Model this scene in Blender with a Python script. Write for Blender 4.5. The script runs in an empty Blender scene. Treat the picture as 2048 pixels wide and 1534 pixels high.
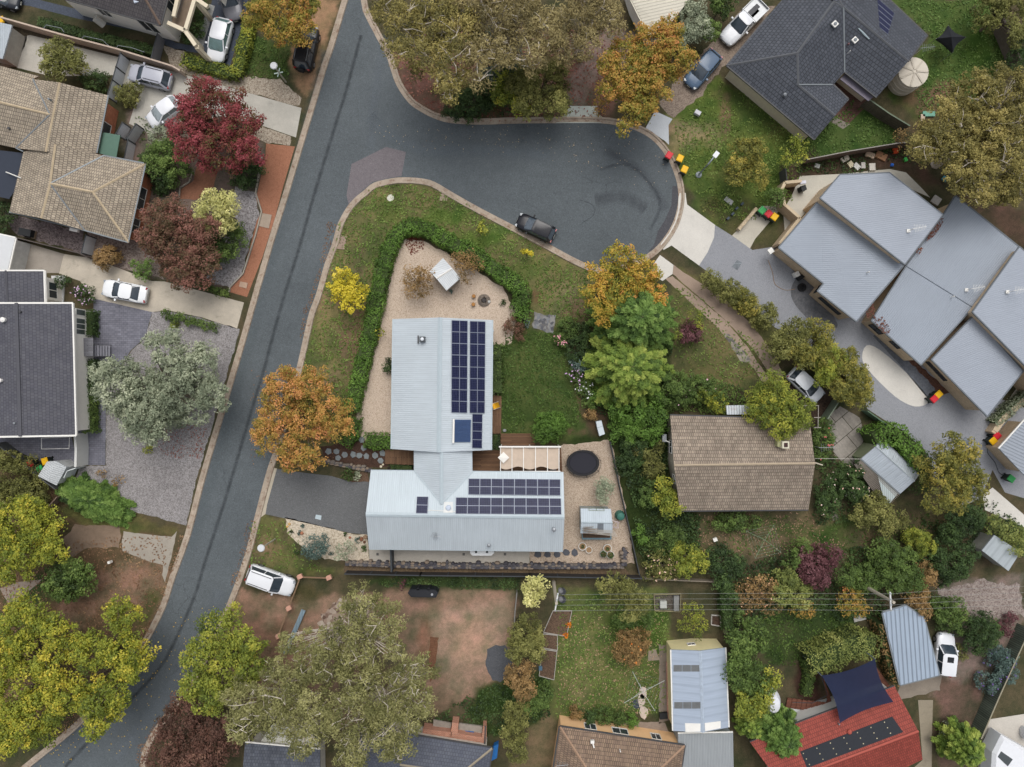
import bpy, math, random
import numpy as np
R = math.radians
SC = bpy.context.scene
COL = SC.collection
H = 70.0            # drone height in metres
S = 20.0            # photo pixels per metre at ground level

# ---------------------------------------------------------------- camera, sky, sun, exposure
cam_d = bpy.data.cameras.new('camera')
cam = bpy.data.objects.new('camera', cam_d); COL.objects.link(cam)
cam.location = (0, 0, H); cam.rotation_euler = (0, 0, 0)
cam_d.sensor_width = 36; cam_d.lens = 36 * H / 102.4
cam_d.clip_start = 1; cam_d.clip_end = 2000
SC.camera = cam
SUN_EL, SUN_AZ = R(64), R(8)      # overcast light, brighter from the top of the picture
w = bpy.data.worlds.new('World'); SC.world = w; w.use_nodes = True
nt = w.node_tree; nt.nodes.clear()
sky = nt.nodes.new('ShaderNodeTexSky'); sky.sky_type = 'NISHITA'; sky.sun_disc = False
sky.sun_elevation = SUN_EL; sky.sun_rotation = SUN_AZ; sky.air_density = 1.0; sky.dust_density = 4.0
hs = nt.nodes.new('ShaderNodeHueSaturation'); hs.inputs['Saturation'].default_value = 0.25
bg = nt.nodes.new('ShaderNodeBackground'); bg.inputs['Strength'].default_value = 0.15
wo = nt.nodes.new('ShaderNodeOutputWorld')
nt.links.new(sky.outputs[0], hs.inputs['Color']); nt.links.new(hs.outputs[0], bg.inputs['Color']); nt.links.new(bg.outputs[0], wo.inputs['Surface'])
sd = bpy.data.lights.new('sun', 'SUN'); sd.energy = 1.2; sd.angle = R(40); sd.color = (1.0, 0.965, 0.92)
sun = bpy.data.objects.new('sun', sd); COL.objects.link(sun)
sun.rotation_euler = (-(math.pi / 2 - SUN_EL), 0, -SUN_AZ)
SC.view_settings.view_transform = 'Standard'; SC.view_settings.look = 'None'
SC.view_settings.exposure = -0.02; SC.view_settings.gamma = 1
SC.cycles.max_bounces = 5; SC.cycles.diffuse_bounces = 3; SC.cycles.glossy_bounces = 2
SC.cycles.transparent_max_bounces = 6; SC.cycles.transmission_bounces = 3
SC.cycles.use_denoising = True

# ---------------------------------------------------------------- coordinates
def W(px, py, z=0.0):
    """photo pixel of a point at height z -> world"""
    k = (H - z) / H / S
    return np.array(((px - 1024) * k, (767 - py) * k, z))
def lin(c):
    return tuple((v / 255 / 12.92) if v / 255 <= 0.04045 else ((v / 255 + 0.055) / 1.055) ** 2.4 for v in c)

# ---------------------------------------------------------------- materials
class NT:
    def __init__(s, name):
        s.m = bpy.data.materials.new(name); s.m.use_nodes = True; s.t = s.m.node_tree
        s.b = s.t.nodes['Principled BSDF']; s.out = s.t.nodes['Material Output']
    def n(s, typ, **kw):
        x = s.t.nodes.new('ShaderNode' + typ)
        for k, v in kw.items():
            if k.startswith('_'): setattr(x, k[1:], v)
            else:
                x.inputs[k.replace('__', ' ')].default_value = v
        return x
    def l(s, a, b): s.t.links.new(a, b)
    def pos(s): return s.n('NewGeometry').outputs['Position']
    def uv(s): return s.n('UVMap').outputs[0]
    def noise(s, vec, scale, detail=4, rough=.6):
        x = s.n('TexNoise', Scale=scale, Detail=detail, Roughness=rough); s.l(vec, x.inputs['Vector']); return x.outputs['Fac']
    def rng(s, f, a, b, c=0.0, d=1.0):
        x = s.n('MapRange'); x.inputs[1].default_value = a; x.inputs[2].default_value = b; x.inputs[3].default_value = c; x.inputs[4].default_value = d
        s.l(f, x.inputs[0]); return x.outputs[0]
    def mix(s, f, a, b, mode='MIX'):
        x = s.n('Mix', _data_type='RGBA', _blend_type=mode)
        for i, v in ((0, f), (6, a), (7, b)):
            if hasattr(v, 'is_output'): s.l(v, x.inputs[i])
            elif i == 0: x.inputs[0].default_value = v
            else: x.inputs[i].default_value = (*v[:3], 1)
        return x.outputs[2]
    def math(s, op, a, b=0.0):
        x = s.n('Math', _operation=op)
        for i, v in ((0, a), (1, b)):
            if hasattr(v, 'is_output'): s.l(v, x.inputs[i])
            else: x.inputs[i].default_value = v
        return x.outputs[0]
    def bump(s, h, strength=.3, dist=.02):
        x = s.n('Bump', Strength=strength, Distance=dist); s.l(h, x.inputs['Height']); s.l(x.outputs[0], s.b.inputs['Normal'])
    def col(s, c, rough=.85, metal=0.0, spec=.35):
        s.l(c, s.b.inputs['Base Color']); s.b.inputs['Roughness'].default_value = rough
        s.b.inputs['Metallic'].default_value = metal; s.b.inputs['Specular IOR Level'].default_value = spec
        return s.m
MC = {}
def memo(f):
    def g(*a, **k):
        key = (f.__name__, a, tuple(sorted(k.items())))
        if key not in MC: MC[key] = f(*a, **k)
        return MC[key]
    return g
def sc(c, k): return tuple(min(1, v * k) for v in c)
@memo
def plain(c, rough=.8, var=.18, scale=2.5, metal=0.0, spec=.35, bump=0.0, coat=0.0):
    c = lin(c); t = NT('plain'); p = t.pos()
    f = t.noise(p, scale, 5, .65); g = t.noise(p, scale * 9, 3)
    k = t.math('ADD', t.rng(f, .25, .75, 1 - var, 1 + var), t.rng(g, .3, .7, -var * .4, var * .4))
    x = t.n('VectorMath', _operation='SCALE'); x.inputs[0].default_value = c; t.l(k, x.inputs['Scale'])
    if bump: t.bump(g, bump, .02)
    if coat: t.b.inputs['Coat Weight'].default_value = coat
    return t.col(x.outputs[0], rough, metal, spec)
@memo
def glassy(c=(30, 36, 42), rough=.08):
    t = NT('glass'); f = t.noise(t.pos(), 3, 2)
    return t.col(t.mix(f, sc(lin(c), .7), sc(lin(c), 1.3)), rough, 0, .8)
def speck_nodes(t, cols, scale, vec=None):
    """pebble/chip pattern"""
    v = t.n('TexVoronoi', _feature='F1', Scale=scale, Randomness=1.0); t.l(vec or t.pos(), v.inputs['Vector'])
    s = t.n('SeparateColor'); t.l(v.outputs['Color'], s.inputs[0])
    r = t.n('ValToRGB'); e = r.color_ramp.elements
    for i, c in enumerate(cols):
        q = i / (len(cols) - 1)
        el = e[0] if i == 0 else (e[-1] if i == len(cols) - 1 else e.new(q))
        el.position = q
    for i, el in enumerate(sorted(e, key=lambda a: a.position)): el.color = (*lin(cols[i]), 1)
    t.l(s.outputs[0], r.inputs[0]); return r.outputs[0], v.outputs['Distance']
@memo
def gravel(cols, scale=11, var=.14, rough=.92, litter=None):
    t = NT('gravel'); c, d = speck_nodes(t, cols, scale); p = t.pos()
    f = t.noise(p, .35, 5, .7)
    c = t.mix(1.0, c, t.mix(t.rng(f, .3, .7), (1 - var,) * 3, (1 + var,) * 3), 'MULTIPLY')
    f2 = t.noise(p, 2.2, 4); c = t.mix(1.0, c, t.mix(t.rng(f2, .3, .7), (1 - var * .5,) * 3, (1 + var * .5,) * 3), 'MULTIPLY')
    if litter:
        v = t.n('TexVoronoi', _feature='F1', Scale=3.2, Randomness=1.0); t.l(p, v.inputs['Vector'])
        m = t.math('LESS_THAN', v.outputs['Distance'], .1); m = t.math('MULTIPLY', m, t.rng(f, .42, .6))
        c = t.mix(m, c, lin(litter))
    t.bump(d, .5, .03); return t.col(c, rough, 0, .2)
@memo
def asphalt(c=(92, 98, 104), var=.10, cracks=True):
    L = lin(c); t = NT('asphalt'); p = t.pos()
    a, d = speck_nodes(t, (tuple(int(v * .88) for v in c), c, tuple(int(v * .96) for v in c), tuple(int(v * 1.1) for v in c)), 14)
    f = t.noise(p, .12, 6, .62)
    m = t.mix(t.rng(f, .3, .7), (1 - var * 1.6,) * 3, (1 + var,) * 3); a = t.mix(1.0, a, m, 'MULTIPLY')
    f3 = t.noise(p, .9, 5, .7); a = t.mix(1.0, a, t.mix(t.rng(f3, .3, .7), (1 - var * .6,) * 3, (1 + var * .6,) * 3), 'MULTIPLY')
    if cracks:
        wv = t.n('TexNoise', Scale=.6, Detail=6.0); t.l(p, wv.inputs['Vector'])
        q = t.n('VectorMath', _operation='MULTIPLY_ADD'); t.l(wv.outputs['Color'], q.inputs[0]); q.inputs[1].default_value = (2.2, 2.2, 0); t.l(p, q.inputs[2])
        v = t.n('TexVoronoi', _feature='DISTANCE_TO_EDGE', Scale=.33); t.l(q.outputs[0], v.inputs['Vector'])
        k = t.rng(v.outputs['Distance'], .0, .012, 1, 0)
        k = t.math('MULTIPLY', k, t.rng(t.noise(p, .16, 3), .53, .63)); k = t.math('MULTIPLY', k, .55)
        a = t.mix(k, a, sc(L, .35))
    t.bump(d, .25, .01); return t.col(a, .9, 0, .25)
@memo
def concrete(c=(196, 190, 180), var=.12, joints=None, stain=.5):
    L = lin(c); t = NT('concrete'); p = t.pos()
    f = t.noise(p, .5, 7, .7); g = t.noise(p, 9, 3)
    a = t.mix(t.rng(f, .35, .7), sc(L, 1 - var * 1.5), sc(L, 1 + var * .5)); a = t.mix(1.0, a, t.mix(t.rng(g, .3, .7), (.93,) * 3, (1.06,) * 3), 'MULTIPLY')
    k = t.math('MULTIPLY', t.rng(t.noise(p, .8, 6, .75), .56, .72), stain); a = t.mix(k, a, sc(L, .5))
    t.bump(g, .15, .01); return t.col(a, .88, 0, .25)
@memo
def brickuv(c1, c2, mortar, bw=.3, rh=.33, ms=.02, off=.5, var=.2, rough=.85, bump=.5, spec=.3, lich=None, soft=.1, squash=1.0):
    """tiles, bricks and pavers laid along the face (UV in metres)"""
    t = NT('laid'); u = t.uv()
    b = t.n('TexBrick', _offset=off, _squash=squash); b.inputs['Scale'].default_value = 1
    b.inputs['Color1'].default_value = (*lin(c1), 1); b.inputs['Color2'].default_value = (*lin(c2), 1); b.inputs['Mortar'].default_value = (*lin(mortar), 1)
    b.inputs['Mortar Size'].default_value = ms; b.inputs['Mortar Smooth'].default_value = soft; b.inputs['Brick Width'].default_value = bw; b.inputs['Row Height'].default_value = rh
    t.l(u, b.inputs['Vector']); c = b.outputs['Color']; p = t.pos()
    if off == .5 and bw < .5:      # every tile weathers its own way
        q = t.n('VectorMath', _operation='SNAP'); t.l(u, q.inputs[0]); q.inputs[1].default_value = (bw * 1.5, rh, 1); wn = t.n('TexWhiteNoise', _noise_dimensions='2D'); t.l(q.outputs[0], wn.inputs['Vector'])
        c = t.mix(1.0, c, t.mix(wn.outputs['Value'], (1 - var * .9,) * 3, (1 + var * .7,) * 3), 'MULTIPLY')
    f = t.noise(p, .45, 6, .7); c = t.mix(1.0, c, t.mix(t.rng(f, .3, .7), (1 - var,) * 3, (1 + var,) * 3), 'MULTIPLY')
    g = t.noise(p, 5, 4); c = t.mix(1.0, c, t.mix(t.rng(g, .3, .7), (1 - var * .5,) * 3, (1 + var * .5,) * 3), 'MULTIPLY')
    mp = t.n('Mapping'); mp.inputs['Scale'].default_value = (2.6, .22, 1); t.l(u, mp.inputs[0]); c = t.mix(1.0, c, t.mix(t.rng(t.noise(mp.outputs[0], 1.3, 5, .7), .32, .68), (1 - var * .8,) * 3, (1 + var * .5,) * 3), 'MULTIPLY')
    if lich: c = t.mix(t.math('MULTIPLY', t.rng(t.noise(p, 1.6, 7, .8), .52, .75), .75), c, lin(lich))
    t.bump(b.outputs['Fac'], -bump, .03); return t.col(c, rough, 0, spec)
@memo
def rib(c, period=.2, var=.06, rough=.5, metal=.0, depth=.5, line=.85, spec=.4, rust=None, joint=0.0, streak=.08):
    """ribbed steel sheet: ribs run up the slope (UV v)"""
    L = lin(c); t = NT('ribbed'); u = t.uv(); s = t.n('SeparateXYZ'); t.l(u, s.inputs[0]); p = t.pos()
    ph = t.math('FRACT', t.math('DIVIDE', s.outputs[0], period))
    tri = t.math('ABSOLUTE', t.math('SUBTRACT', ph, .5))          # 0 at rib centre, .5 in pan
    ribh = t.rng(tri, .08, .24, 1, 0)
    edge = t.rng(tri, .05, .2, 1, 0)
    c0 = t.mix(edge, L, sc(L, line))
    f = t.noise(p, .3, 5, .6); c0 = t.mix(1.0, c0, t.mix(t.rng(f, .3, .7), (1 - var,) * 3, (1 + var,) * 3), 'MULTIPLY')
    mp = t.n('Mapping'); mp.inputs['Scale'].default_value = (6, .35, 1); t.l(u, mp.inputs[0])
    g = t.noise(mp.outputs[0], 1, 4, .6); c0 = t.mix(1.0, c0, t.mix(t.rng(g, .3, .7), (1 - streak,) * 3, (1 + streak * .6,) * 3), 'MULTIPLY')
    if rust: c0 = t.mix(t.math('MULTIPLY', t.rng(t.noise(p, 1.3, 7, .8), .55, .72), .7), c0, lin(rust))
    t.bump(ribh, depth, .03); return t.col(c0, rough, metal, spec)
@memo
def planks(c1, c2, gap, w_=.14, rough=.8, var=.25):
    t = NT('planks'); u = t.uv()
    b = t.n('TexBrick', _offset=.37); b.inputs['Scale'].default_value = 1
    b.inputs['Color1'].default_value = (*lin(c1), 1); b.inputs['Color2'].default_value = (*lin(c2), 1); b.inputs['Mortar'].default_value = (*lin(gap), 1)
    b.inputs['Mortar Size'].default_value = .012; b.inputs['Brick Width'].default_value = 3.1; b.inputs['Row Height'].default_value = w_
    t.l(u, b.inputs['Vector'])
    mp = t.n('Mapping'); mp.inputs['Scale'].default_value = (1.2, 16, 1); t.l(u, mp.inputs[0])
    g = t.noise(mp.outputs[0], 1.5, 5, .7); c = t.mix(1.0, b.outputs['Color'], t.mix(t.rng(g, .3, .7), (1 - var,) * 3, (1 + var,) * 3), 'MULTIPLY')
    t.bump(b.outputs['Fac'], -.5, .02); return t.col(c, rough, 0, .3)
@memo
def solar(nu=6, nv=10):
    t = NT('solar_cells'); u = t.uv()
    b = t.n('TexBrick', _offset=0.0); b.inputs['Scale'].default_value = 1
    b.inputs['Color1'].default_value = (*lin((24, 28, 54)), 1); b.inputs['Color2'].default_value = (*lin((32, 35, 64)), 1); b.inputs['Mortar'].default_value = (*lin((78, 84, 112)), 1)
    b.inputs['Mortar Size'].default_value = .006; b.inputs['Mortar Smooth'].default_value = .3; b.inputs['Brick Width'].default_value = .165; b.inputs['Row Height'].default_value = .165
    t.l(u, b.inputs['Vector'])
    return t.col(b.outputs['Color'], .18, 0, .12)
@memo
def leafm(stops, rough=.6, trans=.25):
    """foliage: colour from the clump's own tint"""
    t = NT('foliage'); a = t.n('Attribute', _attribute_name='tint')
    r = t.n('ValToRGB'); e = r.color_ramp.elements; n = len(stops)
    for i in range(2, n): e.new(i / n)
    for i, el in enumerate(e): pass
    for i in range(n): e[i].position = i / (n - 1)
    for i in range(n): e[i].color = (*sc(lin(stops[i]), 1.4), 1)
    t.l(a.outputs['Fac'], r.inputs[0]); t.col(r.outputs[0], rough, 0, .25)
    tr = t.n('BsdfTranslucent'); t.l(r.outputs[0], tr.inputs['Color'])
    mx = t.n('MixShader'); mx.inputs[0].default_value = trans
    t.l(t.b.outputs[0], mx.inputs[1]); t.l(tr.outputs[0], mx.inputs[2]); t.l(mx.outputs[0], t.out.inputs['Surface'])
    return t.m
@memo
def stainm(c, strength=.6, scale=1.5):
    """worn mark: strongest on its centre line (UV v = 0..1 across)"""
    t = NT('mark'); s = t.n('SeparateXYZ'); t.l(t.uv(), s.inputs[0])
    k = t.rng(t.math('ABSOLUTE', t.math('SUBTRACT', s.outputs[1], .5)), .1, .5, 1, 0)
    k = t.math('MULTIPLY', k, t.rng(t.noise(t.pos(), scale, 5), .3, .6, .35, 1)); k = t.math('MULTIPLY', k, strength)
    t.col(t.mix(t.noise(t.pos(), 8, 3), sc(lin(c), .8), sc(lin(c), 1.2)), .9, 0, .2)
    tr = t.n('BsdfTransparent'); mx = t.n('MixShader'); t.l(k, mx.inputs[0]); t.l(tr.outputs[0], mx.inputs[1]); t.l(t.b.outputs[0], mx.inputs[2]); t.l(mx.outputs[0], t.out.inputs['Surface'])
    return t.m
@memo
def shade_cloth(c, alpha=.9):
    t = NT('shade_cloth'); t.col(t.mix(t.noise(t.pos(), 2.5, 4), sc(lin(c), .85), sc(lin(c), 1.15)), .9, 0, .1)
    tr = t.n('BsdfTransparent'); mx = t.n('MixShader'); mx.inputs[0].default_value = alpha
    t.l(tr.outputs[0], mx.inputs[1]); t.l(t.b.outputs[0], mx.inputs[2]); t.l(mx.outputs[0], t.out.inputs['Surface'])
    return t.m

# ---------------------------------------------------------------- objects
def tag(o, label=None, cat=None, group=None, kind=None):
    if label: o['label'] = label
    if cat: o['category'] = cat
    if group: o['group'] = group
    if kind: o['kind'] = kind
    return o
def empty(name, loc, label=None, cat=None, rz=0.0, group=None):
    o = bpy.data.objects.new(name, None); o.empty_display_size = .3; COL.objects.link(o)
    o.location = (float(loc[0]), float(loc[1]), float(loc[2])); o.rotation_euler = (0, 0, rz)
    return tag(o, label, cat, group)
def loc_of(o):
    p = np.zeros(3); a = 0.0
    while o is not None:
        c, s = math.cos(o.rotation_euler[2]), math.sin(o.rotation_euler[2])
        p = np.array((p[0] * c - p[1] * s, p[0] * s + p[1] * c, p[2])) + np.array(o.location); a += o.rotation_euler[2]
        o = o.parent
    return p, a
def unit(v): 
    n = np.linalg.norm(v); return v / n if n > 1e-9 else v
class MB:
    def __init__(s): s.v = []; s.f = []; s.u = []
    def face(s, pts, ang=None):
        pts = [np.asarray(p, float) for p in pts]; i = len(s.v); s.v += pts; s.f.append(tuple(range(i, i + len(pts))))
        n = np.zeros(3)
        for a, b in zip(pts, pts[1:] + pts[:1]): n += np.cross(a, b)
        n = unit(n)
        if ang is not None: h = np.array((math.cos(ang), math.sin(ang), 0.)); h = unit(h - n * np.dot(h, n))
        else:
            h = np.cross((0, 0, 1), n)
            h = unit(h) if np.linalg.norm(h) > 1e-3 else np.array((1., 0, 0))
        v = np.cross(n, h)
        s.u += [(float(np.dot(p, h)), float(np.dot(p, v))) for p in pts]
        return s
    def prism(s, poly, z0, z1, ang=None):
        """poly: list of xy; z0/z1 numbers or z1 list"""
        P = [np.array(p[:2], float) for p in poly]
        A = sum(a[0] * b[1] - b[0] * a[1] for a, b in zip(P, P[1:] + P[:1]))
        zt = list(z1) if hasattr(z1, '__len__') else [z1] * len(P)
        if A < 0: P.reverse(); zt.reverse()
        n = len(P)
        s.face([(*P[i], zt[i]) for i in range(n)], ang)
        s.face([(*P[i], z0) for i in range(n)][::-1], ang)
        for i in range(n):
            j = (i + 1) % n
            s.face([(*P[i], z0), (*P[j], z0), (*P[j], zt[j]), (*P[i], zt[i])])
        return s
    def box(s, c, size, rz=0.0, m=None):
        x, y, z = (k / 2 for k in size); cs, sn = math.cos(rz), math.sin(rz)
        q = []
        for dz in (-z, z):
            for dx, dy in ((-x, -y), (x, -y), (x, y), (-x, y)):
                q.append((c[0] + dx * cs - dy * sn, c[1] + dx * sn + dy * cs, c[2] + dz))
        for f in ((4, 5, 6, 7), (3, 2, 1, 0), (0, 1, 5, 4), (1, 2, 6, 5), (2, 3, 7, 6), (3, 0, 4, 7)): s.face([q[i] for i in f])
        return s
    def bar(s, a, b, w_, h_, up=(0, 0, 1)):
        a = np.asarray(a, float); b = np.asarray(b, float); d = unit(b - a); r = np.cross(d, up)
        if np.linalg.norm(r) < 1e-3: r = np.cross(d, (0, 1, 0))
        r = unit(r); u = np.cross(r, d); q = []
        for p in (a, b):
            for i, j in ((-1, -1), (1, -1), (1, 1), (-1, 1)): q.append(p + r * i * w_ / 2 + u * j * h_ / 2)
        for f in ((0, 1, 2, 3), (7, 6, 5, 4), (1, 0, 4, 5), (2, 1, 5, 6), (3, 2, 6, 7), (0, 3, 7, 4)): s.face([q[i] for i in f])
        return s
    def tube(s, pts, r, n=6, cap=True):
        pts = [np.asarray(p, float) for p in pts]; rs = list(r) if hasattr(r, '__len__') else [r] * len(pts); rings = []
        for i, p in enumerate(pts):
            d = unit(pts[min(i + 1, len(pts) - 1)] - pts[max(i - 1, 0)]); a = np.cross(d, (0, 0, 1))
            if np.linalg.norm(a) < .05: a = np.cross(d, (0, 1, 0))
            a = unit(a); b = np.cross(d, a)
            rings.append([p + (a * math.cos(2 * math.pi * k / n) + b * math.sin(2 * math.pi * k / n)) * rs[i] for k in range(n)])
        for A, B in zip(rings, rings[1:]):
            for k in range(n): s.face([A[k], B[k], B[(k + 1) % n], A[(k + 1) % n]])
        if cap: s.face(rings[0]); s.face(rings[-1][::-1])
        return s
    def lathe(s, prof, c=(0, 0, 0), n=20, sx=1.0, sy=1.0):
        """prof: (r, z) from bottom to top"""
        rings = [[(c[0] + r * sx * math.cos(2 * math.pi * k / n), c[1] + r * sy * math.sin(2 * math.pi * k / n), c[2] + z) for k in range(n)] for r, z in prof]
        for A, B in zip(rings, rings[1:]):
            for k in range(n): s.face([A[k], A[(k + 1) % n], B[(k + 1) % n], B[k]])
        s.face(rings[0][::-1]); s.face(rings[-1])
        return s
    def ribbon(s, path, w_, z=0.0):
        """flat strip along xy path, uv v = 0..1 across"""
        P = [np.array(p[:2], float) for p in path]; L = []; d0 = 0
        for i, p in enumerate(P):
            d = unit(P[min(i + 1, len(P) - 1)] - P[max(i - 1, 0)]); nn = np.array((-d[1], d[0])); L.append((p - nn * w_ / 2, p + nn * w_ / 2))
        for i in range(len(P) - 1):
            dl = float(np.linalg.norm(P[i + 1] - P[i])); a, b = L[i], L[i + 1]; k = len(s.v)
            s.v += [np.array((*a[0], z)), np.array((*b[0], z)), np.array((*b[1], z)), np.array((*a[1], z))]; s.f.append((k, k + 1, k + 2, k + 3))
            s.u += [(d0, 0), (d0 + dl, 0), (d0 + dl, 1), (d0, 1)]; d0 += dl
        return s
    def build(s, name, mat, parent=None, smooth=False, label=None, cat=None, group=None, kind=None, weld=False):
        V = np.array(s.v, float).reshape(-1, 3); o_loc = np.zeros(3); rot = 0.0
        if parent is not None:
            p, a = loc_of(parent); V = V - p; c, sn = math.cos(-a), math.sin(-a)
            V = np.stack([V[:, 0] * c - V[:, 1] * sn, V[:, 0] * sn + V[:, 1] * c, V[:, 2]], 1)
        me = bpy.data.meshes.new(name)
        if parent is None and kind is None:
            lo, hi = V.min(0), V.max(0); o_loc = np.array(((lo[0] + hi[0]) / 2, (lo[1] + hi[1]) / 2, lo[2])); V = V - o_loc
        me.from_pydata(V.tolist(), [], s.f)
        uvl = me.uv_layers.new(name='UVMap'); uvl.data.foreach_set('uv', np.array(s.u, float).ravel())
        me.materials.append(mat)
        o = bpy.data.objects.new(name, me); o.location = o_loc.tolist(); COL.objects.link(o)
        if parent is not None: o.parent = parent
        if smooth or weld:
            import bmesh
            bm = bmesh.new(); bm.from_mesh(me); bmesh.ops.remove_doubles(bm, verts=bm.verts, dist=.0005); bm.to_mesh(me); bm.free()
            if smooth:
                me.polygons.foreach_set('use_smooth', [True] * len(me.polygons)); me.update()
                try: me.set_sharp_from_angle(angle=R(40))
                except Exception: pass
        return tag(o, label, cat, group, kind)
def copy_thing(root, loc, rz=0.0, label=None, group=None):
    r = root.copy(); COL.objects.link(r); r.location = [float(k) for k in loc]; r.rotation_euler = (0, 0, rz)
    if label: r['label'] = label
    if group: r['group'] = group
    for ch in list(root.children):
        c = ch.copy(); COL.objects.link(c); c.parent = r
        for g in list(ch.children):
            d = g.copy(); COL.objects.link(d); d.parent = c
    return r
def jag(path, step=.5, amp=.08, seed=1, closed=True):
    """xy path -> subdivided path with an uneven edge"""
    rg = np.random.RandomState(seed); out = []
    P = [np.array(p[:2], float) for p in path]; n = len(P)
    for i in range(n if closed else n - 1):
        a, b = P[i], P[(i + 1) % n]; d = b - a; L = np.linalg.norm(d); k = max(1, int(L / step)); nn = np.array((-d[1], d[0])) / max(L, 1e-6)
        for j in range(k):
            out.append(a + d * j / k + nn * (rg.randn() * amp if (j or amp < .2) else 0))
    if not closed: out.append(P[-1])
    return out
def px(poly, z=0.0): return [W(a, b, z)[:2] for a, b in poly]
def smooth_path(P, n=4, closed=False):
    """Catmull-Rom through xy/px points"""
    P = [np.array(p, float) for p in P]; out = []; m = len(P)
    for i in range(m if closed else m - 1):
        p1, p2 = P[i], P[(i + 1) % m]
        p0 = P[i - 1] if (i or closed) else p1; p3 = P[(i + 2) % m] if (closed or i + 2 < m) else p2
        for k in range(n):
            t = k / n; out.append(.5 * ((2 * p1) + (p2 - p0) * t + (2 * p0 - 5 * p1 + 4 * p2 - p3) * t * t + (3 * p1 - p0 - 3 * p2 + p3) * t ** 3))
    if not closed: out.append(P[-1])
    return out
SHEET_Z = [0.0]
def sheet(name, poly, mat, level, ang=None, edge=0.0, seed=3, sm=0, label=None):
    """one flat layer of the setting, level * 4 mm above the ground sheet"""
    P = [tuple(p) for p in smooth_path(poly, sm, True)] if sm else poly
    Q = px(P)
    if edge: Q = jag(Q, .35, edge, seed)
    b = MB(); A = sum(a[0] * c[1] - c[0] * a[1] for a, c in zip(Q, Q[1:] + Q[:1]))
    if A < 0: Q = Q[::-1]
    b.face([(*q, .004 * level) for q in Q], ang)
    return b.build(name, mat, kind='structure')
# ================================================================ THE SETTING
def vnoise(X, Y, scale, seed):
    rg = np.random.RandomState(seed); g = rg.rand(128, 128); x = X * scale; y = Y * scale
    xi = np.floor(x).astype(int); yi = np.floor(y).astype(int); fx = x - xi; fy = y - yi; fx = fx * fx * (3 - 2 * fx); fy = fy * fy * (3 - 2 * fy)
    a = g[xi % 128, yi % 128]; b = g[(xi + 1) % 128, yi % 128]; c = g[xi % 128, (yi + 1) % 128]; d = g[(xi + 1) % 128, (yi + 1) % 128]
    return (a * (1 - fx) + b * fx) * (1 - fy) + (c * (1 - fx) + d * fx) * fy
def fbm(X, Y, scale, seed, o=4): 
    r = 0; a = .5; t = 0
    for i in range(o): r = r + a * vnoise(X + 31 * i, Y + 17 * i, scale * 2 ** i, seed + i); t += a; a *= .55
    return r / t
def sdist(X, Y, poly):
    P = np.array(poly); d = np.full(X.shape, 1e9); ins = np.zeros(X.shape, bool)
    for a, b in zip(P, np.roll(P, -1, 0)):
        e = b - a; t = np.clip(((X - a[0]) * e[0] + (Y - a[1]) * e[1]) / max(e @ e, 1e-9), 0, 1)
        d = np.minimum(d, np.hypot(X - a[0] - e[0] * t, Y - a[1] - e[1] * t))
        c = ((a[1] > Y) != (b[1] > Y)) & (X < (b[0] - a[0]) * (Y - a[1]) / ((b[1] - a[1]) or 1e-9) + a[0]); ins ^= c
    return np.where(ins, -d, d)
GREEN = (92, 106, 60); DGREEN = (66, 80, 46); DRY = (134, 126, 86); DRY2 = (112, 108, 72); SOIL = (100, 84, 70); REDSOIL = (144, 122, 102); MULCH = (74, 56, 48)
LITTER = (120, 96, 84); DARK = (56, 58, 40); BRIGHT = (84, 102, 56)
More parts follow.
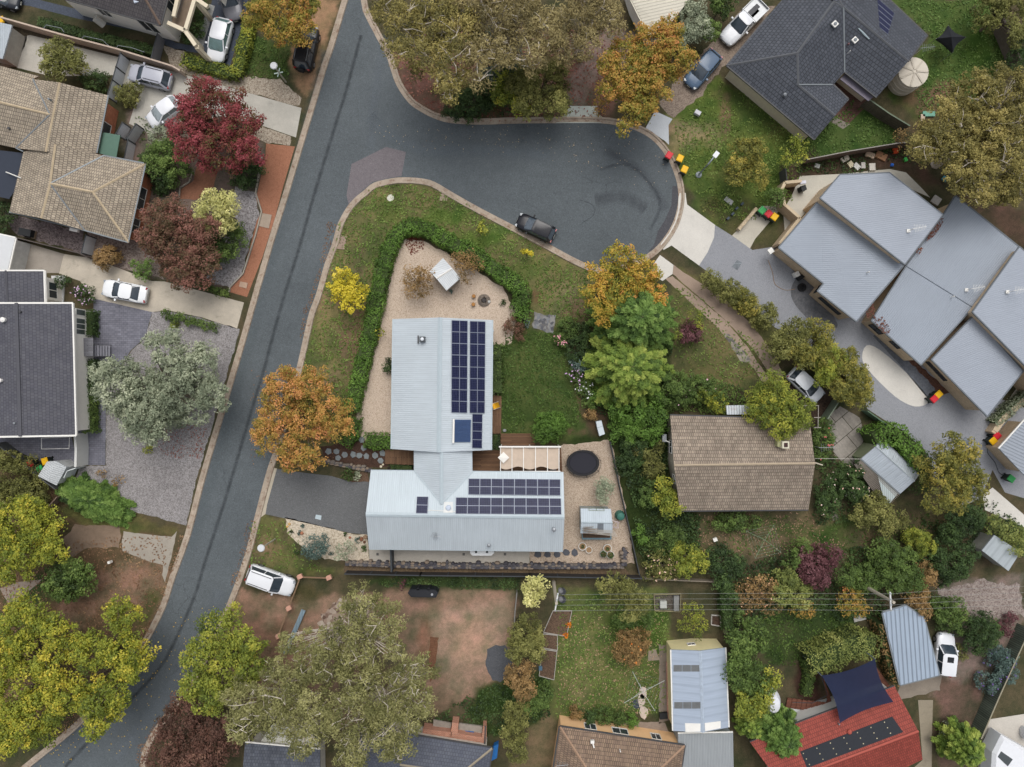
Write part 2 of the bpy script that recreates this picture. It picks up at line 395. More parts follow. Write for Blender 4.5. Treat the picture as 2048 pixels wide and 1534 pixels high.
# (polygon px, colour, soft edge m, patchiness 0..1)
PAINT = [
 ([(0, 900), (120, 960), (270, 1030), (360, 1050), (345, 1150), (300, 1250), (0, 1500), (-60, 1500), (-60, 900)], (104, 88, 66), .6, 0),
 ([(110, 1010), (290, 1035), (358, 1055), (355, 1075), (245, 1065), (160, 1050)], (96, 98, 58), .3, .2),
 ([(215, 1130), (345, 1075), (338, 1150), (300, 1240), (230, 1190), (150, 1260), (110, 1230)], (142, 116, 96), .5, .15),
 ([(10, 1190), (80, 1150), (110, 1190), (60, 1240), (0, 1230)], DGREEN, .3, .2),
 ([(290, 1180), (322, 1180), (300, 1235), (270, 1270)], (94, 94, 56), .3, .2),
 ([(475, 60), (585, 95), (575, 160), (470, 150)], (78, 94, 50), .3, .1),
 ([(640, 0), (680, 0), (655, 80), (618, 205), (585, 165), (580, 130), (600, 60)], (160, 132, 102), .25, .25),
 ([(345, 135), (475, 150), (600, 190), (600, 215), (440, 165), (355, 150)], (140, 124, 106), .2, 0),
 ([(727, 384), (750, 366), (800, 358), (840, 360), (905, 386), (1190, 545), (1185, 700), (1150, 690), (1040, 640), (1060, 590), (850, 450), (800, 470), (700, 880), (640, 900), (540, 920), (590, 740), (650, 560), (680, 450)], (114, 113, 74), .2, .1),
 ([(500, 1035), (570, 1035), (600, 1110), (700, 1150), (480, 1150)], (108, 108, 68), .3, .35),
 ([(1000, 655), (1130, 660), (1150, 740), (1170, 830), (1180, 890), (1000, 880), (990, 740)], (78, 92, 50), .15, 0),
 ([(1130, 640), (1200, 640), (1230, 900), (1190, 900), (1150, 780)], (92, 76, 60), .3, .2),
 ([(790, 110), (830, 130), (1000, 60), (1250, 60), (1330, 110), (1210, 238), (1100, 240), (940, 242), (860, 222), (805, 180)], (122, 98, 84), .5, .1),
 ([(1180, 60), (1300, 60), (1300, 130), (1200, 150), (1160, 220), (1120, 210)], (138, 122, 112), .6, .1),
 ([(870, 180), (1010, 170), (1010, 235), (900, 235)], (88, 84, 52), .7, .3),
 ([(1440, 155), (1640, 290), (1600, 320), (1560, 420), (1440, 470), (1395, 410), (1345, 330), (1330, 230)], (94, 110, 54), .3, .1),
 ([(1340, 235), (1430, 245), (1440, 300), (1350, 300)], (150, 138, 104), .7, .35),
 ([(1700, 195), (1800, 255), (1790, 290), (1640, 325), (1600, 270), (1650, 240)], (76, 98, 50), .25, .05),
 ([(1776, 0), (1860, 70), (1820, 130), (1770, 190), (1840, 250), (1960, 200), (2040, 120), (2000, 0)], (82, 102, 52), .3, .05),
 ([(1810, 175), (1900, 170), (1940, 200), (1830, 260), (1790, 215)], (120, 100, 76), .7, .3),
 ([(1360, 540), (1560, 640), (1500, 780), (1340, 780), (1330, 600)], (106, 104, 68), .4, .2),
 ([(1385, 1030), (1660, 1020), (1900, 980), (1900, 1100), (1640, 1110), (1560, 1110), (1385, 1110)], (110, 102, 74), .6, .3),
 ([(1600, 1060), (1720, 1040), (1720, 1100), (1620, 1100)], (72, 90, 46), .6, .3),
 ([(1110, 1180), (1330, 1180), (1345, 1300), (1330, 1430), (1110, 1450), (1085, 1430)], (98, 108, 62), .4, .1),
 ([(1080, 1400), (1120, 1440), (1110, 1534), (1030, 1534)], (120, 108, 82), .4, .1),
 ([(1210, 1230), (1330, 1230), (1320, 1290), (1220, 1290)], (72, 94, 42), .6, .2),
 ([(1520, 1205), (1710, 1210), (1710, 1260), (1620, 1310), (1590, 1330), (1520, 1330)], (64, 78, 44), .4, .1),
 ([(1590, 1325), (1640, 1300), (1640, 1400), (1590, 1400)], MULCH, .3, 0),
 ([(470, 1185), (560, 1190), (620, 1200), (850, 1175), (1030, 1180), (1020, 1330), (960, 1400), (860, 1430), (700, 1450), (440, 1400), (420, 1260)], REDSOIL, .4, .1),
 ([(860, 1230), (1010, 1200), (1020, 1300), (960, 1360), (890, 1400)], (160, 138, 118), .8, .2),
 ([(950, 1370), (1090, 1340), (1090, 1440), (990, 1470), (930, 1430)], (60, 78, 38), .4, .2),
 ([(800, 1150), (1040, 1158), (1035, 1180), (830, 1175), (700, 1165)], DGREEN, .25, .1),
 ([(1870, 1165), (2048, 1150), (2048, 1260), (1960, 1390), (1870, 1390), (1890, 1240)], (128, 116, 106), .5, .1),
 ([(1870, 1360), (1960, 1350), (1950, 1534), (1880, 1534)], (110, 92, 80), .4, 0),
 ([(1380, 380), (1440, 400), (1560, 420), (1560, 500), (1480, 480), (1430, 455)], (86, 88, 56), .3, .3),
 ([(1565, 330), (1650, 315), (1800, 290), (1860, 350), (2048, 420), (2048, 500), (1900, 380), (1780, 340), (1670, 345), (1570, 400)], (84, 70, 58), .3, .1),
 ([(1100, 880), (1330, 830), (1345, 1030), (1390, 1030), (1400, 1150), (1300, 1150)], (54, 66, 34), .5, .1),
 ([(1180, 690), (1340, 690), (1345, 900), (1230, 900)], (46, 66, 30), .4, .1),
 ([(265, 210), (440, 225), (530, 290), (515, 440), (460, 575), (330, 560), (175, 515), (130, 490), (240, 480), (290, 330), (240, 300)], (120, 108, 98), .25, 0),
 ([(1320, 240), (1345, 250), (1345, 330), (1330, 290)], (150, 130, 104), .3, .2),
]
BLOBS = [(760, 400, 30, 14, DRY, .6), (850, 400, 40, 14, DRY2, .7), (930, 400, 20, 20, DRY, .5), (1000, 460, 40, 14, (96, 120, 62), .7), (1020, 520, 30, 20, DRY2, .6), (1090, 570, 30, 20, DRY, .6), (690, 640, 16, 30, DRY, .7), (650, 700, 20, 40, DRY2, .7), (640, 610, 16, 30, (120, 104, 80), .6), (700, 470, 14, 30, DRY, .6), (590, 740, 20, 20, DRY2, .6), (620, 640, 14, 40, GREEN, .6), (1150, 560, 20, 14, DRY, .6), (1480, 180, 30, 30, DRY2, .5), (1560, 250, 40, 20, DRY2, .4), (1180, 1300, 30, 60, DRY, .4), (665, 530, 30, 60, DRY, .7), (640, 640, 35, 60, DRY, .6), (700, 500, 20, 60, DRY2, .6), (700, 690, 28, 80, (124, 104, 82), .8), (690, 600, 40, 20, (120, 100, 78), .7), (720, 560, 14, 60, (118, 100, 80), .7), (620, 690, 25, 40, GREEN, .6), (660, 770, 40, 40, (134, 118, 92), .6),
 (780, 420, 40, 25, (86, 104, 50), .7), (900, 430, 60, 20, (84, 112, 48), .8), (960, 480, 60, 20, (90, 116, 50), .8), (1060, 540, 50, 25, (112, 122, 66), .6), (1150, 590, 40, 30, (140, 130, 98), .7), (1110, 620, 40, 30, (126, 122, 84), .6), (1160, 620, 30, 25, (132, 108, 88), .7), (735, 420, 22, 20, DRY, .5), (1070, 590, 12, 18, (110, 80, 62), .8),
 (1390, 270, 50, 22, (158, 142, 108), .8), (1360, 300, 30, 12, DRY, .6), (1430, 190, 15, 10, DRY2, .4), (1500, 220, 40, 40, BRIGHT, .6), (1400, 390, 25, 40, BRIGHT, .5), (1380, 350, 20, 30, BRIGHT, .5), (1700, 270, 60, 20, BRIGHT, .6), (1900, 110, 40, 30, (96, 116, 60), .5), (1880, 190, 35, 18, (130, 104, 84), .8), (1840, 30, 50, 40, BRIGHT, .6), (1960, 100, 30, 50, (66, 100, 36), .6),
 (1160, 800, 10, 60, (124, 104, 80), .8), (1150, 865, 30, 10, (110, 92, 72), .8), (1190, 850, 14, 40, (104, 82, 66), .8), (1060, 740, 50, 60, (84, 96, 52), .6), (1040, 830, 30, 20, (70, 86, 44), .6),
 (830, 470, 14, 18, (96, 52, 40), .9), (1230, 1310, 50, 100, (106, 112, 66), .5), (1170, 1270, 40, 60, (106, 114, 68), .5), (1150, 1390, 40, 30, (118, 112, 80), .5), (1250, 1250, 50, 40, (70, 96, 42), .7), (1490, 1090, 60, 30, (128, 112, 88), .6), (1740, 1080, 30, 30, (96, 84, 64), .5), (1590, 1060, 40, 20, (78, 92, 50), .6),
 (530, 1090, 35, 25, (134, 112, 90), .6), (520, 1060, 20, 20, (92, 98, 56), .5), (620, 1140, 50, 14, (74, 82, 44), .7), (500, 1240, 40, 50, (150, 120, 100), .6), (480, 1290, 30, 30, (110, 90, 66), .5),
 (560, 1290, 60, 70, (128, 92, 76), .5), (610, 1190, 30, 20, (80, 76, 46), .6), (450, 1200, 10, 30, (90, 90, 56), .6), (850, 1270, 14, 60, (130, 92, 70), .5), (940, 1290, 40, 60, (184, 152, 128), .6), (830, 1220, 30, 30, (146, 120, 104), .6),
 (930, 60, 100, 40, (112, 92, 78), .4), (830, 160, 30, 40, (128, 92, 84), .7), (900, 210, 50, 14, (124, 92, 82), .6), (1430, 700, 60, 60, (110, 106, 72), .5), (1400, 740, 50, 30, (92, 92, 58), .5), (1450, 230, 12, 60, (130, 100, 88), .6)]
xs = np.concatenate([[-420, -200, -110, -75], np.arange(-60, 60.01, .25), [75, 110, 200, 420]]); ys = np.concatenate([[-420, -200, -110, -70], np.arange(-46, 46.01, .25), [70, 110, 200, 420]])
GX, GY = np.meshgrid(xs, ys); gc = np.zeros(GX.shape + (3,)) + lin((84, 82, 60))
n1 = fbm(GX + 200, GY + 200, .12, 5); n2 = fbm(GX + 300, GY + 300, .6, 9); n3 = fbm(GX + 300, GY + 300, 1.7, 19)
gc = gc * (1 - .3 * n1[..., None]) + np.array(lin(SOIL)) * .3 * n1[..., None]
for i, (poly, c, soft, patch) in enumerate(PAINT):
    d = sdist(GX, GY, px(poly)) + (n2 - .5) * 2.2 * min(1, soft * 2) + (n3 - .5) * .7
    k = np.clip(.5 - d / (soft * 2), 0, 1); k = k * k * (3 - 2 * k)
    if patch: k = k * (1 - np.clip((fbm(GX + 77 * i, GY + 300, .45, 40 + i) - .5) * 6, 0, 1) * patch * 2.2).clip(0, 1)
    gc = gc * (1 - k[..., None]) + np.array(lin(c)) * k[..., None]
for i, (bx, by, rx, ry, c, st) in enumerate(BLOBS):
    c0 = W(bx, by); d = np.hypot((GX - c0[0]) / (rx / S), (GY - c0[1]) / (ry / S)) + (n2 - .5) * 1.6 + (n3 - .5) * 1.2
    k = np.clip((1.15 - d) / .7, 0, 1) * st
    gc = gc * (1 - k[..., None]) + np.array(lin(c)) * k[..., None]
# worn, dry and lush patches everywhere at small scale
vv = (fbm(GX + 500, GY + 500, .9, 70, 4) - .5)[..., None]
gc = gc * (1 + np.concatenate([vv * 1.35, vv * .8, vv * 1.1], 2)); gc = np.clip(gc * .86, .01, 1); gc[(np.abs(GX) > 60) | (np.abs(GY) > 46)] = gc.mean((0, 1))
def ground_mat():
    t = NT('ground'); a = t.n('Attribute', _attribute_name='albedo'); p = t.pos()
    f = t.noise(p, 2.6, 6, .75); g = t.noise(p, 13, 4, .7)
    c = t.mix(1.0, a.outputs['Color'], t.mix(t.rng(f, .3, .7), (.72, .76, .74), (1.26, 1.2, 1.2)), 'MULTIPLY')
    c = t.mix(1.0, c, t.mix(t.rng(g, .3, .7), (.72, .72, .72), (1.25, 1.25, 1.25)), 'MULTIPLY')
    t.bump(g, .8, .06); return t.col(c, .95, 0, .1)
nx, ny = len(xs), len(ys); me = bpy.data.meshes.new('ground')
V = np.stack([GX.ravel(), GY.ravel(), np.zeros(GX.size)], 1); I = np.arange(nx * ny).reshape(ny, nx)
F = np.stack([I[:-1, :-1], I[:-1, 1:], I[1:, 1:], I[1:, :-1]], -1).reshape(-1, 4)
def np_mesh(me, V, F, k):
    me.vertices.add(len(V)); me.vertices.foreach_set('co', V.astype(np.float32).ravel()); me.loops.add(F.size); me.loops.foreach_set('vertex_index', F.astype(np.int32).ravel())
    me.polygons.add(len(F)); me.polygons.foreach_set('loop_start', np.arange(0, F.size, k, dtype=np.int32)); me.polygons.foreach_set('loop_total', np.full(len(F), k, dtype=np.int32)); me.update(calc_edges=True)
np_mesh(me, V, F, 4)
ca = me.color_attributes.new('albedo', 'FLOAT_COLOR', 'POINT'); ca.data.foreach_set('color', np.concatenate([gc.reshape(-1, 3), np.ones((nx * ny, 1))], 1).astype(np.float32).ravel())
me.materials.append(ground_mat()); go = bpy.data.objects.new('ground', me); COL.objects.link(go); tag(go, kind='structure')

# ---- road
RL = [(765, -330), (712, -90), (684, 0), (657, 90), (643, 130), (620, 207), (607, 250), (567, 384), (540, 470), (512, 566), (480, 680), (454, 768), (430, 850), (397, 963), (370, 1068), (340, 1151), (320, 1212), (288, 1275), (255, 1325), (215, 1378), (165, 1430), (125, 1467), (42, 1534), (-60, 1620), (-260, 1780)]
RR1 = [(830, -330), (745, -90), (722, 0), (745, 60), (772, 110), (782, 140), (794, 172), (817, 205), (840, 222), (867, 236), (902, 246), (962, 249), (1023, 247), (1109, 246), (1199, 246), (1241, 252), (1265, 258), (1289, 269), (1306, 281), (1323, 299), (1338, 322), (1348, 345), (1355, 370), (1357, 395), (1354, 419), (1347, 443), (1336, 464), (1319, 487), (1303, 502), (1285, 514), (1261, 524), (1237, 531), (1215, 535), (1190, 534), (1145, 514), (1090, 484), (1037, 456), (960, 416), (905, 385), (869, 364), (842, 357), (807, 355), (782, 357), (747, 366), (727, 382), (712, 394), (697, 410), (684, 431), (674, 452), (664, 489), (649, 529), (632, 589), (619, 624), (609, 666), (597, 721), (583, 775), (568, 830), (553, 885), (535, 938), (522, 985), (508, 1040), (494, 1095), (476, 1151), (462, 1188), (447, 1225), (425, 1275), (400, 1325), (375, 1366), (352, 1400), (325, 1434), (300, 1470), (284, 1505), (281, 1534), (285, 1580), (300, 1640), (310, 1800)]
sheet('road', RL + RR1[::-1], asphalt((94, 100, 104)), 1)
tarm = asphalt((118, 112, 115), .03, False)
sheet('road_patch', [(703, 328), (772, 294), (812, 304), (803, 352), (782, 355), (745, 364), (725, 381), (697, 408), (693, 390)], tarm, 2)
sheet('road_edge_patch', [(1319, 487), (1336, 464), (1347, 443), (1354, 419), (1357, 395), (1355, 372), (1345, 372), (1343, 410), (1330, 440), (1316, 462), (1308, 490), (1296, 503), (1303, 502)], asphalt((82, 82, 86), .08, False), 2)
KC = concrete((180, 166, 150), .2, None, .8)
def kerb(path, side, skip=()):
    """gutter strip and a real raised kerb along the road edge; side +1 = to the left of travel"""
    P = smooth_path(path, 3); P = [np.array(W(*p)[:2]) for p in P]; g = MB(); n = len(P); off = []
    for i in range(n):
        d = unit(P[min(i + 1, n - 1)] - P[max(i - 1, 0)]); nn = np.array((-d[1], d[0])) * side; off.append(nn)
    prof = [(-.02, .010), (.33, .018), (.37, .02), (.41, .12), (.57, .13), (.62, .0)]
    for i in range(n - 1):
        for (a0, z0), (a1, z1) in zip(prof, prof[1:]):
            q = [(*(P[i] + off[i] * a0), z0), (*(P[i + 1] + off[i + 1] * a0), z0), (*(P[i + 1] + off[i + 1] * a1), z1), (*(P[i] + off[i] * a1), z1)]
            if side > 0: q = q[::1]
            else: q = q[::-1]
            g.face(q)
    return g
def kerb_mat():
    t = NT('kerb'); p = t.pos(); L = lin((174, 160, 144)); f = t.noise(p, .7, 6, .7); g = t.noise(p, 7, 4)
    a = t.mix(t.rng(f, .3, .7), sc(L, .78), sc(L, 1.12)); a = t.mix(t.rng(t.noise(p, 2.0, 6, .8), .5, .7), a, lin((122, 92, 74))); a = t.mix(1.0, a, t.mix(g, (.8,) * 3, (1.2,) * 3), 'MULTIPLY')
    return t.col(a, .9, 0, .2)
KM = kerb_mat()
kerb(RL, 1).build('kerb', KM, kind='structure')
kerb(RR1, -1).build('kerb', KM, kind='structure') if False else kerb(RR1, 1).build('kerb', KM, kind='structure')
# seam, tyre marks and worn lighter band on the road
def mark(name, pts, w_, mat, lvl=3): 
    b = MB(); b.ribbon([W(*p)[:2] for p in smooth_path(pts, 4)], w_, .004 * lvl); return b.build(name, mat, kind='structure')
mark('road_seam', [(722, 70), (709, 120), (690, 190), (668, 260), (630, 384), (600, 490), (575, 570), (552, 650), (526, 746), (505, 815), (482, 893), (450, 1000), (412, 1118), (390, 1190), (360, 1260), (330, 1320), (290, 1370), (230, 1430), (180, 1480), (130, 1534)], .5, stainm((64, 68, 72), .5))
mark('worn_wheel_path', [(775, 70), (755, 150), (745, 230), (742, 300)], 1.3, stainm((122, 130, 138), .3))
mark('worn_wheel_path', [(740, 230), (780, 270), (850, 300), (960, 300), (1100, 310)], 1.8, stainm((120, 130, 138), .3))
mark('worn_wheel_path', [(650, 100), (620, 230), (570, 420), (530, 560), (500, 680), (470, 790), (440, 900), (410, 1000), (380, 1100)], 1.6, stainm((108, 118, 122), .25))
mark('worn_wheel_path', [(440, 1180), (410, 1260), (370, 1330), (300, 1430), (230, 1520)], 1.8, stainm((122, 130, 138), .35))
mark('tyre_mark', [(1160, 400), (1185, 410), (1187, 430), (1165, 445)], .12, stainm((64, 68, 74), .4))
mark('tyre_mark', [(1200, 340), (1260, 330), (1320, 400), (1300, 460)], .5, stainm((72, 76, 82), .3))
mark('tyre_mark', [(1190, 400), (1250, 395), (1290, 420)], 1.6, stainm((72, 74, 80), .3, 1.1))
mark('tyre_mark', [(1210, 300), (1290, 350), (1330, 420)], 1.2, stainm((74, 76, 84), .25, .9))

# ---- hard surfaces
CON = concrete((188, 184, 174)); CONW = concrete((212, 208, 200), .06, None, .25); CONG = concrete((146, 148, 154), .10, None, .3); CONT = concrete((186, 172, 154), .14, None, .5)
sheet('concrete_driveway', [(42, 75), (60, 70), (232, 113), (343, 142), (470, 178), (603, 216), (592, 275), (512, 247), (440, 232), (345, 262), (300, 268), (258, 247), (268, 215), (282, 185), (240, 165), (225, 150), (160, 152), (100, 152), (33, 135)], CON, 2)
sheet('aggregate_driveway', [(28, 478), (128, 508), (118, 546), (-20, 545), (-10, 500)], concrete((160, 152, 142), .12, None, .5), 1)
sheet('concrete_driveway', [(128, 508), (174, 515), (235, 535), (303, 562), (330, 563), (488, 605), (474, 658), (405, 635), (333, 620), (304, 624), (187, 597), (160, 562), (118, 547)], concrete((194, 184, 168), .12, None, .9), 1)
PAV = brickuv((112, 112, 122), (124, 124, 134), (84, 84, 92), .42, .21, .012, var=.12, bump=.3)
sheet('paved_yard', [(187, 597), (304, 624), (290, 676), (262, 700), (240, 735), (212, 768), (211, 930), (168, 930), (150, 866), (163, 720), (187, 700)], PAV, 1)
sheet('paved_yard', [(-40, 860), (140, 860), (158, 936), (100, 930), (40, 905), (-40, 880)], PAV, 2)
GG = gravel(((112, 108, 106), (138, 134, 134), (158, 154, 154), (124, 120, 118)), 12, .14)
sheet('grey_gravel_yard', [(304, 625), (333, 621), (405, 637), (480, 658), (463, 718), (444, 785), (419, 870), (390, 968), (372, 1052), (362, 1048), (265, 1023), (152, 955), (160, 932), (212, 931), (213, 768), (241, 736), (263, 701), (291, 677)], GG, 1, edge=.04)
PEB = gravel(((112, 98, 84), (158, 146, 130), (182, 172, 156), (136, 122, 108)), 12, .12)
sheet('pebble_garden', [(325, 92), (372, 100), (362, 128), (476, 152), (560, 158), (604, 196), (598, 213), (470, 177), (345, 141)], PEB, 1, edge=.05)
sheet('pebble_garden', [(512, 248), (583, 273), (580, 290), (530, 286), (500, 270)], PEB, 1, edge=.05)
sheet('pebble_garden', [(175, 370), (260, 365), (300, 450), (330, 560), (175, 514)], gravel(((96, 84, 78), (132, 118, 110), (150, 138, 130)), 9, .15), 1, edge=.08)
sheet('pebble_garden', [(10, 425), (165, 462), (172, 508), (30, 470)], gravel(((80, 72, 70), (108, 98, 98), (128, 118, 116)), 9, .15), 1, edge=.08)
sheet('pebble_garden', [(470, 375), (512, 384), (518, 432), (496, 500), (484, 548), (460, 578), (410, 560), (440, 480)], gravel(((110, 104, 104), (146, 142, 142), (168, 164, 164)), 9, .12), 1, edge=.08)
RG = gravel(((146, 100, 78), (166, 116, 92), (154, 108, 84)), 13, .06, litter=(120, 70, 44))
RGB_ = gravel(((130, 92, 72), (150, 106, 84), (140, 98, 78)), 13, .1)
sheet('brown_gravel_path', [(532, 287), (590, 293), (567, 371), (550, 436), (525, 514), (494, 594), (459, 584), (462, 570), (485, 549), (497, 505), (514, 440), (524, 424), (512, 398), (515, 384), (531, 310)], RG, 2)
sheet('brown_gravel_path', [(395, 332), (437, 336), (428, 372), (395, 400), (358, 398), (362, 378), (386, 362)], RGB_, 2, edge=.04)
sheet('old_driveway', [(150, 1050), (235, 1050), (243, 1072), (238, 1095), (175, 1096), (140, 1115), (125, 1080)], concrete((142, 122, 104), .2, None, .7), 1, edge=.06)
sheet('concrete_crossover', [(247, 1063), (344, 1074), (354, 1062), (346, 1100), (330, 1165), (325, 1150), (326, 1130), (303, 1125), (245, 1102), (243, 1085)], concrete((166, 158, 146), .12, None, .8), 1, edge=.02)
sheet('wheel_track', [(0, 1178), (30, 1165), (84, 1158), (40, 1200), (20, 1215)], concrete((148, 134, 122), .1, None, .6), 1, edge=.04)
sheet('grey_driveway', [(551, 937), (580, 942), (663, 952), (700, 963), (740, 963), (745, 1070), (733, 1069), (700, 1066), (630, 1050), (530, 1028), (540, 985)], asphalt((106, 107, 108), .05, False), 2)
sheet('footpath_strip', [(545, 935), (554, 937), (534, 1010), (531, 1028), (514, 1040), (520, 1005)], concrete((186, 176, 158), .1, None, .4), 3)
YG = gravel(((164, 144, 126), (194, 176, 158), (206, 190, 172), (182, 162, 144)), 17, .05, litter=(110, 84, 60))
sheet('gravel_yard', [(795, 490), (812, 478), (850, 482), (880, 500), (960, 545), (1010, 580), (1035, 625), (1030, 660), (1022, 690), (1000, 690), (990, 680), (986, 905), (830, 905), (775, 905), (712, 872), (705, 862), (760, 640)], YG, 1, edge=.08)
sheet('gravel_yard', [(1128, 890), (1215, 880), (1228, 900), (1248, 1000), (1270, 1128), (1245, 1128), (1060, 1134), (1058, 1100), (1120, 1095), (1110, 950), (1100, 895)], gravel(((148, 130, 112), (180, 162, 144), (194, 178, 160)), 16, .07, litter=(110, 84, 60)), 1, edge=.06)
sheet('gravel_garden', [(570, 1036), (590, 1038), (632, 1049), (700, 1067), (735, 1070), (739, 1122), (690, 1122), (650, 1118), (605, 1095), (575, 1065)], gravel(((160, 146, 126), (196, 184, 164), (208, 196, 178)), 10, .06, litter=(110, 84, 60)), 2, edge=.05)
sheet('mulch_garden', [(640, 895), (700, 880), (776, 890), (775, 935), (720, 935), (650, 920)], gravel(((60, 44, 38), (84, 64, 54), (72, 54, 46)), 14, .15), 2, edge=.06)
sheet('mulch_garden', [(690, 940), (735, 945), (740, 964), (705, 963), (680, 952)], gravel(((84, 66, 54), (108, 88, 72), (92, 72, 60)), 14, .15), 3, edge=.04)
sheet('dark_soil_bed', [(775, 935), (832, 900), (832, 945), (775, 945)], gravel(((40, 34, 30), (56, 46, 40)), 14, .15), 1)
sheet('concrete_path', [(738, 1094), (1059, 1100), (1059, 1131), (800, 1129), (739, 1125)], concrete((178, 172, 162), .1, None, .5), 3)
sheet('slate_path', [(1068, 626), (1112, 630), (1108, 666), (1064, 656)], gravel(((84, 84, 88), (124, 126, 130), (140, 138, 134), (100, 98, 98)), 4, .12), 1, edge=.08)
sheet('concrete_driveway', [(1112, 246), (1201, 246), (1213, 240), (1197, 228), (1195, 212), (1140, 212), (1130, 228)], concrete((190, 196, 188), .08, None, .3), 3)
sheet('aggregate_driveway', [(1500, 10), (1552, 12), (1535, 33), (1453, 131), (1443, 135), (1405, 190), (1345, 238), (1318, 205), (1345, 170), (1375, 140), (1420, 90), (1455, 60), (1480, 20)], gravel(((112, 98, 88), (138, 124, 112), (150, 136, 122)), 12, .1), 1, edge=.08)
sheet('concrete_crossover', [(1310, 222), (1345, 238), (1337, 250), (1338, 290), (1330, 282), (1300, 262), (1290, 258)], concrete((196, 200, 204), .06, None, .3), 3)
sheet('concrete_apron', [(1357, 395), (1359, 386), (1371, 386), (1374, 409), (1430, 450), (1428, 475), (1415, 505), (1398, 531), (1343, 491), (1327, 500), (1321, 488), (1338, 466), (1350, 443), (1356, 419)], CONW, 4)
UD = gravel(((134, 136, 142), (150, 152, 157), (142, 144, 149)), 16, .05)
sheet('units_driveway', [(1430, 450), (1465, 472), (1505, 500), (1557, 492), (1700, 560), (1900, 760), (2060, 820), (2060, 1000), (2010, 985), (1985, 940), (1960, 1000), (1925, 1010), (1915, 985), (1870, 965), (1850, 900), (1812, 868), (1735, 818), (1720, 780), (1670, 740), (1600, 680), (1550, 655), (1480, 590), (1398, 531), (1415, 505), (1428, 475)], UD, 1)
sheet('concrete_slab', [(1464, 471), (1523, 412), (1566, 412), (1510, 478), (1500, 497)], concrete((196, 190, 176), .08, None, .3), 2)
sheet('concrete_path', [(1566, 420), (1582, 395), (1600, 352), (1680, 348), (1780, 338), (1812, 345), (1845, 378), (1860, 395), (1780, 360), (1660, 372), (1570, 470)], concrete((196, 192, 180), .08, None, .4), 2)
sheet('cobble_garden', [(1581, 584), (1590, 560), (1605, 548), (1640, 590), (1675, 648), (1660, 656), (1625, 645), (1592, 612)], brickuv((106, 108, 112), (124, 124, 126), (84, 84, 88), .2, .1, .012, var=.15), 2, sm=3)
sheet('concrete_loop', [(1733, 691), (1760, 700), (1815, 748), (1856, 795), (1853, 808), (1830, 813), (1800, 800), (1770, 775), (1735, 738), (1724, 715)], CONW, 2, sm=3)
sheet('cobble_garden', [(1746, 672), (1765, 660), (1820, 720), (1880, 790), (1870, 800), (1858, 800), (1800, 730)], brickuv((104, 108, 116), (122, 126, 132), (84, 86, 92), .2, .1, .012, var=.15), 2)
sheet('bark_bed', [(1751, 664), (1763, 657), (1840, 730), (1900, 785), (1882, 792), (1830, 735)], gravel(((84, 56, 46), (110, 80, 66), (70, 50, 42)), 12, .15), 3, edge=.05)
sheet('white_concrete_path', [(1990, 835), (2006, 850), (2048, 800), (2080, 770), (2060, 740)], concrete((206, 200, 188), .06), 2)
sheet('white_concrete_path', [(1965, 990), (1985, 975), (2060, 1040), (2060, 1060), (1970, 1020)], CONW, 2)
sheet('old_concrete_yard', [(1655, 830), (1680, 812), (1720, 835), (1728, 880), (1712, 925), (1700, 940), (1670, 910), (1660, 870)], brickuv((136, 130, 122), (150, 144, 136), (62, 60, 44), 2.1, 1.7, .035, .4, .25), 1, edge=.04, ang=.7)
sheet('driveway_strip', [(1347, 530), (1362, 541), (1440, 590), (1500, 645), (1550, 710), (1570, 760), (1560, 775), (1500, 690), (1440, 630), (1345, 548)], concrete((164, 144, 128), .12, None, .5), 1, edge=.02)
sheet('driveway_strip', [(1331, 558), (1345, 552), (1450, 640), (1500, 700), (1540, 760), (1530, 775), (1510, 740), (1430, 650)], concrete((166, 146, 130), .12, None, .5), 1, edge=.02)
sheet('concrete_pad', [(1305, 531), (1320, 510), (1347, 530), (1345, 548), (1325, 562), (1303, 548)], CONW, 2)
sheet('stone_edging', [(1447, 668), (1458, 668), (1500, 715), (1502, 725), (1480, 722)], gravel(((90, 88, 88), (140, 134, 124), (160, 150, 134), (70, 72, 78)), 3.4, .12), 3, edge=.04)
sheet('dirt_driveway', [(1560, 760), (1600, 740), (1680, 800), (1660, 830), (1640, 850), (1600, 830)], gravel(((56, 46, 40), (78, 64, 54)), 12, .15), 1, edge=.1)
sheet('dark_driveway', [(-20, 0), (60, 12), (150, 36), (315, 70), (327, 88), (350, 99), (412, 108), (460, 133), (492, 22), (505, -40), (432, -40), (405, 95), (350, 85), (320, 60), (0, -20)], asphalt((76, 82, 94), .06, False), 1)
sheet('white_gravel_strip', [(388, 90), (405, 97), (430, 12), (418, 8), (400, 60)], gravel(((140, 140, 140), (170, 170, 168)), 12, .08), 2)
sheet('garden_soil', [(0, 30), (70, 55), (300, 110), (345, 128), (300, 128), (0, 62)], gravel(((66, 58, 48), (88, 80, 66)), 10, .15), 1, edge=.05)
sheet('dirt_path', [(0, 120), (45, 75), (55, 72), (33, 135), (0, 135)], gravel(((120, 104, 88), (144, 128, 110)), 10, .15), 2, edge=.05)
sheet('patio_paving', [(1667, 170), (1690, 146), (1740, 205), (1697, 248), (1670, 232)], brickuv((96, 70, 62), (108, 80, 70), (74, 54, 48), .4, .2, .012, var=.15), 2)
sheet('concrete_step', [(1668, 234), (1700, 248), (1686, 258), (1662, 244)], concrete((140, 132, 122)), 1)
sheet('side_path', [(1318, 1290), (1335, 1290), (1338, 1440), (1318, 1448)], concrete((140, 128, 116), .2, None, .8), 1, edge=.03)
sheet('concrete_path', [(1225, 1442), (1330, 1445), (1345, 1480), (1330, 1500), (1240, 1470)], concrete((150, 136, 124), .2, None, .8), 1, edge=.03)
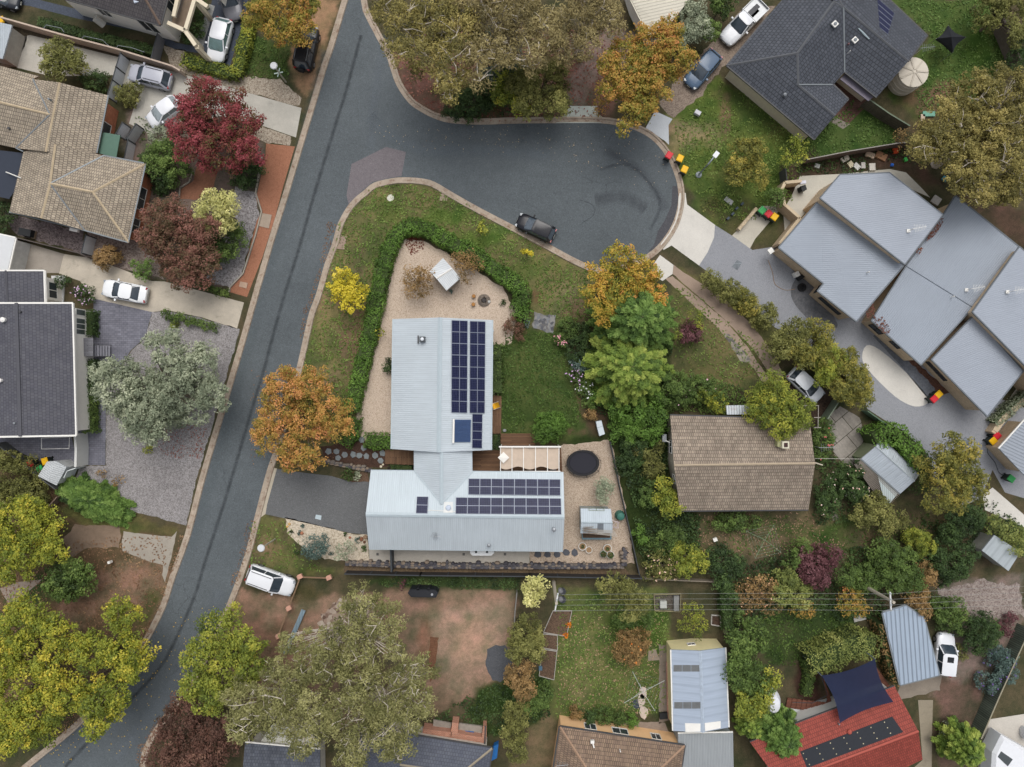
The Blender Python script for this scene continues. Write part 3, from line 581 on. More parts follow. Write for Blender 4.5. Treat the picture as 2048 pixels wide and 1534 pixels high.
sheet('concrete_pad', [(1296, 1300), (1312, 1298), (1320, 1320), (1296, 1322)], concrete((160, 146, 130), .2), 2, edge=.03)
sheet('asphalt_patch', [(975, 1300), (1010, 1290), (1030, 1330), (1000, 1365), (975, 1345)], asphalt((84, 86, 90), .1, False), 2, edge=.05, sm=2)
sheet('trench', [(860, 1275), (878, 1275), (870, 1340), (860, 1365), (856, 1330)], gravel(((104, 72, 54), (120, 86, 66)), 9, .15), 2, edge=.06)
sheet('side_driveway', [(1836, 1400), (1866, 1400), (1864, 1470), (1863, 1560), (1800, 1560), (1845, 1520)], concrete((150, 140, 122), .12, None, .6), 1)
sheet('concrete_patch', [(1795, 1360), (1885, 1345), (1880, 1380), (1800, 1400)], concrete((140, 130, 118), .15, None, .7), 1, edge=.06)
sheet('garden_path', [(1875, 1180), (1960, 1160), (2040, 1170), (2048, 1230), (1960, 1240), (1895, 1215)], gravel(((112, 98, 92), (140, 128, 122), (156, 146, 138)), 9, .15), 1, edge=.15)
sheet('concrete_yard', [(1970, 1440), (2100, 1420), (2100, 1580), (1950, 1580)], concrete((196, 190, 180), .08, None, .4), 1)
sheet('fill_strip', [(690, 1130), (1250, 1135), (1262, 1152), (690, 1150)], gravel(((84, 70, 56), (108, 92, 72)), 9, .2), 1, edge=.05)
sheet('terracotta_rubble', [(680, 1200), (752, 1202), (740, 1240), (700, 1262), (640, 1260), (640, 1225)], gravel(((120, 96, 84), (176, 164, 150), (150, 130, 116), (96, 76, 66)), 3.4, .12), 1, edge=.15)
# ================================================================ BUILDINGS
def inset(P, d):
    P = [np.array(p[:2], float) for p in P]; n = len(P); A = sum(a[0] * b[1] - b[0] * a[1] for a, b in zip(P, P[1:] + P[:1])); sg = 1 if A > 0 else -1; out = []
    for i in range(n):
        a, b, c = P[i - 1], P[i], P[(i + 1) % n]; e1, e2 = unit(b - a), unit(c - b)
        n1 = np.array((-e1[1], e1[0])) * sg; n2 = np.array((-e2[1], e2[0])) * sg; m = n1 + n2; k = np.dot(m, n1)
        out.append(b + m * d / max(k, .5))
    return out
def roof_shell(F, th=.16):
    """F: faces of world points; thick roof with a closed underside and fascia"""
    b = MB(); ed = {}
    key = lambda p: tuple(round(float(k), 3) for k in p)
    for f in F:
        b.face(f); b.face([p - np.array((0, 0, th)) for p in f][::-1])
        for p, q in zip(f, f[1:] + f[:1]):
            ed.setdefault(frozenset((key(p), key(q))), []).append((p, q))
    for e in ed.values():
        if len(e) == 1:
            p, q = e[0]; d = np.array((0, 0, th)); b.face([p - d, q - d, q, p])
    return b
def orient(f):
    n = np.zeros(3)
    for a, c in zip(f, f[1:] + f[:1]): n += np.cross(a, c)
    return f if n[2] > 0 else f[::-1]
def building(name, label, cat, V, faces, outline, roofm, wallm, ins=.45, caps=(), capm=None, cap_w=.22, windows=(), winm=None, gutter=True, gutm=None, th=.16, group=None, base=None, zb=0.0):
    """V: letter -> (px, py, z); faces and outline: strings of letters; windows: (edge, fraction, width, z0, z1)"""
    P = {k: W(*v) for k, v in V.items()}
    cx = np.mean([P[k] for k in outline], 0); root = empty(name, (cx[0], cx[1], zb), label, cat, group=group)
    F = [orient([P[k] for k in f]) for f in faces]
    roof = roof_shell(F, th).build('roof', roofm, root)
    if wallm is not None:
        Q = inset([P[k] for k in outline], ins); ws = MB(); zt = [P[k][2] - th - .03 for k in outline]
        A = sum(a[0] * b[1] - b[0] * a[1] for a, b in zip(Q, Q[1:] + Q[:1])); n = len(Q)
        for i in range(n):
            j = (i + 1) % n; q = [(*Q[i], zb), (*Q[j], zb), (*Q[j], zt[j]), (*Q[i], zt[i])]
            ws.face(q if A > 0 else q[::-1])
        wall = ws.build('wall', wallm, root)
        for (e, fr, wd, z0, z1) in windows:
            a, c = Q[e], Q[(e + 1) % n]; d = unit(c - a); nn = np.array((d[1], -d[0])) * (1 if A > 0 else -1); m = a + (c - a) * fr
            wf = MB(); t = .06
            for s0, s1, h0, h1 in ((-wd / 2, wd / 2, z1 - t, z1), (-wd / 2, wd / 2, z0, z0 + t), (-wd / 2, -wd / 2 + t, z0 + t, z1 - t), (wd / 2 - t, wd / 2, z0 + t, z1 - t), (-t / 2, t / 2, z0 + t, z1 - t)):
                wf.prism([m + d * s0 + nn * .0, m + d * s1 + nn * .0, m + d * s1 + nn * .07, m + d * s0 + nn * .07], h0, h1)
            fo = wf.build('window', winm or WHITE, root)
            g = MB(); q0, q1 = m - d * (wd / 2 - t) + nn * .03, m + d * (wd / 2 - t) + nn * .03
            g.face([(*q0, z0 + t), (*q1, z0 + t), (*q1, z1 - t), (*q0, z1 - t)]); g.build('pane', glassy((60, 66, 72)), fo)
    if gutter:
        for a, c in zip(outline, outline[1:] + outline[:1]):
            p, q = P[a], P[c]
            if abs(p[2] - q[2]) > .12: continue
            d = unit(q - p); nn = np.array((d[1], -d[0], 0)); cc = cx - (p + q) / 2
            if np.dot(nn[:2], cc[:2]) > 0: nn = -nn
            g = MB(); g.bar(p + nn * .065 - (0, 0, .10), q + nn * .065 - (0, 0, .10), .12, .12); g.build('gutter', gutm or GUT, root)
    if caps:
        for cpair in caps:
            p, q = P[cpair[0]], P[cpair[1]]; b = MB(); d = unit(q - p); r = unit(np.cross(d, (0, 0, 1))); L = np.linalg.norm(q - p); n = max(1, int(L / .42)) if capm is None or cap_w > .2 else 1
            for i in range(n):
                a0 = p + d * L * i / n; a1 = p + d * (L * (i + 1) / n + .02); h = .0 if i % 2 else .008
                x = [a0 - r * cap_w / 2 + (0, 0, -.02), a0 + (0, 0, .07 + h), a0 + r * cap_w / 2 + (0, 0, -.02)]; y = [a1 - r * cap_w / 2 + (0, 0, -.02), a1 + (0, 0, .07 + h), a1 + r * cap_w / 2 + (0, 0, -.02)]
                b.face(orient([x[0], y[0], y[1], x[1]])); b.face(orient([x[1], y[1], y[2], x[2]])); b.face([x[0], x[1], x[2]]); b.face([y[2], y[1], y[0]])
            b.build('ridge_cap', capm or roofm, root)
    return root, P
def on_face(P, f, x, y):
    """world point on the roof plane through vertices f seen at pixel (x, y)"""
    a, b, c = (P[k] for k in f[:3]); n = np.cross(b - a, c - a); o = np.array((0, 0, H)); d = W(x, y, 0) - o
    t = np.dot(a - o, n) / np.dot(d, n); return o + d * t
def nrm(P, f):
    a, b, c = (P[k] for k in f[:3]); n = unit(np.cross(b - a, c - a)); return n if n[2] > 0 else -n
WHITE = plain((232, 230, 224), .5, .05); GUT = plain((120, 126, 130), .5, .1); DGUT = plain((70, 70, 72), .5, .1)
def plate(P, f, quad, lift, th, mat, name, root, inner=None):
    n = nrm(P, f); q = orient([on_face(P, f, *p) + n * lift for p in quad]); b = MB(); lo = [p - n * th for p in q]
    b.face(q); b.face(lo[::-1])
    for i in range(4): j = (i + 1) % 4; b.face([lo[i], lo[j], q[j], q[i]])
    return b.build(name, mat, root), q
FRM = plain((128, 134, 148), .4, .05, metal=.3)
def panels(root, P, f, x0, y0, x1, y1, nx, ny, split, skew=0.0, corners=None):
    """grid of solar panels between pixel corners; each is frame > cells"""
    if corners is None: corners = ((x0, y0), (x1, y0), (x1, y1), (x0, y1))
    A, B, C_, D = [np.array(c, float) for c in corners]
    def bil(u, v): return (A * (1 - u) + B * u) * (1 - v) + (D * (1 - u) + C_ * u) * v
    n = nrm(P, f)
    for i in range(nx):
        for j in range(ny):
            q = [bil(i / nx, j / ny), bil((i + 1) / nx, j / ny), bil((i + 1) / nx, (j + 1) / ny), bil(i / nx, (j + 1) / ny)]
            c = sum(q) / 4; q = [c + (p - c) * .985 for p in q]
            po, w3 = plate(P, f, q, .13, .04, FRM, 'solar_panel', root)
            b = MB(); c3 = sum(w3) / 4; e0 = unit(w3[1] - w3[0]); e1 = unit(w3[3] - w3[0]); L0 = np.linalg.norm(w3[1] - w3[0]); L1 = np.linalg.norm(w3[3] - w3[0])
            m = .028; hs = [(-.5, .5)] if not split else [(-.5, 0), (0, .5)]
            for (s0, s1) in hs:
                if split == 'x': r0, r1, t0, t1 = s0 * L0 + m, s1 * L0 - m, -.5 * L1 + m, .5 * L1 - m
                else: r0, r1, t0, t1 = -.5 * L0 + m, .5 * L0 - m, s0 * L1 + m, s1 * L1 - m
                g = [c3 + e0 * r + e1 * t + n * .004 for r, t in ((r0, t0), (r1, t0), (r1, t1), (r0, t1))]
                b.face(orient(g), math.atan2(e0[1], e0[0]))
            b.build('cells', solar(), po)
def pipe_at(root, P, f, x, y, h, r, mat, name='vent', capr=0.0):
    p = on_face(P, f, x, y); b = MB(); b.tube([p - (0, 0, .1), p + (0, 0, h)], r, 10)
    if capr: b.lathe([(capr, 0), (capr, .06), (capr * .4, .14), (.01, .16)], p + (0, 0, h), 12)
    return b.build(name, mat, root, smooth=True)
STEEL = plain((150, 154, 158), .35, .1, metal=.5)
def antenna(root, p, h, ang, n=7, L=1.0, name='antenna', mat=None):
    p = np.array(p, float); b = MB(); d = np.array((math.cos(ang), math.sin(ang), 0)); r = np.array((-d[1], d[0], 0)); t = p + (0, 0, h)
    b.tube([p, t], .025, 6); b.tube([t - d * .2, t + d * L], .018, 5)
    for i in range(n): c = t + d * (L * (i + .2) / n); l = .38 - .025 * i; b.tube([c - r * l, c + r * l], .012, 4)
    return b.build(name, mat or STEEL, root)

# ---- the grey steel-roofed house in the middle
ROOFA = rib((187, 196, 202), .19, .05, .5, .0, .4, .89); ROOFA2 = rib((188, 199, 205), .19, .04, .5, .0, .35, .93)
CAPA = plain((176, 188, 194), .5, .06); CLAD = plain((150, 160, 166), .7, .08)
VA = dict(a=(787, 638, 2.8), b=(880, 635, 4.3), c=(984, 640, 2.8), d=(783.5, 898, 2.8), e=(877.5, 904.5, 4.3), f=(981.5, 900, 2.8),
          g=(741.5, 941, 2.8), h=(731.5, 1028.5, 4.5), i=(738, 1098, 2.8), j=(1127, 945.5, 2.8), k=(1129, 1033.5, 4.5), l=(1126, 1102.5, 2.8),
          m=(827.5, 901, 2.79), n=(883, 904.5, 4.2), o=(944.5, 902, 2.79), p=(828, 941, 2.82), q=(883, 1008, 4.15), r=(945, 943, 2.82), s=(828, 941, 2.8), t=(945, 943.2, 2.8))
hm, PA = building('steel_roof_house', 'large house with pale grey ribbed steel roofs and solar panels inside the gravel corner garden', 'house', VA,
    ['abed', 'bcfe'], 'abcfed', ROOFA, CLAD, .4, caps=('be',), capm=CAPA, cap_w=.42, gutm=CAPA, windows=((0, .5, 2.2, .9, 2.1), (2, .3, 1.8, .5, 2.1), (2, .7, 2.2, .1, 2.2), (3, .5, 1.6, .9, 2.1)))
def wing(P, faces, outline, mat, caps, gut, ins=.4):
    F = [orient([P[k] for k in f]) for f in faces]; roof_shell(F).build('roof', mat, hm)
    Q = inset([P[k] for k in outline], ins); zt = [P[k][2] - .2 for k in outline]; n = len(Q); A = sum(a[0] * b[1] - b[0] * a[1] for a, b in zip(Q, Q[1:] + Q[:1])); ws = MB()
    for i in range(n):
        j = (i + 1) % n; q = [(*Q[i], 0), (*Q[j], 0), (*Q[j], zt[j]), (*Q[i], zt[i])]; ws.face(q if A > 0 else q[::-1])
    ws.build('wall', CLAD, hm)
    for a, c in gut: 
        b = MB(); b.bar(P[a] - (0, 0, .1), P[c] - (0, 0, .1), .14, .12); b.build('gutter', CAPA, hm)
    for a, c in caps:
        b = MB(); p, q = P[a], P[c]; d = unit(q - p); r = unit(np.cross(d, (0, 0, 1))) * .21
        for s in (1, -1): b.face(orient([p + (0, 0, .06), q + (0, 0, .06), q + r * s + (0, 0, -.01), p + r * s + (0, 0, -.01)]))
        b.build('ridge_cap', CAPA, hm)
wing(PA, ['gjkh'], 'gjklih', ROOFA2, ['hk'], ['gj'])
F2 = roof_shell([orient([PA[k] for k in 'hkli'])]).build('roof', ROOFA, hm); b = MB(); b.bar(PA['i'] - (0, 0, .1), PA['l'] - (0, 0, .1), .14, .12); b.build('gutter', CAPA, hm)
up = np.array((0, 0, .06)); PL = dict(PA)
for k, v in dict(p=on_face(PA, 'gjk', 828, 941), r=on_face(PA, 'gjk', 945, 943), q=on_face(PA, 'gjk', 883, 1008)).items(): PL[k] = v + up
PL['n2'] = np.array((PL['q'][0], PA['n'][1], PL['q'][2]))
LK = MB()
def _f(*k): return orient([PL[x] for x in k])
roof_shell([_f('m', 'n2', 'q', 'p'), _f('n2', 'o', 'r', 'q')], .1).build('roof', ROOFA, hm)
for a, c in (('n2', 'q'),):
    b = MB(); p, q = PL[a], PL[c]
    for s in (.18, -.18): b.face(orient([p + (0, 0, .06), q + (0, 0, .06), q + (s, 0, -.01), p + (s, 0, -.01)]))
    b.build('ridge_cap', CAPA, hm)
b = MB(); b.bar(PL['p'] + up * .3, PL['q'] + up * .3, .1, .03); b.bar(PL['r'] + up * .3, PL['q'] + up * .3, .1, .03); b.build('valley_flashing', CAPA, hm)
b = MB(); b.prism([(PL['m'][0] + .25, PL['m'][1]), (PL['o'][0] - .25, PL['o'][1]), (PL['r'][0] - .25, PL['r'][1]), (PL['p'][0] + .25, PL['p'][1])], 0, 2.6); b.build('wall', CLAD, hm)
panels(hm, PA, 'bcf', 902.5, 641, 934.5, 827, 1, 8, 'x', corners=((902.5, 640.5), (935, 641.5), (934, 826), (902, 825)))
panels(hm, PA, 'bcf', 0, 0, 0, 0, 1, 8, 'x', corners=((939, 642), (970.5, 643), (969, 826.5), (938.5, 826)))
panels(hm, PA, 'bcf', 0, 0, 0, 0, 1, 4, '', corners=((944, 827.5), (964.5, 828), (963.5, 896.5), (943.5, 896)))
panels(hm, PA, 'gjk', 0, 0, 0, 0, 8, 1, 'y', corners=((937, 957.5), (1121, 959), (1121, 992), (936.5, 990)))
panels(hm, PA, 'gjk', 0, 0, 0, 0, 9, 1, 'y', corners=((912, 995), (1122, 997), (1123, 1030), (911, 1028.5)))
panels(hm, PA, 'gjk', 0, 0, 0, 0, 1, 1, 'y', corners=((834, 993.5), (857, 993.5), (855.5, 1028), (832, 1027.5)))
# solar hot water: tubes and white manifold
qo, q3 = plate(PA, 'bcf', [(909, 839), (941, 839), (940, 884), (908, 884)], .16, .03, plain((70, 92, 130), .35, .1), 'solar_water_heater', hm)
tb = MB(); n_ = nrm(PA, 'bcf')
for i in range(18):
    y = 840.5 + i * 2.45; tb.tube([on_face(PA, 'bcf', 909, y) + n_ * .2, on_face(PA, 'bcf', 940, y) + n_ * .2], .04, 6)
tb.build('glass_tubes', plain((62, 84, 124), .15, .15, 8, spec=.7), qo)
b = MB(); b.tube([on_face(PA, 'bcf', 906.5, 838) + n_ * .22, on_face(PA, 'bcf', 905.5, 886) + n_ * .22], .1, 10); b.build('manifold', WHITE, qo)
sk = plate(PA, 'gjk', [(888, 1004), (906, 1004), (906, 1026), (887, 1026)], .05, .04, plain((206, 208, 206), .5, .03), 'roof_vent_flashing', hm)[0]
p = on_face(PA, 'gjk', 897, 1015); b = MB(); b.lathe([(.26, 0), (.26, .2), (.2, .28), (.01, .3)], p, 16); b.build('skylight_dome', plain((190, 200, 215), .3, .05), sk)
b = MB(); b.bar(on_face(PA, 'gjk', 856, 1020) + (0, 0, .05), on_face(PA, 'gjk', 911, 1023) + (0, 0, .05), .05, .04); b.build('conduit', WHITE, hm)
fx = on_face(PA, 'abe', 846, 679); b = MB(); b.box(fx + (0, 0, .25), (.5, .5, .6)); b.build('exhaust_box', plain((70, 74, 78), .5, .1), hm)
b = MB(); b.lathe([(.17, 0), (.17, .1), (.12, .14), (.01, .15)], fx + (0, 0, .56), 14, 1, 1); b.build('exhaust_cap', plain((210, 215, 220), .3, .05), hm)
b = MB(); b.bar(fx + (-.45, .38, .05), fx + (-.45, -.38, .05), .12, .1); b.build('flashing', DGUT, hm)
pipe_at(hm, PA, 'hkl', 1107, 1056, .8, .13, STEEL, 'flue', .2); pipe_at(hm, PA, 'hkl', 978, 1089, .35, .12, STEEL, 'roof_vent', .18)
antenna(hm, on_face(PA, 'hkl', 870, 1072), .7, 1.3, 6, .5); antenna(hm, on_face(PA, 'hkl', 872, 1070), .6, 0, 1, .6)

# ---- tan tiled house, left
TAN = brickuv((176, 163, 144), (154, 142, 126), (86, 78, 70), .22, .34, .022, .5, .14, .85, .7, lich=(120, 114, 104)); TANC = plain((188, 170, 142), .85, .15)
BRK = brickuv((192, 112, 80), (206, 130, 96), (150, 116, 96), .23, .086, .012, .5, .12)
VT = dict(a=(-60, 116, 2.8), b=(78, 152, 2.8), c=(66, 158, 2.85), d=(119, 165, 4.3), e=(217, 191, 2.8), f=(194, 306, 2.8), g=(91, 303, 4.3), h=(32, 296, 2.8), i=(-60, 276, 2.8), j=(100, 229, 4.28), k=(-60, 190, 4.3),
          l=(110, 289, 4.3), m=(208, 311, 2.8), n=(292, 327, 2.8), o=(257, 485, 2.8), p=(170, 461, 2.8), q=(82, 436, 4.3), r=(18.5, 424, 2.8), s=(47, 303, 2.8), t=(100, 367, 4.28), u=(185, 384, 4.28))
th_, PT = building('brick_tile_house', 'red brick house under a weathered tan tiled roof behind the red maple', 'house', VT,
    ['abcjk', 'kjhi', 'cdgjc', 'jgh', 'defg', 'lmfg'[:0] or 'ltqrs', 'lmt', 'tmnu', 'tup', 'unop'[:0] or 'uno', 'uop', 'tpq'], 'abdefmnoprshi', TAN, BRK, .5, caps=('dg', 'kj', 'lt', 'tq', 'tu', 'un', 'uo'), capm=TANC, gutm=plain((120, 112, 100), .6, .1), gutter=False, windows=((3, .55, 2.6, .7, 2.1), (6, .4, 2.2, .8, 2.1), (6, .8, 1.4, .8, 2.1), (7, .5, 1.5, .9, 2.0)))
for a, c in ('cj', 'jh', 'tm', 'tp', 'ef', 'no', 'mn', 'rp', 'po', 'hs'):
    b = MB(); b.bar(PT[a] + (0, 0, .03), PT[c] + (0, 0, .03), .12, .03); b.build('valley_flashing' if c in 'jhtm' or a in 'tj' else 'gutter', plain((128, 134, 138), .5, .1, metal=.3), th_)
pipe_at(th_, PT, 'def', 101, 200, .3, .1, GUT, 'roof_vent'); pipe_at(th_, PT, 'kji', 19, 257, .15, .12, DGUT, 'roof_vent')
b = MB(); b.prism([W(*p, 2.5)[:2] for p in ((204, 264), (240, 270), (232, 314), (194, 306))], 2.38, 2.46); b.build('porch_roof', plain((84, 112, 98), .7, .08), th_)
b = MB()
for p in ((238, 271), (230, 312)): q = W(*p, 2.4); b.tube([(q[0], q[1], 0), (q[0], q[1], 2.38)], .04)
b.build('porch_post', GUT, th_)

# ---- white rendered house, top left
DT = brickuv((84, 80, 82), (96, 92, 92), (58, 56, 60), .25, .34, .022, .5, .1, .8, .6)
REND = plain((240, 236, 228), .8, .05)
VW = dict(a=(100, -12, 4.3), b=(320, 49, 4.3), c=(362, -110, 4.3), d=(150, -170, 4.3), e=(279, -22, 5.8), f=(180, -80, 5.8))
wh, PW = building('rendered_house', 'cream rendered two-level house with dark tile roof and balcony at the top left corner', 'house', VW, ['abef', 'bce', 'cdfe'[::1], 'daf'], 'abcd', DT, REND, .35,
    caps=('ef', 'eb', 'ec', 'fa', 'fd'), capm=plain((116, 98, 86), .8, .1), gutm=DGUT, windows=((0, .8, 1.7, 1.0, 3.4), (0, .38, 1.2, 1.8, 3.4), (1, .35, 1.6, 1.5, 3.6)))
b = MB(); CRM = plain((216, 204, 180), .7, .06)
pts = dict(A=(336, 46), B=(371, 62), C=(392, 92), D=(390, 0), E=(400, -60), Fp=(350, -60), G=(360, -20), Hh=(348, 34))
for s_, e_ in (('A', 'B'), ('B', 'C'), ('B', 'D'), ('D', 'E'), ('Hh', 'G')): b.bar(W(*pts[s_], 3.6), W(*pts[e_], 3.6), .35, .3)
for p in 'BCD': q = W(*pts[p], 3.6); b.box((q[0], q[1], 1.72), (.36, .36, 3.44))
b.bar(W(395, 0, 3.6), W(416, 14, 3.6), .35, .3); b.build('balcony_frame', CRM, wh)
b = MB(); b.prism([W(*p, 2.9)[:2] for p in ((343, 45), (368, 58), (388, -10), (358, -40))], 2.7, 2.9); b.build('balcony_floor', plain((120, 104, 88), .8, .2), wh)
b = MB(); b.tube([W(352, 35, 3.9), W(368, -14, 3.9)], .03); b.tube([W(356, 36, 3.5), W(372, -14, 3.5)], .02); b.build('handrail', DGUT, wh)
b = MB(); c0 = W(198, 42); b.tube([W(190, 36, 1.6), W(208, 50, .9)], .36, 14); b.build('water_heater', plain((190, 188, 180), .6, .06), wh)
p = W(275, 4, 4.9); b = MB(); b.box(p + (0, 0, .12), (.45, .35, .3), .2); b.build('roof_vent', plain((190, 200, 215), .4, .05), wh)
LG = building('neighbour_roof', 'small dark roofed garage beyond the grey driveway at the top edge', 'garage', dict(a=(413, -25, 3), b=(436, -2, 3), c=(470, -60, 3), d=(440, -80, 3)), ['abcd'], 'abcd', DT, REND, .2)[0]

# ---- white two-storey house with the charcoal roof, left edge
CH = brickuv((84, 84, 92), (94, 94, 100), (60, 60, 68), .3, .30, .016, .5, .07, .8, .5)
CHC = plain((84, 84, 90), .8, .1)
VC = dict(a=(-80, 542, 3.4), b=(11, 541, 4.9), c=(88, 541, 3.4), d=(90, 604, 3.4), e=(14, 605, 4.9), f=(-80, 606, 3.4))
ch, PC = building('charcoal_roof_house', 'white house with charcoal tile roof and grey verandah steps on the left edge', 'house', VC, ['abef', 'bcde'], 'abcdef', CH, REND, .45, caps=('be',), capm=CHC, gutm=WHITE, windows=((2, .55, 1.6, .9, 2.2),))
VC2 = dict(g=(-80, 606, 3.8), h=(33, 606, 5.2), i=(145, 606, 3.8), j=(152, 871, 3.8), k=(41, 873, 5.2), l=(-80, 875, 3.8)); P2 = {k: W(*v) for k, v in VC2.items()}
roof_shell([orient([P2[k] for k in f]) for f in ('ghkl', 'hijk')]).build('roof', CH, ch)
Q = inset([P2[k] for k in 'ghijkl'], .4); b = MB(); zt = [P2[k][2] - .2 for k in 'ghijkl']; A = sum(a[0] * c[1] - c[0] * a[1] for a, c in zip(Q, Q[1:] + Q[:1]))
for i in range(6): j = (i + 1) % 6; q = [(*Q[i], 0), (*Q[j], 0), (*Q[j], zt[j]), (*Q[i], zt[i])]; b.face(q if A > 0 else q[::-1])
b.build('wall', REND, ch)
WX = Q[2][0]
for y0, y1 in ((618, 632), (636, 670), (735, 750), (800, 816), (842, 858)):
    ya, yb = W(0, y0, 2)[1], W(0, y1, 2)[1]; wf = MB(); wf.box((WX + .03, (ya + yb) / 2, 2.0), (.08, ya - yb, 1.5)); fo = wf.build('window', WHITE, ch)
    g = MB(); n_p = max(1, int((ya - yb) / .55)); st = (ya - yb - .1) / n_p
    for i in range(n_p): g.box((WX + .065, yb + .05 + st * (i + .5), 2.0), (.02, st - .07, 1.3))
    g.build('pane', glassy((78, 86, 84)), fo)
for a, c, m_ in (('h', 'k', CHC),):
    b = MB(); b.bar(P2[a] + (0, 0, .04), P2[c] + (0, 0, .04), .3, .05); b.build('ridge_cap', m_, ch)
for a, c in (('g', 'h'), ('h', 'i'), ('i', 'j'), ('j', 'k'), ('k', 'l')): b = MB(); b.bar(P2[a] - (0, 0, .08), P2[c] - (0, 0, .08), .16, .2); b.build('fascia', WHITE, ch)
for a, c in (('a', 'b'), ('b', 'c'), ('c', 'd')): b = MB(); b.bar(PC[a] - (0, 0, .06), PC[c] - (0, 0, .06), .14, .18); b.build('fascia', WHITE, ch)
pipe_at(ch, P2, 'ghk', 10, 640, .3, .2, WHITE, 'roof_vent', .24); pipe_at(ch, P2, 'ghk', 4, 761, .3, .16, WHITE, 'roof_vent', .2); pipe_at(ch, P2, 'hij', 42, 624, .2, .1, DGUT, 'roof_vent'); pipe_at(ch, P2, 'ghk', 31, 846, .2, .1, STEEL, 'roof_vent')
vb = MB(); q0, q1 = W(150, 676, 1.6), W(186, 712, 1.6); vb.prism([(q0[0], q0[1]), (q1[0], q0[1]), (q1[0], q1[1]), (q0[0], q1[1])], 1.48, 1.6); vb.build('verandah_deck', planks((120, 120, 126), (132, 132, 138), (60, 60, 60)), ch)
st = MB()
for i in range(8): a = W(178 + i * 5.6, 691, 1.45 - i * .17); c = W(178 + i * 5.6, 712, 1.45 - i * .17); st.box(((a[0] + c[0]) / 2, (a[1] + c[1]) / 2, 1.42 - i * .17), (.28, abs(a[1] - c[1]), .05))
st.build('stairs', plain((132, 132, 140), .7, .1), ch)
b = MB()
for y in (690, 713): b.tube([W(174, y, 2.5), W(222, y, 1.1)], .03); b.tube([W(174, y, 1.6), W(174, y, 2.5)], .03); b.tube([W(222, y, 0), W(222, y, 1.1)], .03); b.tube([W(198, y, .8), W(198, y, 1.8)], .03)
b.build('handrail', DGUT, ch)
tag(MB().box(W(157, 701, 1.72), (.32, .55, .22)).build('crate', plain((150, 92, 58), .8, .2)), 'small orange brown timber box on the grey verandah platform', 'box')
tag(MB().prism([W(*p, 1.2)[:2] for p in ((88, 548), (116, 548), (112, 606), (90, 606))], 0, .12).build('porch_slab', plain((196, 196, 196), .8, .06)), 'pale grey porch slab against the north wall of the white house', 'slab')

# ---- corrugated cream roof, top
building('cream_roof_house', 'cream ribbed steel roof cut off by the top edge beside the grey green bush', 'house', dict(a=(1250, -40, 2.9), b=(1263, 0, 2.9), c=(1298, 70, 2.9), d=(1332, 60, 3.2), e=(1385, -10, 3.6), f=(1400, -60, 3.6)), ['abcdef'], 'abcdef', rib((206, 200, 184), .3, .05, .6, 0, .6, .74), REND, .3, gutm=plain((206, 200, 184), .6, .05))

# ---- dark tile house, top right
SL = brickuv((70, 74, 82), (82, 86, 94), (46, 48, 54), .33, .36, .03, .5, .08, .7, .7); SLC = plain((96, 98, 102), .75, .1); CRB = plain((214, 202, 182), .85, .08)
VD = dict(a=(1453, 131, 2.8), b=(1535, 33, 2.8), c=(1553, 12, 2.8), d=(1600, -40, 2.8), e=(1668, 4, 4.6), f=(1595, 106, 4.6), g=(1597, 170, 3.9), h=(1670, 231, 3.9), i=(1628, 279, 2.8), j=(1697, 198, 2.8), k=(1667, 169, 2.8), l=(1687, 14, 4.5), m=(1689, 144, 2.8), n=(1753, 195, 2.8), o=(1817, 122, 4.4), p=(1855, 71, 2.8), q=(1775, -5, 2.8), r=(1690, -70, 2.8), s=(1640, -60, 4.5))
dk, PD = building('dark_tile_house', 'dark slate tiled house with many hips and a roof solar array, upper right', 'house', VD, ['abcdef', 'afghi', 'ghjk', 'felmkg', 'lonm', 'lopqrs', 'sel'], 'abcdrqpnmkjhi'.replace('pn', 'pon'), SL, CRB, .5, caps=('fe', 'af', 'fg', 'gh', 'lo', 'el', 'sl'), capm=SLC, gutm=DGUT, gutter=False, windows=())
for a, c in ('ab', 'ai', 'ij', 'jk', 'mn', 'po', 'pq'):
    b = MB(); b.bar(PD[a] - (0, 0, .05), PD[c] - (0, 0, .05), .14, .14); b.build('gutter', DGUT, dk)
b = MB(); b.bar(PD['g'] + (0, 0, .1), on_face(PD, 'ghj', 1664, 170) + (0, 0, .1), .12, .04); b.bar(PD['l'] + (0, 0, .04), PD['m'] + (0, 0, .04), .12, .03); b.build('valley_flashing', GUT, dk)
for x, y in ((1669, 49), (1709, 81)): 
    q = on_face(PD, 'lon' if x > 1690 else 'fel', x, y); s_ = MB(); s_.box(q + (0, 0, .08), (.5, .5, .14), .75); o_ = s_.build('roof_vent', WHITE, dk); b = MB(); b.lathe([(.16, 0), (.16, .08), (.02, .1)], q + (0, 0, .15), 12); b.build('fan_cowl', GUT, o_)
b = MB()
for i in range(5): b.box(on_face(PD, 'lon', 1722 + i * 2.6, 62 + i * 3) + (0, 0, .06), (.7, .09, .05), -.7)
b.build('tile_vent', plain((150, 165, 170), .5, .05), dk)
pipe_at(dk, PD, 'afg', 1568, 191, .25, .12, STEEL, 'roof_vent', .16); pipe_at(dk, PD, 'lon', 1696, 89, .2, .08, plain((110, 80, 84)), 'roof_vent'); pipe_at(dk, PD, 'lon', 1695, 107, .6, .03, WHITE, 'mast')
panels(dk, PD, 'lop', 0, 0, 0, 0, 5, 2, '', corners=((1693, -20), (1718, -46), (1796, 22), (1773, 72))[:0] or ((1672, -14), (1701, -48), (1787, 28), (1774, 71)))
b = MB(); b.prism([W(*p, 2.3)[:2] for p in ((1680, 158), (1692, 146), (1747, 194), (1737, 202))], 2.2, 2.3); b.build('side_awning', plain((128, 122, 134), .8, .08), dk)
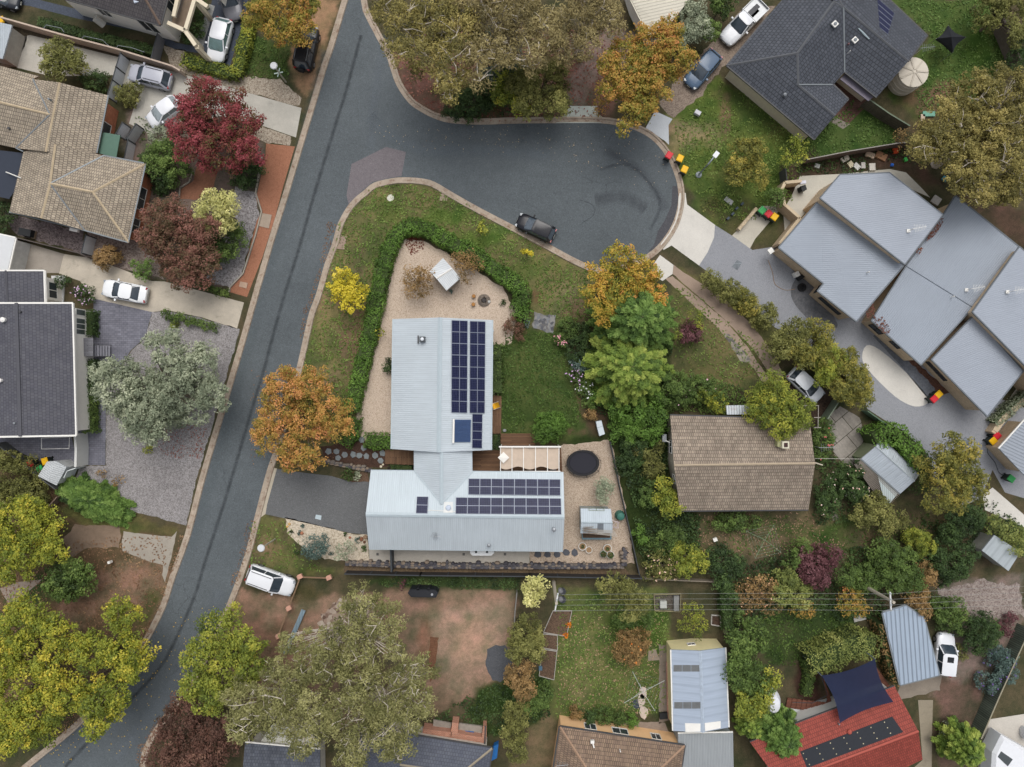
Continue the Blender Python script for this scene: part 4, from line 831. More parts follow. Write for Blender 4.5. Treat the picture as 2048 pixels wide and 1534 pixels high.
antenna(dk, on_face(PD, 'lop', 1830, 108), 1.2, .1, 7, 1.2)

# ---- town houses with flat grey roofs, right
UR = rib((149, 157, 168), .19, .04, .5, 0, .45, .88, streak=.04); UR2 = rib((153, 160, 171), .19, .04, .5, 0, .3, .93, streak=.04)
BRT = brickuv((204, 180, 150), (216, 194, 164), (178, 160, 138), .23, .086, .012, .5, .1); UG = plain((104, 110, 116), .5, .08)
u2, PU2 = building('unit_townhouse', 'tan brick townhouse with stepped flat grey steel roofs, nearest the turning circle', 'townhouse', dict(a=(1557, 495, 3.0), b=(1640, 398, 3.2), c=(1808, 531, 4.0), d=(1713, 643, 3.6), e=(1635, 582, 3.1), f=(1647, 567, 3.15)),
    ['abcdef'], 'abcdef', UR, BRT, .35, gutter=False, windows=((4, .55, 1.1, 1.2, 1.8), (3, .5, 2.6, 1.0, 1.7)), winm=plain((44, 46, 50), .5, .05))
def upper(root, V, f, mat, zb, ins=.2, wm=BRT, edge=UG):
    P = {k: W(*v) for k, v in V.items()}; roof_shell([orient([P[k] for k in f])]).build('roof', mat, root); Q = inset([P[k] for k in f], ins); b = MB(); n = len(Q); A = sum(a[0] * c[1] - c[0] * a[1] for a, c in zip(Q, Q[1:] + Q[:1]))
    for i in range(n): j = (i + 1) % n; q = [(*Q[i], zb), (*Q[j], zb), (*Q[j], P[f[j]][2] - .18), (*Q[i], P[f[i]][2] - .18)]; b.face(q if A > 0 else q[::-1])
    b.build('wall', wm, root)
    for a, c in zip(f, f[1:] + f[:1]): b = MB(); b.bar(P[a] - (0, 0, .05), P[c] - (0, 0, .05), .1, .14); b.build('fascia', edge, root)
    return P
PU1 = upper(u2, dict(a=(1640, 396, 4.6), b=(1680, 349, 4.7), c=(1779, 345, 5.0), d=(1886, 429, 5.2), e=(1810, 529, 5.0)), 'abcde', UR2, 0)
for a, c in zip('abcdef', 'bcdefa'): b = MB(); b.bar(PU2[a] - (0, 0, .05), PU2[c] - (0, 0, .05), .12, .14); b.build('fascia', UG, u2)
def yagi(root, P, f, x, y): 
    p = on_face(P, f, x, y); b = MB(); b.box(p + (0, 0, .06), (.3, .3, .12)); b.tube([p, p + (.05, .0, .9)], .03); b.build('antenna_mount', WHITE, root); antenna(root, p + (0, 0, .0), 1.1, .15, 8, 1.1, mat=WHITE)
yagi(u2, PU1, 'abd', 1816, 462); pipe_at(u2, PU2, 'acd', 1734, 545, .35, .05, WHITE, 'roof_vent', .07)
u3, PU3 = building('unit_townhouse', 'middle tan brick townhouse of the row, under one wide folded grey steel roof', 'townhouse', dict(a=(1911, 391, 3.6), b=(2039, 494, 3.6), c=(1946, 615, 3.3), d=(1842, 730, 2.9), e=(1743, 641, 2.9), f=(1812, 532, 3.3), g=(1886, 430, 3.5)),
    ['agfcb', 'fedc'], 'abcdefg', UR, BRT, .35, gutter=False, caps=('fc',), capm=plain((132, 139, 147), .5, .05), cap_w=.12, windows=((3, .4, 1.1, 1.2, 1.8), (3, .8, 1.4, .8, 1.7)), winm=plain((44, 46, 50)))
for a, c in zip('abcdefg', 'bcdefga'): b = MB(); b.bar(PU3[a] - (0, 0, .05), PU3[c] - (0, 0, .05), .12, .14); b.build('fascia', UG, u3)
yagi(u3, PU3, 'abc', 1932, 580); pipe_at(u3, PU3, 'fed', 1903, 594, .35, .05, WHITE, 'roof_vent', .07)
u4, PU5 = building('unit_townhouse', 'tan brick townhouse with two split flat grey roofs cut off by the right edge', 'townhouse', dict(a=(1948, 630, 3.4), b=(2047, 742, 3.6), c=(1975, 833, 3.2), d=(1863, 719, 3.0)),
    ['abcd'], 'abcd', UR2, BRT, .35, gutter=False, windows=((2, .78, 2.6, 1.0, 1.6),), winm=plain((44, 46, 50)))
for a, c in zip('abcd', 'bcda'): b = MB(); b.bar(PU5[a] - (0, 0, .05), PU5[c] - (0, 0, .05), .12, .14); b.build('fascia', UG, u4)
PU4 = upper(u4, dict(a=(1945, 624, 4.4), b=(2039, 493, 4.6), c=(2120, 560, 4.8), d=(2120, 800, 4.6), e=(2049, 730, 4.5)), 'abcde', UR2, 0)
yagi(u4, PU4, 'abc', 2014, 584); pipe_at(u4, PU5, 'abc', 1976, 662, .35, .05, WHITE, 'roof_vent', .07)
building('unit_townhouse', 'far end townhouse of the row with wide ribbed grey roof by the two corner bins', 'townhouse', dict(a=(2060, 830, 3.0), b=(1999, 898, 3.0), c=(2060, 962, 3.2), d=(2130, 890, 3.4)), ['abcd'], 'abcd', rib((150, 157, 167), .3, .05, .5, 0, .7, .72), BRT, .5, gutm=WHITE)
# ---- brick garden walls of the townhouses
def wallrun(name, pts, z, th, mat, label, cat='wall', capm=None, group=None):
    """straight upright wall along px points of its top edge"""
    P = [W(*p, z)[:2] for p in pts]; b = MB()
    for a, c in zip(P, P[1:]):
        d = unit(c - a); nn = np.array((-d[1], d[0])) * th / 2; e = d * th * .5; b.prism([a - nn - e * .98, c - nn + e * .98, c + nn + e * .98, a + nn - e * .98], 0, z)
    if capm is None: return tag(b.build(name, mat), label, cat, group)
    c0 = np.mean(P, 0); r = empty(name, (*c0, 0), label, cat, group=group); b.build('panel', mat, r); b = MB()
    for a, c in zip(P, P[1:]): b.bar((*a, z + .03), (*c, z + .03), th + .05, .05)
    b.build('capping', capm, r); return r
CAPB = plain((200, 182, 154), .8, .1)
wallrun('brick_wall', [(1569, 410), (1563, 380), (1570, 365), (1601, 362)], 1.7, .24, BRT, 'tan brick courtyard wall behind the three parked bins at the townhouses', 'wall', CAPB)
wallrun('brick_wall', [(1573, 412), (1600, 436), (1560, 486)], 1.8, .24, BRT, 'tan brick screen wall along the left side of the nearest townhouse', 'wall', CAPB)
wallrun('brick_wall', [(1480, 456), (1512, 418)], .7, .3, brickuv((196, 176, 146), (206, 188, 158), (170, 152, 130), .23, .2, .012), 'low cream block wall on the concrete slab by the green bin')
wallrun('brick_wall', [(1990, 862), (2006, 838), (2060, 790)], 1.0, .5, BRT, 'tan brick planter wall with grey shrubs beside the corner bins', 'wall', CAPB)

# ---- old tiled cottage, right of centre
OT = brickuv((160, 146, 130), (144, 130, 116), (84, 76, 70), .21, .34, .02, .5, .16, .88, .6, lich=(112, 106, 96)); OTC = plain((174, 158, 136), .85, .12)
VO = dict(a=(1340.5, 831, 2.8), b=(1619, 839, 2.8), c=(1630, 927, 4.4), d=(1617, 1019, 2.8), e=(1360, 1021, 2.8), f=(1348, 931, 4.4))
ot, PO = building('tiled_cottage', 'old cottage with faded brown tile gable roof and small white chimney among shrubs', 'house', VO, ['abcf', 'fcde'], 'abcdef', OT, plain((176, 168, 152), .85, .06), .35, caps=('fc',), capm=OTC, gutm=DGUT, windows=((5, .35, 1.3, 1.0, 2.1), (4, .6, 1.0, 1.2, 2.0)))
p = on_face(PO, 'abc', 1563, 888); b = MB(); b.box(p + (0, 0, .4), (.65, .65, 1.3)); c_ = b.build('chimney', plain((206, 200, 180), .8, .08), ot); b = MB(); b.box(p + (0, 0, 1.06), (.35, .4, .04)); b.build('flue_opening', plain((64, 44, 44)), c_)
b = MB(); b.box(p + (-.45, .1, .3), (.35, .6, .7)); b.build('chimney_base', plain((160, 160, 120), .8, .1), c_)
b = MB(); b.box(W(1328, 876, 1.4), (.4, .75, .5)); b.build('air_conditioner', plain((150, 154, 158), .5, .05), ot)
b = MB(); b.tube([W(1331, 881, 2.2), W(1340, 885, 2.7)], .05); b.build('bracket', WHITE, ot)
b = MB(); b.bar(W(1629, 925, 2.9), W(1645, 930, 2.4), .12, .08); b.build('bracket', plain((190, 180, 160)), ot)
antenna(ot, on_face(PO, 'abc', 1630, 893)*np.array((1,1,1)), 1.3, .05, 6, 1.3)
building('porch_awning', 'small rusty corrugated awning on the top side of the old cottage roof', 'awning', dict(a=(1452, 811, 2.5), b=(1500, 810, 2.5), c=(1500, 829, 2.6), d=(1454, 829, 2.6)), ['abcd'], 'abcd', rib((186, 192, 196), .25, .06, .5, .2, .8, .7, rust=(150, 116, 100)), None, gutter=False)

# ---- sheds
GALV = rib((190, 198, 206), .2, .08, .45, .25, .5, .9, rust=(196, 202, 206), streak=.2)
sh, PS = building('garden_shed', 'old galvanised gable shed half covered by a green creeper right of the cottage', 'shed', dict(a=(1763, 877, 2.4), b=(1838, 951, 2.4), c=(1829, 962, 3.0), d=(1801, 987, 2.3), e=(1723, 917, 2.3), f=(1752, 893, 3.0)), ['abcf', 'fcde'], 'abcdef', GALV, plain((128, 136, 108), .8, .12), .12, caps=('fc',), capm=plain((186, 194, 200), .5, .1, metal=.2), cap_w=.18)
b = MB(); v0, v1, v2, v3 = W(1722, 919, 2.2), W(1800, 989, 2.2), W(1771, 1018, 1.9), W(1708, 929, 1.9)
b.prism([v0, v1, v2, v3], 1.75, 1.82); b.build('lean_to_roof', plain((70, 62, 56), .9, .3), sh)
b = MB()
for i in range(12): u = (i + .5) / 12; b.bar(v0 + (v3 - v0) * u, v1 + (v2 - v1) * u, .05, .05)
b.build('batten', plain((136, 128, 118), .8, .2), sh)
b = MB(); q = [W(*p, 2.15) for p in ((1755, 950), (1766, 958), (1797, 986), (1772, 1015))]; b.face(orient(q)); b.build('clear_sheet', rib((176, 186, 186), .2, .1, .4, 0, .6, .7), sh)
GS = rib((176, 190, 198), .19, .04, .5, 0, .45, .88)
bs, PB = building('colorbond_garage', 'long cream walled garage with pale blue grey gable roof and two clear strips', 'garage', dict(a=(1343, 1300, 2.7), b=(1401, 1302, 3.5), c=(1450.5, 1296, 2.7), d=(1457, 1455, 2.7), e=(1406, 1464.5, 3.5), f=(1347, 1462, 2.7)), ['abef', 'bcde'], 'abcdef', rib((164, 176, 192), .76, .03, .5, 0, .3, .9), plain((228, 216, 168), .7, .06), .08, caps=('be',), capm=plain((170, 182, 196)), cap_w=.3, gutm=WHITE, windows=((0, .85, .8, 1.2, 1.8),), winm=WHITE)
for yy, mm in ((1330, 0), (1404, 1)):
    for i in range(3): 
        x0 = 1347 + i * 17.7 + mm * 1.5; plate(PB, 'abe', [(x0, yy), (x0 + 17, yy), (x0 + 17, yy + 13), (x0, yy + 13)], .02, .02, glassy((104, 106, 106), .3), 'clear_panel', bs)
plate(PB, 'abe', [(1370, 1446), (1401, 1447), (1401, 1463), (1371, 1464)], .03, .03, WHITE, 'white_sheet', bs); plate(PB, 'bcd', [(1409, 1446), (1441, 1442), (1441, 1456), (1410, 1462)], .03, .03, WHITE, 'white_sheet', bs)
building('flat_roof_carport', 'flat grey ribbed carport roof tucked against the end of the cream garage', 'carport', dict(a=(1356, 1468, 2.3), b=(1466, 1466, 2.3), c=(1468, 1570, 2.5), d=(1356, 1570, 2.5)), ['abcd'], 'abcd', rib((150, 155, 158), .15, .06, .6, 0, .7, .78), CLAD, .1, gutm=WHITE)
BT = brickuv((146, 124, 104), (126, 106, 92), (78, 68, 60), .2, .36, .02, .5, .14, .85, .6); BTC = plain((158, 130, 108), .85, .12)
VB = dict(a=(1120, 1454, 2.8), b=(1369.5, 1492, 2.8), c=(1345, 1650, 2.8), d=(1092, 1640, 2.8), e=(1180, 1548, 4.5), f=(1306, 1552, 4.5))
bh, PBH = building('peach_house', 'peach rendered house with mottled brown tile hip roof at the bottom edge', 'house', VB, ['abfe', 'bcf', 'cdef', 'dae'], 'abcd', BT, plain((240, 196, 148), .8, .05), .15, caps=('ae', 'bf', 'ef'), capm=BTC, gutm=DGUT, windows=((0, .25, 1.2, .9, 2.1), (0, .5, 1.6, .9, 2.1), (0, .8, 1.0, .9, 2.1)))
b = MB(); p = on_face(PBH, 'abf', 1184, 1480); b.box(p + (0, 0, .3), (.35, .25, .3)); b.tube([p + (0, 0, .2), on_face(PBH, 'abf', 1188, 1495) + (0, 0, .1)], .07); b.build('roof_vent', WHITE, bh); pipe_at(bh, PBH, 'abf', 1240, 1500, .3, .06, WHITE, 'roof_vent'); antenna(bh, W(1114, 1518, 3), 1.2, .1, 7, 1)
VN = dict(a=(740, 1442, 3.0), b=(837, 1473, 3.0), c=(984.5, 1497, 3.0), d=(960, 1640, 3.0), e=(760, 1640, 3.0), f=(700, 1500, 3.0), g=(922, 1548, 4.6), h=(800, 1530, 4.6))
nh, PN = building('slate_tile_house', 'dark blue grey tiled house at the bottom edge beside the brick retaining wall', 'house', VN, ['fabch'[:0] or 'abh', 'bcgh', 'cdg', 'degh', 'efh', 'fah'], 'abcdef', brickuv((84, 88, 100), (94, 98, 108), (62, 66, 76), .26, .30, .016, .5, .06, .75, .4), plain((200, 196, 186)), .5, caps=('cg', 'gh'), capm=plain((150, 140, 122), .8, .1), gutm=DGUT)
building('slate_tile_annex', 'grey tiled roof under gum foliage at the bottom edge, left of the slate house', 'house', dict(a=(490, 1486, 2.9), b=(640, 1500, 2.9), c=(640, 1600, 3.2), d=(480, 1600, 3.2)), ['abcd'], 'abcd', brickuv((84, 88, 98), (94, 98, 106), (62, 66, 76), .26, .30, .016), plain((190, 186, 176)), .3, gutm=WHITE)
building('pale_roof_shed', 'pale weathered flat roof seen through gum branches near the bottom edge', 'shed', dict(a=(545, 1448, 2.3), b=(640, 1460, 2.3), c=(636, 1492, 2.4), d=(520, 1485, 2.4)), ['abcd'], 'abcd', plain((196, 194, 184), .8, .12), plain((150, 140, 130)), .2, gutter=False)
# brick retaining structure
bw = empty('brick_terrace', (*W(915, 1475)[:2], 0), 'red brick terrace wall with open bays above the slate tiled roof', 'terrace'); b = MB()
def brk(pts, z=1.3): b.prism([W(*p, z)[:2] for p in pts], 0, z)
brk([(846, 1458), (904, 1465), (900, 1482), (844, 1474)]); brk([(904.2, 1445), (917, 1446), (914, 1483), (900.5, 1482)]); brk([(914.5, 1467), (972, 1476), (970, 1492), (914.3, 1484)]); brk([(966, 1452), (973, 1453), (973, 1475.6), (964, 1474.6)])
b.build('brick_wall', brickuv((172, 108, 84), (188, 128, 104), (186, 160, 142), .23, .1, .014, .5, .12), bw)
b = MB(); b.prism([W(*p, .5)[:2] for p in ((867, 1440), (903, 1447), (899, 1464), (866, 1458))], .3, .5); b.prism([W(*p, .5)[:2] for p in ((918, 1447), (965, 1453), (963, 1472), (916, 1466))], .3, .5); b.build('bay_floor', plain((150, 142, 132), .8, .2), bw)
b = MB(); b.bar(W(971, 1452, 1.4), W(969, 1493, 1.4), .12, .1); b.build('rail', DGUT, bw)
TARP = plain((36, 104, 170), .6, .2, 4)
tag(MB().prism([W(*p, .6)[:2] for p in ((918, 1461), (948, 1464), (948, 1471), (930, 1470), (917, 1465))], .5, .62).build('tarpaulin', TARP), 'blue tarp folded in the open bay of the red brick terrace', 'tarpaulin')
tag(MB().prism([W(*p, .8)[:2] for p in ((988, 1492), (997, 1488), (994, 1516), (983, 1522), (981, 1508))], .1, .8).build('tarpaulin', TARP), 'blue tarp heap beside the white strip at the corner of the slate roof', 'tarpaulin')
# red tile house
RT = brickuv((156, 74, 62), (140, 64, 54), (98, 46, 40), .2, .34, .02, .5, .1, .7, .6); RTC = plain((168, 84, 72), .75, .1)
VR = dict(a=(1500, 1484, 2.8), b=(1604, 1442, 2.8), c=(1789, 1372, 2.8), d=(1837, 1463, 4.3), e=(1845, 1519, 3.0), f=(1700, 1590, 2.8), g=(1540, 1640, 2.8), h=(1560, 1567, 4.3))
rh, PR = building('red_tile_house', 'house with bright red tile roof and black pool heating mats, bottom right', 'house', VR, ['abcdh', 'dhgfe'[::-1]], 'abcdefgh', RT, plain((206, 206, 202), .8, .06), .4, caps=('hd',), capm=RTC, gutter=False, gutm=DGUT)
b = MB(); b.bar(PR['b'] - (0, 0, .05), PR['c'] - (0, 0, .05), .14, .12); b.bar(PR['a'] - (0, 0, .05), PR['b'] - (0, 0, .05), .14, .12); b.build('gutter', DGUT, rh)
hp = plate(PR, 'acd', [(1600, 1503), (1784, 1433), (1806, 1464), (1614, 1536)], .05, .04, plain((32, 36, 44), .7, .15, 6), 'pool_heating_mat', rh)[0]
b = MB()
for r_ in range(3):
    for c_ in range(7): b.box(on_face(PR, 'acd', 1606 + c_ * 27 + r_ * 6, 1506 - c_ * 10.4 + r_ * 11) + (0, 0, .08), (.09, .09, .03))
b.build('clip', plain((190, 180, 150)), hp)
b = MB(); b.lathe([(.2, 0), (.22, .15), (.12, .25), (.01, .27)], on_face(PR, 'acd', 1698, 1463), 12); b.build('roof_vent', RTC, rh); pipe_at(rh, PR, 'acd', 1676, 1446, .3, .07, STEEL, 'roof_vent')
building('ribbed_carport', 'wide ribbed blue grey carport roof between the ivy and the white car, lower right', 'carport', dict(a=(1766, 1226, 2.5), b=(1812, 1212, 2.5), c=(1848, 1236, 2.5), d=(1879, 1350, 2.6), e=(1801, 1370, 2.6)), ['abcde'], 'abcde', rib((154, 168, 184), .42, .05, .5, 0, 1.0, .55), None, gutm=GUT)
building('garden_shed', 'small silver flat roofed shed under overhanging foliage near the right edge', 'shed', dict(a=(1989, 1070, 2.2), b=(2041, 1104, 2.2), c=(2017, 1142, 2.1), d=(1964, 1101, 2.1)), ['abcd'], 'abcd', rib((168, 176, 180), .8, .06, .5, 0, .4, .85), plain((150, 150, 142)), .1, gutter=False)
building('garden_shed', 'white ribbed gable shed by the red and yellow bins on the left', 'shed', dict(a=(94, 923, 1.9), b=(112, 922, 2.3), c=(133, 934, 1.9), d=(113, 971, 1.9), e=(95, 962, 2.3), f=(76, 952, 1.9)), ['abef', 'bcde'], 'abcdef', rib((196, 200, 202), .2, .05, .5, 0, .7, .78), plain((204, 206, 206)), .08, gutter=False)
building('garden_shed', 'pale corrugated shed roof on the left edge above the tan tiled house', 'shed', dict(a=(-40, 36, 2.2), b=(24, 50, 2.2), c=(5, 118, 2.2), d=(-60, 100, 2.2)), ['abcd'], 'abcd', rib((176, 184, 190), .2, .08, .5, .1, .8, .75), plain((170, 168, 160)), .15, gutter=False)
building('white_garage', 'white flat garage roof on the left edge at the end of the stained concrete drive', 'garage', dict(a=(-50, 458, 2.5), b=(30, 476, 2.5), c=(15, 541, 2.5), d=(-60, 541, 2.5)), ['abcd'], 'abcd', plain((204, 206, 208), .6, .04), plain((190, 190, 188)), .15, gutm=WHITE)
cubby, PCB = building('cubby_house', 'small white steel roofed cubby house between two bare trees on the tan gravel', 'cubby', dict(a=(886, 516, 2.3), b=(905, 537, 2.3), c=(921, 556, 2.0), d=(893, 581, 2.0), e=(873, 557, 2.3), f=(859, 543, 2.0)), ['abef'[:0] or 'abef', 'bcde'], 'abcdef', rib((214, 218, 220), .17, .04, .5, 0, .6, .82), plain((150, 140, 128)), .12, caps=('be',), capm=WHITE, cap_w=.2, gutter=False)
gs, PG = building('garden_shed', 'grey steel garden shed with sticks and pipes piled on its roof, right gravel yard', 'shed', dict(a=(1161, 1017, 2.1), b=(1222, 1018, 2.1), c=(1225, 1046, 2.5), d=(1225, 1066, 2.2), e=(1161, 1067, 2.2), f=(1162, 1045, 2.5)), ['abcf', 'fcde'], 'abcdef', rib((184, 195, 203), .19, .04, .5, 0, .5, .88), rib((150, 160, 160), .19), .1, caps=('fc',), capm=CAPA, cap_w=.15, gutter=False)
plate(PG, 'fcd', [(1195, 1046.5), (1207, 1046.5), (1207, 1064), (1194, 1064)], .02, .02, glassy((110, 116, 122), .3), 'skylight', gs)
# ================================================================ VEGETATION
def leaf_obj(name, P, N, size, aspect, tint, mat, parent=None, T=None, seed=0, bend=.0, kind=None, loc=None):
    """many small leaf blades; P centres, N facing, T long direction"""
    rg = np.random.RandomState(seed); n = len(P)
    N = N / np.maximum(np.linalg.norm(N, axis=1, keepdims=True), 1e-6)
    if T is None: T = rg.randn(n, 3)
    T = T - N * (T * N).sum(1, keepdims=True); T /= np.maximum(np.linalg.norm(T, axis=1, keepdims=True), 1e-6)
    B = np.cross(N, T); s = size * (.65 + .7 * rg.rand(n))[:, None]; a = s * aspect * .5; w_ = s * .5
    V = np.stack([P - T * a, P + B * w_ * .9 - T * a * .1 , P + T * a, P - B * w_ * .9 - T * a * .1], 1).reshape(-1, 3)
    if parent is not None:
        p, r = loc_of(parent); V = V - p
        c, sn = math.cos(-r), math.sin(-r); V = np.stack([V[:, 0] * c - V[:, 1] * sn, V[:, 0] * sn + V[:, 1] * c, V[:, 2]], 1)
    elif loc is not None: V = V - np.asarray(loc, float)
    me = bpy.data.meshes.new(name); np_mesh(me, V, np.arange(4 * n).reshape(n, 4), 4)
    at = me.attributes.new('tint', 'FLOAT', 'FACE'); at.data.foreach_set('value', np.clip(tint, 0, 1).astype(np.float32))
    me.materials.append(mat); o = bpy.data.objects.new(name, me); COL.objects.link(o)
    if parent is not None: o.parent = parent
    elif loc is not None: o.location = [float(k) for k in loc]
    if kind: o['kind'] = kind
    return o
def rdir(rg, n, up=.0):
    d = rg.randn(n, 3); d /= np.linalg.norm(d, axis=1, keepdims=True); d[:, 2] += up; return d / np.linalg.norm(d, axis=1, keepdims=True)
STY = dict(  # leaf size, aspect, clump radius, surface cover, inner fill, spread of clumps, tint per clump
    broad=(.145, 1.5, .42, 1.2, .35, .16, .5), fine=(.115, 1.5, .32, 1.2, .35, .12, .4), maple=(.135, 1.3, .38, 1.15, .3, .18, .6), gum=(.095, 2.6, .50, .74, .16, .30, .6),
    shrub=(.10, 1.5, .24, 1.25, .5, .12, .4), sparse=(.11, 1.6, .26, .5, .18, .2, .5), silver=(.12, 2.2, .36, 1.1, .3, .16, .6), wattle=(.10, 3.0, .42, .9, .22, .26, .5), bare=(.09, 1.5, .16, .28, .1, .25, .5))
def crown_pts(lobes, sty, rg):
    ls, asp, cr, cover, inner, spr, tc = STY[sty]; PP, NN, TT = [], [], []
    for (c, r, zs) in lobes:
        lobe_t = rg.randn() * .13
        cr_ = min(cr, r * .5); m = max(4, int(3.2 * (r / cr_) ** 2 * .55))
        d = rdir(rg, m, .35); rr = r * (1 - spr * 1.4 * rg.rand(m)) - cr_ * .45
        cc = c + d * rr[:, None] * np.array((1, 1, zs)); k = max(6, int(cover * 2.6 * (cr_ / ls) ** 2 / asp * 1.9))
        dd = rdir(rg, m * k, .45).reshape(m, k, 3); rad = cr_ * (.55 + .55 * rg.rand(m, k, 1) ** .6) * (.75 + .6 * rg.rand(m, 1, 1))
        p = cc[:, None] + dd * rad * np.array((1, 1, .75)); t = (.5 + lobe_t + tc * (rg.rand(m, 1) - .5) + .35 * (rg.rand(m, k) - .5))
        PP.append(p.reshape(-1, 3)); NN.append((dd + .5 * rg.randn(m, k, 3) + (0, 0, .7)).reshape(-1, 3)); TT.append(t.ravel())
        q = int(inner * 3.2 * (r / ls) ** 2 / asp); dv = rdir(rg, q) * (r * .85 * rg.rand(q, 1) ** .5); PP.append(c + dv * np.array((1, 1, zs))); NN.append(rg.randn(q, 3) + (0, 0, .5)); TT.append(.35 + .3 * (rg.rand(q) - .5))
    return np.concatenate(PP), np.concatenate(NN), np.concatenate(TT)
PAL = dict(
    green=((46, 60, 32), (70, 88, 44), (92, 112, 56), (118, 136, 72)), autumn3=((90, 100, 42), (136, 130, 52), (178, 148, 64), (196, 138, 76)), dgreen=((34, 46, 30), (50, 66, 38), (68, 88, 48), (88, 108, 60)), olive=((62, 64, 34), (94, 96, 52), (124, 124, 70), (152, 148, 90)),
    hedge=((52, 72, 32), (76, 102, 42), (92, 122, 52), (114, 142, 66)), yellow=((116, 112, 34), (162, 152, 44), (192, 176, 56), (214, 196, 84)), ygreen=((74, 86, 38), (108, 118, 46), (148, 148, 54), (196, 178, 72)),
    autumn=((84, 92, 40), (138, 118, 56), (176, 134, 74), (194, 136, 92)), autumn2=((86, 94, 40), (128, 120, 52), (164, 132, 66), (182, 124, 76)), maple=((78, 84, 44), (104, 60, 52), (132, 62, 66), (158, 84, 90)), plum=((58, 36, 38), (82, 52, 54), (104, 68, 72), (128, 90, 94)),
    rust=((66, 64, 42), (94, 76, 56), (120, 84, 72), (148, 104, 92)), dkred=((62, 50, 40), (84, 62, 52), (102, 72, 62), (124, 94, 78)), gum=((78, 80, 46), (108, 108, 66), (134, 132, 86), (164, 160, 110)), gumb=((84, 78, 52), (112, 102, 68), (136, 124, 84), (158, 146, 102)), gumg=((80, 78, 46), (110, 104, 60), (136, 126, 72), (162, 148, 92)),
    silver=((90, 98, 80), (118, 126, 104), (144, 150, 126), (172, 176, 150)), conifer=((50, 68, 38), (74, 98, 50), (98, 124, 60), (126, 148, 80)), conify=((56, 74, 38), (84, 106, 50), (118, 138, 62), (158, 168, 86)), blue=((50, 64, 60), (70, 88, 82), (94, 112, 104), (118, 134, 124)),
    gold=((70, 74, 40), (98, 100, 50), (132, 126, 60), (170, 152, 76)), lime=((66, 78, 36), (98, 110, 46), (132, 138, 56), (172, 166, 70)), vine=((70, 80, 44), (100, 110, 58), (130, 136, 74), (156, 156, 94)), pale=((132, 132, 80), (168, 166, 104), (196, 192, 128), (214, 208, 150)), orange=((176, 100, 30), (220, 130, 36), (236, 150, 50), (226, 170, 60)), brown=((84, 72, 48), (116, 96, 62), (146, 118, 76), (160, 132, 92)))
GUMB = plain((206, 196, 182), .8, .14, 2); BARK = plain((104, 92, 80), .9, .2, 3); DBARK = plain((66, 56, 50), .9, .2, 3)
SEED = [100]
def split(lobes, H0, rg):
    out = []
    for L in lobes:
        x, y, r = L[:3]; z = L[3] if len(L) > 3 else None
        R_ = r * 1.17 / S * (H - (z or H0)) / H; zc = (z if z else max(H0 - R_ * .75, R_ * .7))
        if R_ > 1.3:
            c = W(x, y, zc); k = 5 + int(R_ * 1.4); a0 = rg.rand() * 7
            out.append((c + (0, 0, R_ * .1), R_ * .66, .85))
            for i in range(k):
                a = a0 + i * 2 * math.pi / k + rg.randn() * .22; q = R_ * (.52 + .16 * rg.rand()); rr = R_ * (.30 + .2 * rg.rand())
                out.append((c + (math.cos(a) * q, math.sin(a) * q, -R_ * .14 + R_ * .22 * rg.randn()), rr, .85))
        else: out.append((W(x, y, zc), R_, .85))
    return out
def tree(name, label, cat, lobes, height, pal, sty='broad', bark=None, flowers=None, group=None, limbs=True, bare_limbs=0, trunk_r=None, base=None, dens=1.0):
    SEED[0] += 1; rg = np.random.RandomState(SEED[0]); random.seed(SEED[0])
    Ls = split(lobes, height, rg); cs = np.array([l[0] for l in Ls]); rr = np.array([l[1] for l in Ls]); c = (cs * rr[:, None]).sum(0) / rr.sum()
    b0 = W(*base) if base else np.array((c[0], c[1], 0)); root = empty(name, (b0[0], b0[1], 0), label, cat, group=group)
    P, N, T = crown_pts(Ls, sty, rg)
    keep = P[:, 2] > .04; P, N, T = P[keep], N[keep], T[keep]
    if dens < 1: k = rg.rand(len(P)) < dens; P, N, T = P[k], N[k], T[k]
    leaf_obj('crown', P, N, STY[sty][0], STY[sty][1], T, leafm(PAL[pal]), root, seed=SEED[0])
    b = MB(); tr = trunk_r or max(.05, height * .026); hub = np.array((b0[0] * .6 + c[0] * .4, b0[1] * .6 + c[1] * .4, max(.25, height * .4)))
    b.tube([(b0[0], b0[1], 0), (b0[0] * .8 + hub[0] * .2, b0[1] * .8 + hub[1] * .2, hub[2] * .5), hub], [tr * 1.25, tr, tr * .85], 7)
    if limbs:
        for (lc, lr, zs) in Ls:
            top = lc + (0, 0, lr * (.15 if not bare_limbs or rg.rand() < .4 else .55)); mid = (hub + top) / 2 + rg.randn(3) * .12 * lr; m2 = mid * .4 + top * .6 + rg.randn(3) * .1 * lr
            kk = .6 if bare_limbs else .8; b.tube([hub, mid, m2, top], [tr * .5, tr * .3 * kk, tr * .2 * kk, tr * .07], 5)
            for j in range(2 + bare_limbs // 3):
                d = rdir(rg, 1, .25)[0]; e = m2 + (top - m2) * rg.rand(); q = e + d * lr * .5 * np.array((1, 1, .5)) + (0, 0, lr * .1); q2 = q + (d + rg.randn(3) * .5) * lr * .32 * np.array((1, 1, .5))
                b.tube([e, q, q2], [tr * .12, tr * .07, tr * .03], 4)
    b.build('trunk', bark or BARK, root)
    if flowers:
        fc, n_, fs = flowers; idx = rg.permutation(np.where(N[:, 2] > .1)[0])[:n_]; Q = P[idx] + (0, 0, .12); Q = np.concatenate([Q, Q + rg.randn(*Q.shape) * .05])
        Q[:, 2] += .06; o = leaf_obj('blossoms', Q, rg.randn(len(Q), 3) * .4 + (0, 0, 1), fs, 1.1, rg.rand(len(Q)), leafm(fc), root, seed=5); o['kind'] = 'stuff'
    return root
